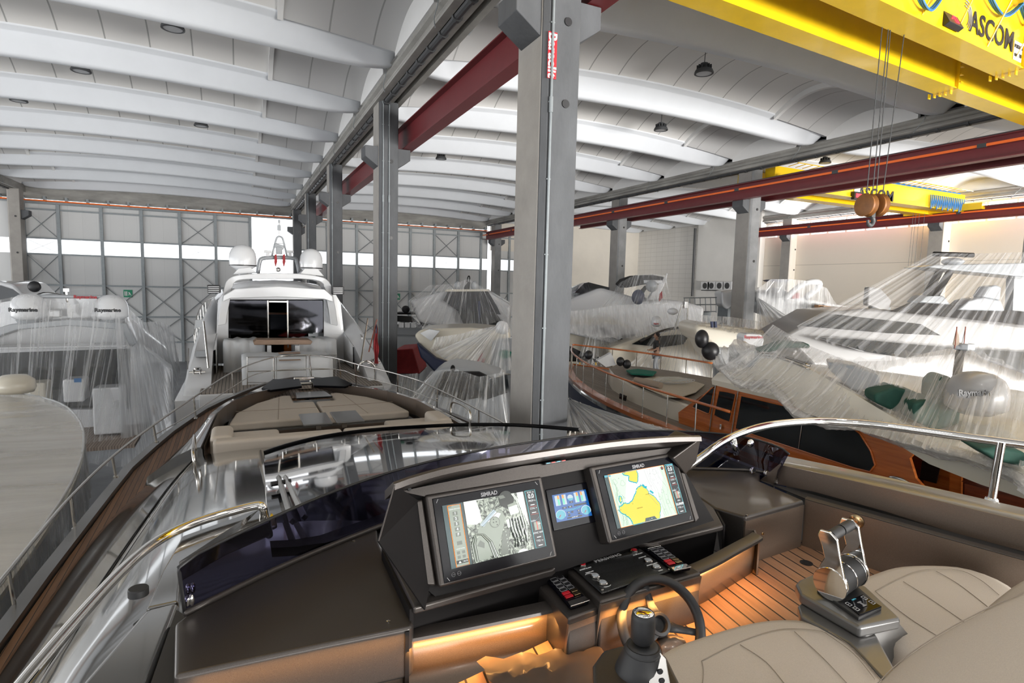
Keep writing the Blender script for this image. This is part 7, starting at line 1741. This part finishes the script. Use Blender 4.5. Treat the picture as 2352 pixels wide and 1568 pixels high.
# its plastic
r1 = [D(1775, 745, 11.0), D(1850, 790, 10.3), D(1950, 830, 9.5), D(2050, 828, 8.9), D(2130, 810, 8.7), D(2215, 792, 8.5), D(2270, 830, 8.0), D(2352, 858, 7.6), D(2460, 900, 7.2)]
h1 = [D(1650, 845, 11.9), D(1690, 880, 11.5), D(1730, 900, 11.0), D(1775, 905, 10.4), D(1825, 955, 9.8), D(1960, 985, 9.0), D(2040, 1008, 8.3), D(2120, 1028, 7.6), D(2250, 1050, 7.0), D(2352, 1075, 6.5), D(2460, 1100, 6.2)]
bk_ = [D(1650, 835, 14), D(1800, 800, 14.5), D(1950, 825, 14), D(2050, 815, 13.5), D(2215, 800, 12), D(2352, 850, 12), D(2460, 880, 12)]
sheet('plastic_cover', 'clear plastic tented over the flybridge of the wooden yacht from two peaks', [([r1[0], r1[1], r1[2], r1[3], r1[4]], h1[:7], .08), (r1[4:], h1[6:], .0)], 'film_warm', seed=6, pleat=.015, n=110)
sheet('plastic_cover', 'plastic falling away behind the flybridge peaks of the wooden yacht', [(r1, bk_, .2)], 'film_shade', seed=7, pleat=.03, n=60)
def crumple(pts, r, name, label, seed, mt_='film_creased'):
    R_ = random.Random(seed); sp_ = spline(pts, 8); mb = MB(); rows = []; uv = []; n = 14
    for i, p in enumerate(sp_):
        t = (sp_[min(i + 1, len(sp_) - 1)] - sp_[max(0, i - 1)]).normalized(); u_ = t.cross(V((0, 0, 1))).normalized(); w_ = u_.cross(t)
        f = i / (len(sp_) - 1); rr_ = (r(f) if callable(r) else r) * (1 + .15 * sin(i * .8)) * (min(1, .3 + 4 * f, .3 + 4 * (1 - f)))
        rows.append([p + (u_ * cos(2 * pi * k / n) + w_ * sin(2 * pi * k / n)) * rr_ * (1 + R_.uniform(-.22, .22)) for k in range(n)])
        uv += [(f * 3, k / n) for k in range(n)]
    mb.loft(rows, True); mb.uv = uv; return tag(mb.build(name, mt_, None, smooth=True), label, 'plastic roll')
crumple([D(1640, 838, 12.3), D(1670, 830, 12.2), D(1700, 812, 12.0), D(1735, 797, 11.8)], lambda f: .12 + .16 * sin(pi * f), 'plastic_bundle', 'thick crumpled bundle of plastic on the nose of the cream deckhouse roof', 1)
crumple([D(1655, 845, 12.0), D(1690, 878, 11.6), D(1725, 885, 11.3), D(1760, 880, 11.0), D(1790, 905, 10.6), D(1830, 950, 10.2), D(1900, 975, 9.7), D(1975, 985, 9.2)], .075, 'plastic_roll', 'rolled hem of plastic tied along the cream roof above the windows', 2)
crumple([D(1975, 985, 9.2), D(2060, 1010, 8.5), D(2150, 1035, 7.8), D(2240, 1055, 7.2), D(2310, 1085, 6.8), D(2352, 1110, 6.5), D(2400, 1200, 6.4)], .08, 'plastic_roll', 'rolled hem of plastic hanging over the cockpit opening at the right', 3)

# ------------------------------------------------------------------ big flybridge yacht wrapped at the right
by = thing('motor_yacht', 'tall white flybridge yacht under sweeping plastic behind the wooden yacht', 'yacht', V((19, 9, 0)))
def T(px, py, d=17.0): return D(px, py, d)
def slab(q, d, th, nm, mm, par, bev=0):
    n_ = V((-RW[0][2], -RW[1][2], 0)).normalized(); MB().prism([D(x, y, d) for x, y in q], n_ * th).build(nm, mm, par, bevel=bev)
slab([(1800, 770), (1900, 715), (1995, 708), (2060, 712), (2400, 752), (2400, 1100), (2000, 1000), (1860, 830)], 17.6, 2.0, 'superstructure', 'gelcoat_shaded', by, .1)
slab([(1832, 748), (1870, 735), (1920, 722), (2115, 744), (2160, 770), (2040, 765)], 17.4, .1, 'window_band', 'glass_dark', by)
slab([(1878, 775), (1960, 778), (2170, 797), (2420, 812), (2420, 880), (2340, 850), (2230, 810), (2080, 822), (1990, 808)], 17.0, .3, 'window_band', 'glass_dark', by)
slab([(2058, 716), (2105, 695), (2200, 700), (2420, 722), (2420, 752), (2250, 735)], 17.2, .3, 'fly_coaming', 'dash_dark', by)
slab([(2125, 613), (2145, 608), (2400, 602), (2400, 640), (2330, 634), (2200, 622)], 16.6, 1.0, 'hardtop', 'gelcoat_grey', by, .04)
slab([(2128, 678), (2160, 622), (2168, 622), (2140, 680)], 16.9, .2, 'hardtop_strut', 'dash_dark', by)
slab([(2146, 680), (2185, 622), (2193, 622), (2158, 680)], 16.9, .2, 'hardtop_strut', 'dash_dark', by)
slab([(2330, 634), (2400, 640), (2400, 740), (2325, 735)], 18, .3, 'rear_strut', 'gelcoat_grey', by)
for q in (((2110, 695), (2125, 680), (2145, 674), (2170, 680), (2185, 700)), ((2200, 712), (2225, 690), (2260, 682), (2300, 690), (2310, 715))):
    slab(q, 17.1, .6, 'covered_fly_seat', 'gelcoat_grey', by, .05)
slab([(2255, 682), (2270, 658), (2290, 654), (2302, 660), (2298, 690)], 17.1, .4, 'covered_fly_seat', 'gelcoat_grey', by, .05)
MB().ell(D(2188, 601, 16.8), (.28, .28, .12)).build('radar_base', 'gelcoat_grey', by, smooth=True)
MB().tube([D(2145, 583, 16.6), D(2235, 586, 16.6)], .07, 10).build('radar_scanner', 'dash_dark', by, smooth='auto')
r2_ = [D(2143, 581, 16.4), D(2240, 582, 16.2), D(2352, 579, 16), D(2480, 575, 16)]
h2_ = [D(1826, 752, 16.0), D(1870, 778, 15.6), D(1960, 800, 15.2), D(2050, 815, 14.6), D(2150, 840, 14.2), D(2280, 880, 13.8), D(2400, 930, 13.4), D(2480, 950, 13.4)]
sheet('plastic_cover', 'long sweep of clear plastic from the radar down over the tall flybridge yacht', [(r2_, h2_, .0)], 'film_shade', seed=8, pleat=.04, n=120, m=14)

# ------------------------------------------------------------------ boats beyond the middle of the hall
def covered(name, label, cat, base): return thing(name, label, cat, base)
hv = V((-RW[0][2], -RW[1][2], 0)).normalized()
# white boat with grey bimini
t = thing('motor_boat', 'white cabin cruiser with a grey bimini top in front of the cream far wall', 'boat', D(1470, 740, 30) - V((0, 0, 0)))
slab([(1300, 690), (1380, 660), (1450, 680), (1560, 690), (1620, 705), (1610, 800), (1300, 800)], 30, 3, 'hull', 'gelcoat', t, .2)
slab([(1320, 672), (1342, 650), (1352, 648), (1400, 660), (1398, 680)], 31, 1, 'windscreen', 'glass_smoke', t)
slab([(1425, 652), (1436, 640), (1460, 632), (1500, 631), (1526, 636), (1522, 645), (1500, 650), (1470, 655), (1438, 661)], 29.2, 1.6, 'bimini_top', 'dash_dark', t, .05)
slab([(1484, 690), (1520, 640), (1532, 636), (1526, 655), (1510, 690)], 29.5, .3, 'radar_arch', 'gelcoat', t, .05)
MB().tube([D(1478, 647, 29.2), D(1520, 647, 29.2)], .09, 8).build('rolled_canvas', 'gelcoat', t)
MB().ell(D(1466, 682, 29), (.38, .2, .38)).build('fender_ball', 'navy', t, smooth=True); MB().ell(D(1497, 657, 29), (.3, .3, .3)).build('radome', 'gelcoat_grey', t, smooth=True)
MB().prism([D(1470, 668, 29.1), D(1482, 655, 29.1), D(1486, 662, 29.1), D(1474, 682, 29.1)], hv * .1).build('outboard_leg', 'dash_dark', t)
MB().tube([D(1532, 628, 29.4), D(1528, 650, 29.4)], .03, 6).build('mast_light', 'gelcoat', t)
MB().prism([D(1515, 675, 29), D(1521, 668, 29), D(1522, 684, 29), D(1514, 692, 29)], hv * .05).build('small_flag', 'red_cloth', t)
sheet('plastic_cover', 'plastic peaked over the grey bimini of the cruiser at the far wall', [([D(1425, 648, 28.8), D(1460, 630, 28.8), D(1500, 629, 28.8), D(1530, 632, 28.8)], [D(1370, 712, 28), D(1430, 705, 28), D(1500, 698, 28), D(1547, 695, 28)], .1)], 'film_light', seed=9, pleat=.05)
# hull with radar at the far left of the right group
t = thing('motor_boat', 'small covered boat peeking out right of the nearest column by the cream wall', 'boat', D(1335, 690, 33))
slab([(1300, 690), (1310, 665), (1345, 660), (1355, 680), (1400, 700), (1300, 720)], 33, 2, 'hull', 'gelcoat', t, .1); slab([(1316, 660), (1338, 650), (1352, 655), (1350, 668), (1318, 670)], 32.5, 1, 'cabin', 'gelcoat_grey', t)
sheet('plastic_cover', 'small clear plastic tent on the boat right beside the nearest column', [([D(1318, 656, 32), D(1340, 648, 32), D(1354, 652, 32)], [D(1306, 684, 31.6), D(1340, 690, 31.6), D(1360, 684, 31.6)], 0)], 'film_light', seed=10)
# large cream sport boat under wide plastic
t = thing('sport_yacht', 'low cream sport yacht under wide plastic right of the nearest column, bow rail in front', 'yacht', D(1420, 820, 24))
slab([(1300, 738), (1400, 728), (1470, 760), (1600, 800), (1600, 900), (1300, 900)], 26, 3, 'hull', 'gelcoat_cream', t, .2)
slab([(1300, 745), (1420, 745), (1520, 775), (1500, 810), (1420, 792), (1300, 765)], 25.3, 1, 'foredeck', 'gelcoat', t, .1)
slab([(1400, 772), (1460, 768), (1470, 790), (1445, 792)], 25.1, .1, 'window', 'glass_dark', t)
slab([(1300, 790), (1330, 805), (1380, 830), (1300, 830)], 25.1, .1, 'blue_window', 'glass_smoke', t)
slab([(1376, 756), (1384, 752), (1410, 768), (1404, 772)], 25.1, .1, 'deck_vent', 'dash_dark', t)
sheet('plastic_cover', 'broad pale plastic sheet sagging over the low cream sport yacht', [([D(1295, 715, 25), D(1340, 712, 25), D(1420, 700, 25), D(1500, 698, 25), D(1570, 697, 25)], [D(1295, 760, 24.6), D(1340, 770, 24.3), D(1420, 778, 24), D(1500, 772, 24), D(1590, 745, 24)], .12)], 'film_milky', seed=11, pleat=.03)
sheet('plastic_cover', 'vertical plastic curtain hanging in pleats behind the wooden yacht bow rail', [([D(1360, 730, 24.6), D(1385, 712, 24.6), D(1410, 730, 24.6)], [D(1300, 905, 24.6), D(1360, 900, 24.6), D(1470, 905, 24.6)], .0)], 'film_light', seed=12, pleat=.04, n=90)
# boat with the single white dome
t = thing('motor_yacht', 'cream flybridge boat with one white dome behind the person', 'yacht', D(1520, 810, 24))
slab([(1395, 800), (1470, 775), (1520, 757), (1590, 755), (1640, 775), (1640, 900), (1420, 900)], 24, 2.4, 'cabin', 'gelcoat_cream', t, .15)
slab([(1452, 790), (1480, 775), (1560, 768), (1583, 770), (1570, 790), (1520, 797)], 23.9, .1, 'window', 'glass_dark', t)
MB().tube(spline([D(1470, 785, 23.8), D(1520, 760, 23.8), D(1570, 752, 23.8), D(1600, 765, 23.8)], 4), .05, 8).build('hardtop_edge', 'dash_top', t, smooth=True)
c = D(1507, 746, 24); dome(c, .2, .38, t, band=False, base=False); text('Raym', 'lettering', 'print_red', .09, frame(c + (CAMP - c).normalized() * .22 + V((0, 0, .05)), camx, camy), t, .004, bold=.002)
for a_, b_ in (((1551, 755), (1560, 720)), ((1560, 720), (1567, 700)), ((1578, 755), (1580, 700))): MB().tube([D(*a_, 23.7), D(*b_, 23.7)], .035, 6).build('mast_strut', 'steel', t)
MB().box(D(1574, 700, 23.7), (.16, .16, .3)).build('mast_light', 'steel', t, bevel=.02); MB().ell(D(1545, 715, 23.9), (.22, .22, .14)).build('radar', 'gelcoat', t, smooth=True)
sheet('plastic_cover', 'pleated plastic column falling beside the steel mast behind the person', [([D(1560, 700, 23.3), D(1578, 697, 23.3), D(1600, 705, 23.3)], [D(1555, 900, 22.9), D(1600, 900, 22.9), D(1660, 880, 22.9)], 0), ([D(1500, 770, 23.3), D(1560, 745, 23.3), D(1578, 700, 23.3)], [D(1440, 840, 23), D(1480, 860, 23), D(1555, 900, 22.9)], .1)], 'film_light', seed=13, pleat=.03)
# grey-hulled tender boat with fenders
t = thing('motor_boat', 'boat with a dark grey lower hull and round black fenders behind the plastic peak', 'boat', D(1660, 800, 19))
slab([(1595, 745), (1620, 742), (1800, 765), (1790, 860), (1760, 850), (1660, 835), (1640, 820), (1625, 790), (1600, 775)], 19, 2.2, 'hull', 'gelcoat_cream', t, .2)
slab([(1628, 795), (1700, 800), (1750, 815), (1740, 850), (1660, 840)], 18.9, .3, 'lower_hull', 'gelcoat_grey', t, .1)
MB().ell(D(1612, 778, 18.6), (.22, .22, .3)).build('fender', 'print_black', t, smooth=True); MB().ell(D(1632, 806, 18.6), (.28, .28, .3)).build('fender', 'print_black', t, smooth=True)
for x in (1635, 1643): MB().tube([D(x, 738, 18.6), D(x + 1, 752, 18.6)], .05, 6).build('rod_holder', 'navy', t)
sheet('plastic_cover', 'flat clear plastic awning stretched over the grey lower hull boat', [([D(1600, 722, 20), D(1680, 728, 20), D(1760, 740, 20), D(1840, 745, 20)], [D(1600, 745, 18.6), D(1680, 762, 18.4), D(1760, 775, 18.2), D(1830, 758, 18.2)], .1)], 'film_milky', seed=14, pleat=.02)
# outboard under the peak
t = thing('outboard_motor', 'white boxed outboard motor cowl with red lettering beside the plastic bundle', 'outboard motor', D(1730, 800, 14.5))
slab([(1709, 795), (1708, 772), (1715, 766), (1750, 768), (1756, 780), (1752, 798)], 14.5, .5, 'cowl', 'gelcoat', t, .04); text('Raymarine', 'lettering', 'print_red', .11, frame(D(1731, 774, 14.45), camx, camy), t, .004, bold=.002)
# white cruiser at the right back
t = thing('cabin_cruiser', 'white cabin cruiser with swept arch under bright plastic by the cream side wall', 'boat', D(1830, 720, 31))
slab([(1740, 668), (1790, 660), (1870, 690), (1930, 700), (1990, 712), (1980, 725), (1830, 740), (1760, 715), (1738, 690)], 31, 3, 'hull', 'gelcoat', t, .2)
slab([(1752, 672), (1775, 660), (1800, 664), (1812, 680), (1790, 684)], 30.6, .2, 'windscreen', 'glass_smoke', t)
MB().tube(spline([D(1802, 690, 30.4), D(1830, 662, 30.4), D(1860, 648, 30.4), D(1882, 650, 30.4), D(1876, 664, 30.4), D(1850, 684, 30.4)], 4), .16, 8).build('swept_arch', 'gelcoat', t, smooth=True)
slab([(1770, 643), (1780, 641), (1812, 642), (1806, 648), (1775, 646)], 30.4, 1, 'bimini_top', 'navy', t)
for a_, b_ in (((1778, 645), (1760, 668)), ((1800, 648), (1786, 672))): MB().tube([D(*a_, 30.4), D(*b_, 30.4)], .025, 5).build('bimini_strut', 'steel', t)
slab([(1820, 672), (1838, 672), (1836, 685), (1820, 686)], 30.5, .2, 'red_seat', 'red_cloth', t)
slab([(1866, 696), (1894, 699), (1893, 711), (1866, 708)], 30.3, .1, 'name_letters', 'dash_dark', t)
sheet('plastic_cover', 'bright clear plastic draped over the white cruiser by the side wall', [([D(1738, 665, 30), D(1770, 641, 30), D(1820, 641, 30), D(1862, 646, 30), D(1900, 662, 30), D(1915, 690, 30)], [D(1738, 690, 29.8), D(1760, 725, 29.8), D(1820, 735, 29.8), D(1870, 730, 29.8), D(1910, 715, 29.8), D(1925, 700, 29.8)], .0)], 'film_milky', seed=15, pleat=.06)
sheet('plastic_cover', 'plastic sheet sloping down to the right from the concrete column behind the boats', [([D(1738, 682, 26), D(1745, 686, 26)], [D(1738, 770, 25), D(1780, 752, 25), D(1835, 746, 25)], .0)], 'film_milky', seed=16, pleat=.05)
t = thing('covered_boat', 'distant boat end wrapped in pale plastic left of the big yacht sheet', 'boat', D(2010, 690, 33))
slab([(1992, 700), (1996, 658), (2024, 662), (2050, 690), (2040, 720)], 33, .5, 'hull', 'gelcoat_shaded', t, .1)
t = thing('covered_boat', 'small boat bow wrapped in white plastic left of the right hand concrete column', 'boat', D(1670, 700, 31))
slab([(1655, 668), (1690, 664), (1688, 700), (1670, 712), (1658, 700)], 34, 1.2, 'hull', 'gelcoat', t, .15)
t = thing('timber_stack', 'planks and boards on trestles beyond the white cruiser by the side wall', 'timber', D(1950, 715, 29))
for k in range(5): slab([(1880 + k * 12, 700 + k * 3), (1985 + k * 3, 712 + k * 2), (1985, 716 + k * 2), (1880 + k * 12, 706 + k * 3)], 29 - k * .3, .4, 'plank', ['wood_block', 'beige_cloth', 'table_wood'][k % 3], t)
t = thing('mesh_crate', 'wire mesh enclosure standing under the air conditioners', 'mesh enclosure', D(1610, 705, 34))
for x in range(1572, 1645, 12): MB().tube([D(x, 684, 34), D(x + 1, 718, 34)], .03, 4).build('upright', 'galvanised', t)
for y in (684, 700, 716): MB().tube([D(1570, y, 34), D(1646, y - 1, 34)], .03, 4).build('crossbar', 'galvanised', t)

# ------------------------------------------------------------------ boats left of the nearest column
t = thing('cabin_cruiser', 'grey cabin cruiser shrouded in a steep plastic tent left of the nearest column', 'boat', D(1060, 730, 29))
slab([(940, 690), (1020, 668), (1120, 668), (1175, 700), (1170, 780), (1060, 760), (960, 740)], 29.5, 3, 'hull', 'gelcoat', t, .2)
slab([(1018, 690), (1030, 667), (1120, 668), (1140, 700), (1150, 722), (1060, 720)], 29.2, .1, 'windscreen', 'glass_smoke', t)
slab([(1052, 716), (1135, 716), (1158, 740), (1130, 752), (1065, 745)], 29, .2, 'cockpit', 'glass_dark', t)
slab([(1025, 664), (1120, 664), (1124, 669), (1020, 670)], 28.8, 2, 'hardtop', 'gelcoat_cream', t, .03)
for x in (1051, 1089): MB().ell(D(x, 656, 29), (.17, .17, .24)).build('radome', 'gelcoat_grey', t, smooth=True)
MB().prism([D(1062, 664, 29), D(1076, 646, 29), D(1080, 648, 29), D(1078, 664, 29)], hv * .2).build('mast_fin', 'dash_dark', t)
MB().tube(spline([D(1073, 648, 29), D(1075, 636, 29), D(1078, 634, 29), D(1079, 640, 29), D(1077, 650, 29)], 3), .03, 5).build('mast_light', 'dash_dark', t)
MB().prism([D(1098, 692, 28.4), D(1103, 690, 28.4), D(1104, 720, 28.4), D(1099, 745, 28.4)], hv * .05).build('hanging_flag', 'navy', t)
sheet('plastic_cover', 'steep plastic tent over the grey cabin cruiser left of the nearest column', [([D(985, 655, 28), D(1040, 652, 28), D(1077, 640, 28), D(1100, 655, 28), D(1125, 666, 28)], [D(938, 690, 28), D(950, 750, 27.5), D(1020, 762, 27.3), D(1090, 755, 27.3), D(1150, 735, 27.3), D(1180, 725, 27.3)], .0)], 'film_light', seed=17, pleat=.05)
t = thing('sport_boat', 'cream decked sport boat with dark blue hull and a white dome, half unwrapped', 'boat', D(1050, 820, 20))
slab([(950, 770), (965, 757), (1000, 754), (1080, 752), (1170, 760), (1180, 860), (1120, 870), (1010, 838), (975, 810)], 20.5, 2.5, 'deck', 'gelcoat_cream', t, .1)
slab([(955, 785), (1000, 822), (1050, 840), (1040, 880), (1000, 858), (965, 820)], 20.2, 1.5, 'hull', 'navy', t, .1)
slab([(965, 765), (985, 756), (1010, 760), (990, 783)], 20.2, .2, 'deck_pad', 'fabric_white', t)
c = D(1153, 762, 19.6); dome(c, .22, .38, t, band=False, base=False)
slab([(1130, 785), (1145, 778), (1180, 776), (1180, 860), (1125, 850)], 19.6, .2, 'cabin_side', 'gelcoat_grey', t)
slab([(1143, 808), (1160, 803), (1175, 808), (1172, 822), (1150, 823)], 19.5, .05, 'window', 'teal_cloth', t)
for q in (((1090, 838), (1106, 812), (1109, 814), (1096, 842)), ((1100, 842), (1108, 824), (1113, 826), (1108, 843))): slab(q, 19.2, .2, 'life_jacket', 'red_cloth', t)
sheet('plastic_cover', 'silvery plastic pulled diagonally from the dome down over the cream decked sport boat', [([D(1140, 748, 19), D(1150, 740, 19), D(1165, 742, 19)], [D(1000, 810, 18.8), D(1040, 835, 18.6), D(1080, 850, 18.5), D(1130, 855, 18.5), D(1175, 850, 18.5)], .0), ([D(1000, 775, 19.3), D(1065, 765, 19.2), D(1080, 760, 19.2), D(1140, 748, 19)], [D(990, 805, 19), D(1020, 800, 19), D(1060, 795, 19), D(1100, 790, 19)], .1)], 'film_milky', seed=18, pleat=.05)
t = thing('sport_boat', 'dark cruiser under heavily pleated plastic between our bow rail and the nearest column', 'boat', D(1050, 930, 14.5))
slab([(950, 905), (1000, 850), (1035, 843), (1090, 850), (1160, 870), (1180, 1000), (940, 990)], 15, 2, 'hull', 'gelcoat_grey', t, .2)
slab([(1000, 905), (1020, 855), (1100, 855), (1150, 880), (1150, 905), (1060, 920)], 14.8, .2, 'canopy', 'dash_dark', t)
slab([(1090, 880), (1165, 860), (1170, 900), (1110, 920)], 14.6, .2, 'windscreen', 'glass_dark', t)
MB().ell(D(1040, 846, 14.6), (.06, .06, .09)).build('mast_light', 'dash_dark', t, smooth=True)
sheet('plastic_cover', 'heavily pleated plastic with a peak over the dark cruiser beside our starboard rail', [([D(990, 852, 13.8), D(1045, 846, 13.8)], [D(915, 945, 13.4), D(940, 975, 13.2), D(1000, 985, 13.1)], 0), ([D(1045, 846, 13.8), D(1100, 865, 13.6), D(1158, 855, 13.4)], [D(1000, 985, 13.1), D(1060, 985, 13.0), D(1170, 990, 12.8)], .1), ([D(915, 862, 14.6), D(960, 856, 14.6)], [D(905, 925, 14.4), D(950, 950, 14.2)], 0)], 'film', seed=19, pleat=.04, n=110)
t = thing('covered_boat', 'boat under a tight red cover right of the second column', 'boat', D(940, 830, 23))
slab([(905, 858), (905, 803), (948, 800), (955, 825), (964, 858)], 23, 2, 'red_cover', 'red_cloth', t, .05); slab([(905, 858), (964, 858), (960, 890), (905, 890)], 23.2, 2, 'hull', 'gelcoat_grey', t)
t = thing('motor_boat', 'grey open boat with white boxed seats right of the second column', 'boat', D(945, 765, 31))
slab([(905, 770), (978, 772), (975, 800), (905, 812)], 31, 2.5, 'hull', 'gelcoat_grey', t, .1); slab([(908, 745), (970, 745), (970, 770), (908, 772)], 31.5, 1.5, 'cockpit', 'gelcoat_grey', t, .05)
for k in range(3): slab([(915 + k * 14, 740), (927 + k * 14, 740), (927 + k * 14, 753), (915 + k * 14, 753)], 30.6, .5, 'seat', 'gelcoat', t, .05)
slab([(905, 718), (960, 718), (972, 730), (975, 750), (968, 748), (955, 722), (905, 722)], 31, 1.4, 'hardtop_frame', 'dash_dark', t); slab([(908, 724), (945, 726), (962, 742), (908, 738)], 31.8, .1, 'windscreen', 'glass_dark', t)
MB().ell(D(932, 710, 31), (.22, .2, .2)).build('search_light', 'print_black', t, smooth=True)
# plastic on the neighbour just beyond the windscreen
t = thing('covered_boat', 'white boat hidden under flat streaked plastic just beyond the tinted screen', 'boat', D(1450, 980, 10.2))
rw0 = [W(5.9, 14, -3.6), W(5.5, 10.5, -3.2), W(5.35, 7.5, -3.0), W(5.3, 4, -3.0)]
rw1 = [W(7.9, 14, -3.7), W(8.0, 10.5, -3.5), W(8.0, 7.5, -3.4), W(8.0, 4, -3.3)]
MB().loft([rw0, [lerp(a, b, .5) + V((0, 0, -.1)) for a, b in zip(rw0, rw1)], rw1, [p + V((0, 0, -2.5)) for p in rw1]]).build('hull', 'gelcoat_grey', t, smooth=True)
sheet('plastic_cover', 'flat streaked plastic sheet between the nearest column and the wooden yacht hull', [([D(1302, 912, 11.6), D(1303, 918, 11.4)], [D(1300, 1010, 9.4), D(1420, 1020, 9.2), D(1560, 1030, 8.8), D(1700, 1040, 8.2)], .0), ([D(1302, 912, 11.6), D(1400, 950, 10.8), D(1560, 990, 9.6), D(1700, 1030, 8.4)], [D(1302, 915, 11.5), D(1400, 960, 10.6), D(1560, 1003, 9.4), D(1700, 1040, 8.2)], 0)], 'film_milky', seed=20, pleat=.02, n=110)

for nm_, (px, py, d) in {'motor_boat': (1430, 800, 31), 'motor_boat.001': (1335, 715, 34), 'sport_yacht': (1420, 880, 27), 'motor_boat.002': (1690, 850, 20), 'outboard_motor': (1730, 795, 14.8), 'cabin_cruiser': (1820, 730, 32.5),
                         'covered_boat': (2020, 705, 34), 'covered_boat.001': (1672, 705, 34.6), 'timber_stack': (1930, 712, 29), 'mesh_crate': (1610, 716, 34), 'cabin_cruiser.001': (1060, 750, 31), 'sport_boat': (1080, 850, 21.5),
                         'sport_boat.001': (1050, 970, 16), 'covered_boat.002': (935, 880, 24), 'motor_boat.003': (940, 795, 32)}.items():
    o_ = bpy.data.objects.get(nm_)
    if o_:
        p = D(px, py, d); MB().span(V((p.x - .4, p.y - .4, 0)), V((p.x + .4, p.y + .4, p.z))).build('boat_stand', 'galvanised', o_)
# ------------------------------------------------------------------ person
pe = thing('person', 'person in black t-shirt and grey trousers walking behind the bow rail of the wooden yacht', 'person', D(1504, 866, 22.7))
pb = D(1505, 866, 22.7); ph_ = 1.70; f_ = V((-.9, .43, 0)).normalized(); sd = V((.43, .9, 0)).normalized()
def bp(f, s, z): return pb + f_ * f + sd * s + V((0, 0, z))
def skin(pts, edges, rad, nm, mm, par, root=0, sub=1):
    me = bpy.data.meshes.new(nm); me.from_pydata([tuple(p) for p in pts], edges, []); me.materials.append(M[mm])
    o = bpy.data.objects.new(nm, me); sc.collection.objects.link(o); o.parent = par; o.matrix_parent_inverse = LM[par.name].inverted(); LM[o.name] = Matrix()
    o.modifiers.new('skin', 'SKIN').use_smooth_shade = True
    for i, r in enumerate(rad):
        v_ = me.skin_vertices[0].data[i]; v_.radius = (r, r) if not isinstance(r, tuple) else r; v_.use_root = i == root
    s_ = o.modifiers.new('sub', 'SUBSURF'); s_.levels = sub; s_.render_levels = sub; return o
P_ = [bp(0, 0, .95), bp(0, 0, 1.15), bp(0, 0, 1.38), bp(0, 0, 1.47), bp(.02, 0, 1.52), bp(0, -.17, 1.40), bp(.02, -.21, 1.14), bp(.22, -.19, 1.06), bp(.34, -.17, 1.08), bp(0, .17, 1.40), bp(.02, .21, 1.14), bp(.22, .19, 1.04), bp(.33, .17, 1.05),
      bp(0, -.09, .9), bp(.08, -.10, .50), bp(.0, -.10, .09), bp(.13, -.10, .04), bp(0, .09, .9), bp(-.04, .10, .50), bp(-.16, .10, .10), bp(-.04, .10, .04)]
E_ = [(0, 1), (1, 2), (2, 3), (3, 4), (2, 5), (5, 6), (6, 7), (7, 8), (2, 9), (9, 10), (10, 11), (11, 12), (0, 13), (13, 14), (14, 15), (15, 16), (0, 17), (17, 18), (18, 19), (19, 20)]
Rr = [.12, .12, .14, .06, .055, .06, .045, .036, .03, .06, .045, .036, .03, .09, .06, .04, .035, .09, .06, .04, .035]
skin(P_, E_, Rr, 'body', 'skin', pe)
skin([bp(0, 0, .92), bp(0, 0, 1.15), bp(0, 0, 1.40), bp(0, 0, 1.46), bp(0, -.17, 1.41), bp(.02, -.215, 1.18), bp(0, .17, 1.41), bp(.02, .215, 1.18)], [(0, 1), (1, 2), (2, 3), (2, 4), (4, 5), (2, 6), (6, 7)], [.15, .145, .16, .07, .075, .062, .075, .062], 't_shirt', 'print_black', pe)
skin([bp(0, 0, .93), bp(0, -.09, .85), bp(.08, -.10, .50), bp(.0, -.10, .13), bp(0, .09, .85), bp(-.04, .10, .50), bp(-.16, .10, .13)], [(0, 1), (1, 2), (2, 3), (0, 4), (4, 5), (5, 6)], [.145, .10, .075, .055, .10, .075, .055], 'trousers', 'gelcoat_grey', pe)
MB().ell(bp(.03, 0, 1.62), (.095, .085, .12), 16, 12).ell(bp(.12, 0, 1.61), (.02, .014, .018), 8, 6).ell(bp(.02, .085, 1.61), (.02, .012, .03), 8, 6).ell(bp(.02, -.085, 1.61), (.02, .012, .03), 8, 6).build('head', 'skin', pe, smooth=True)
MB().ell(bp(-.005, 0, 1.66), (.105, .098, .105), 16, 10).build('hair', 'hair', pe, smooth=True)
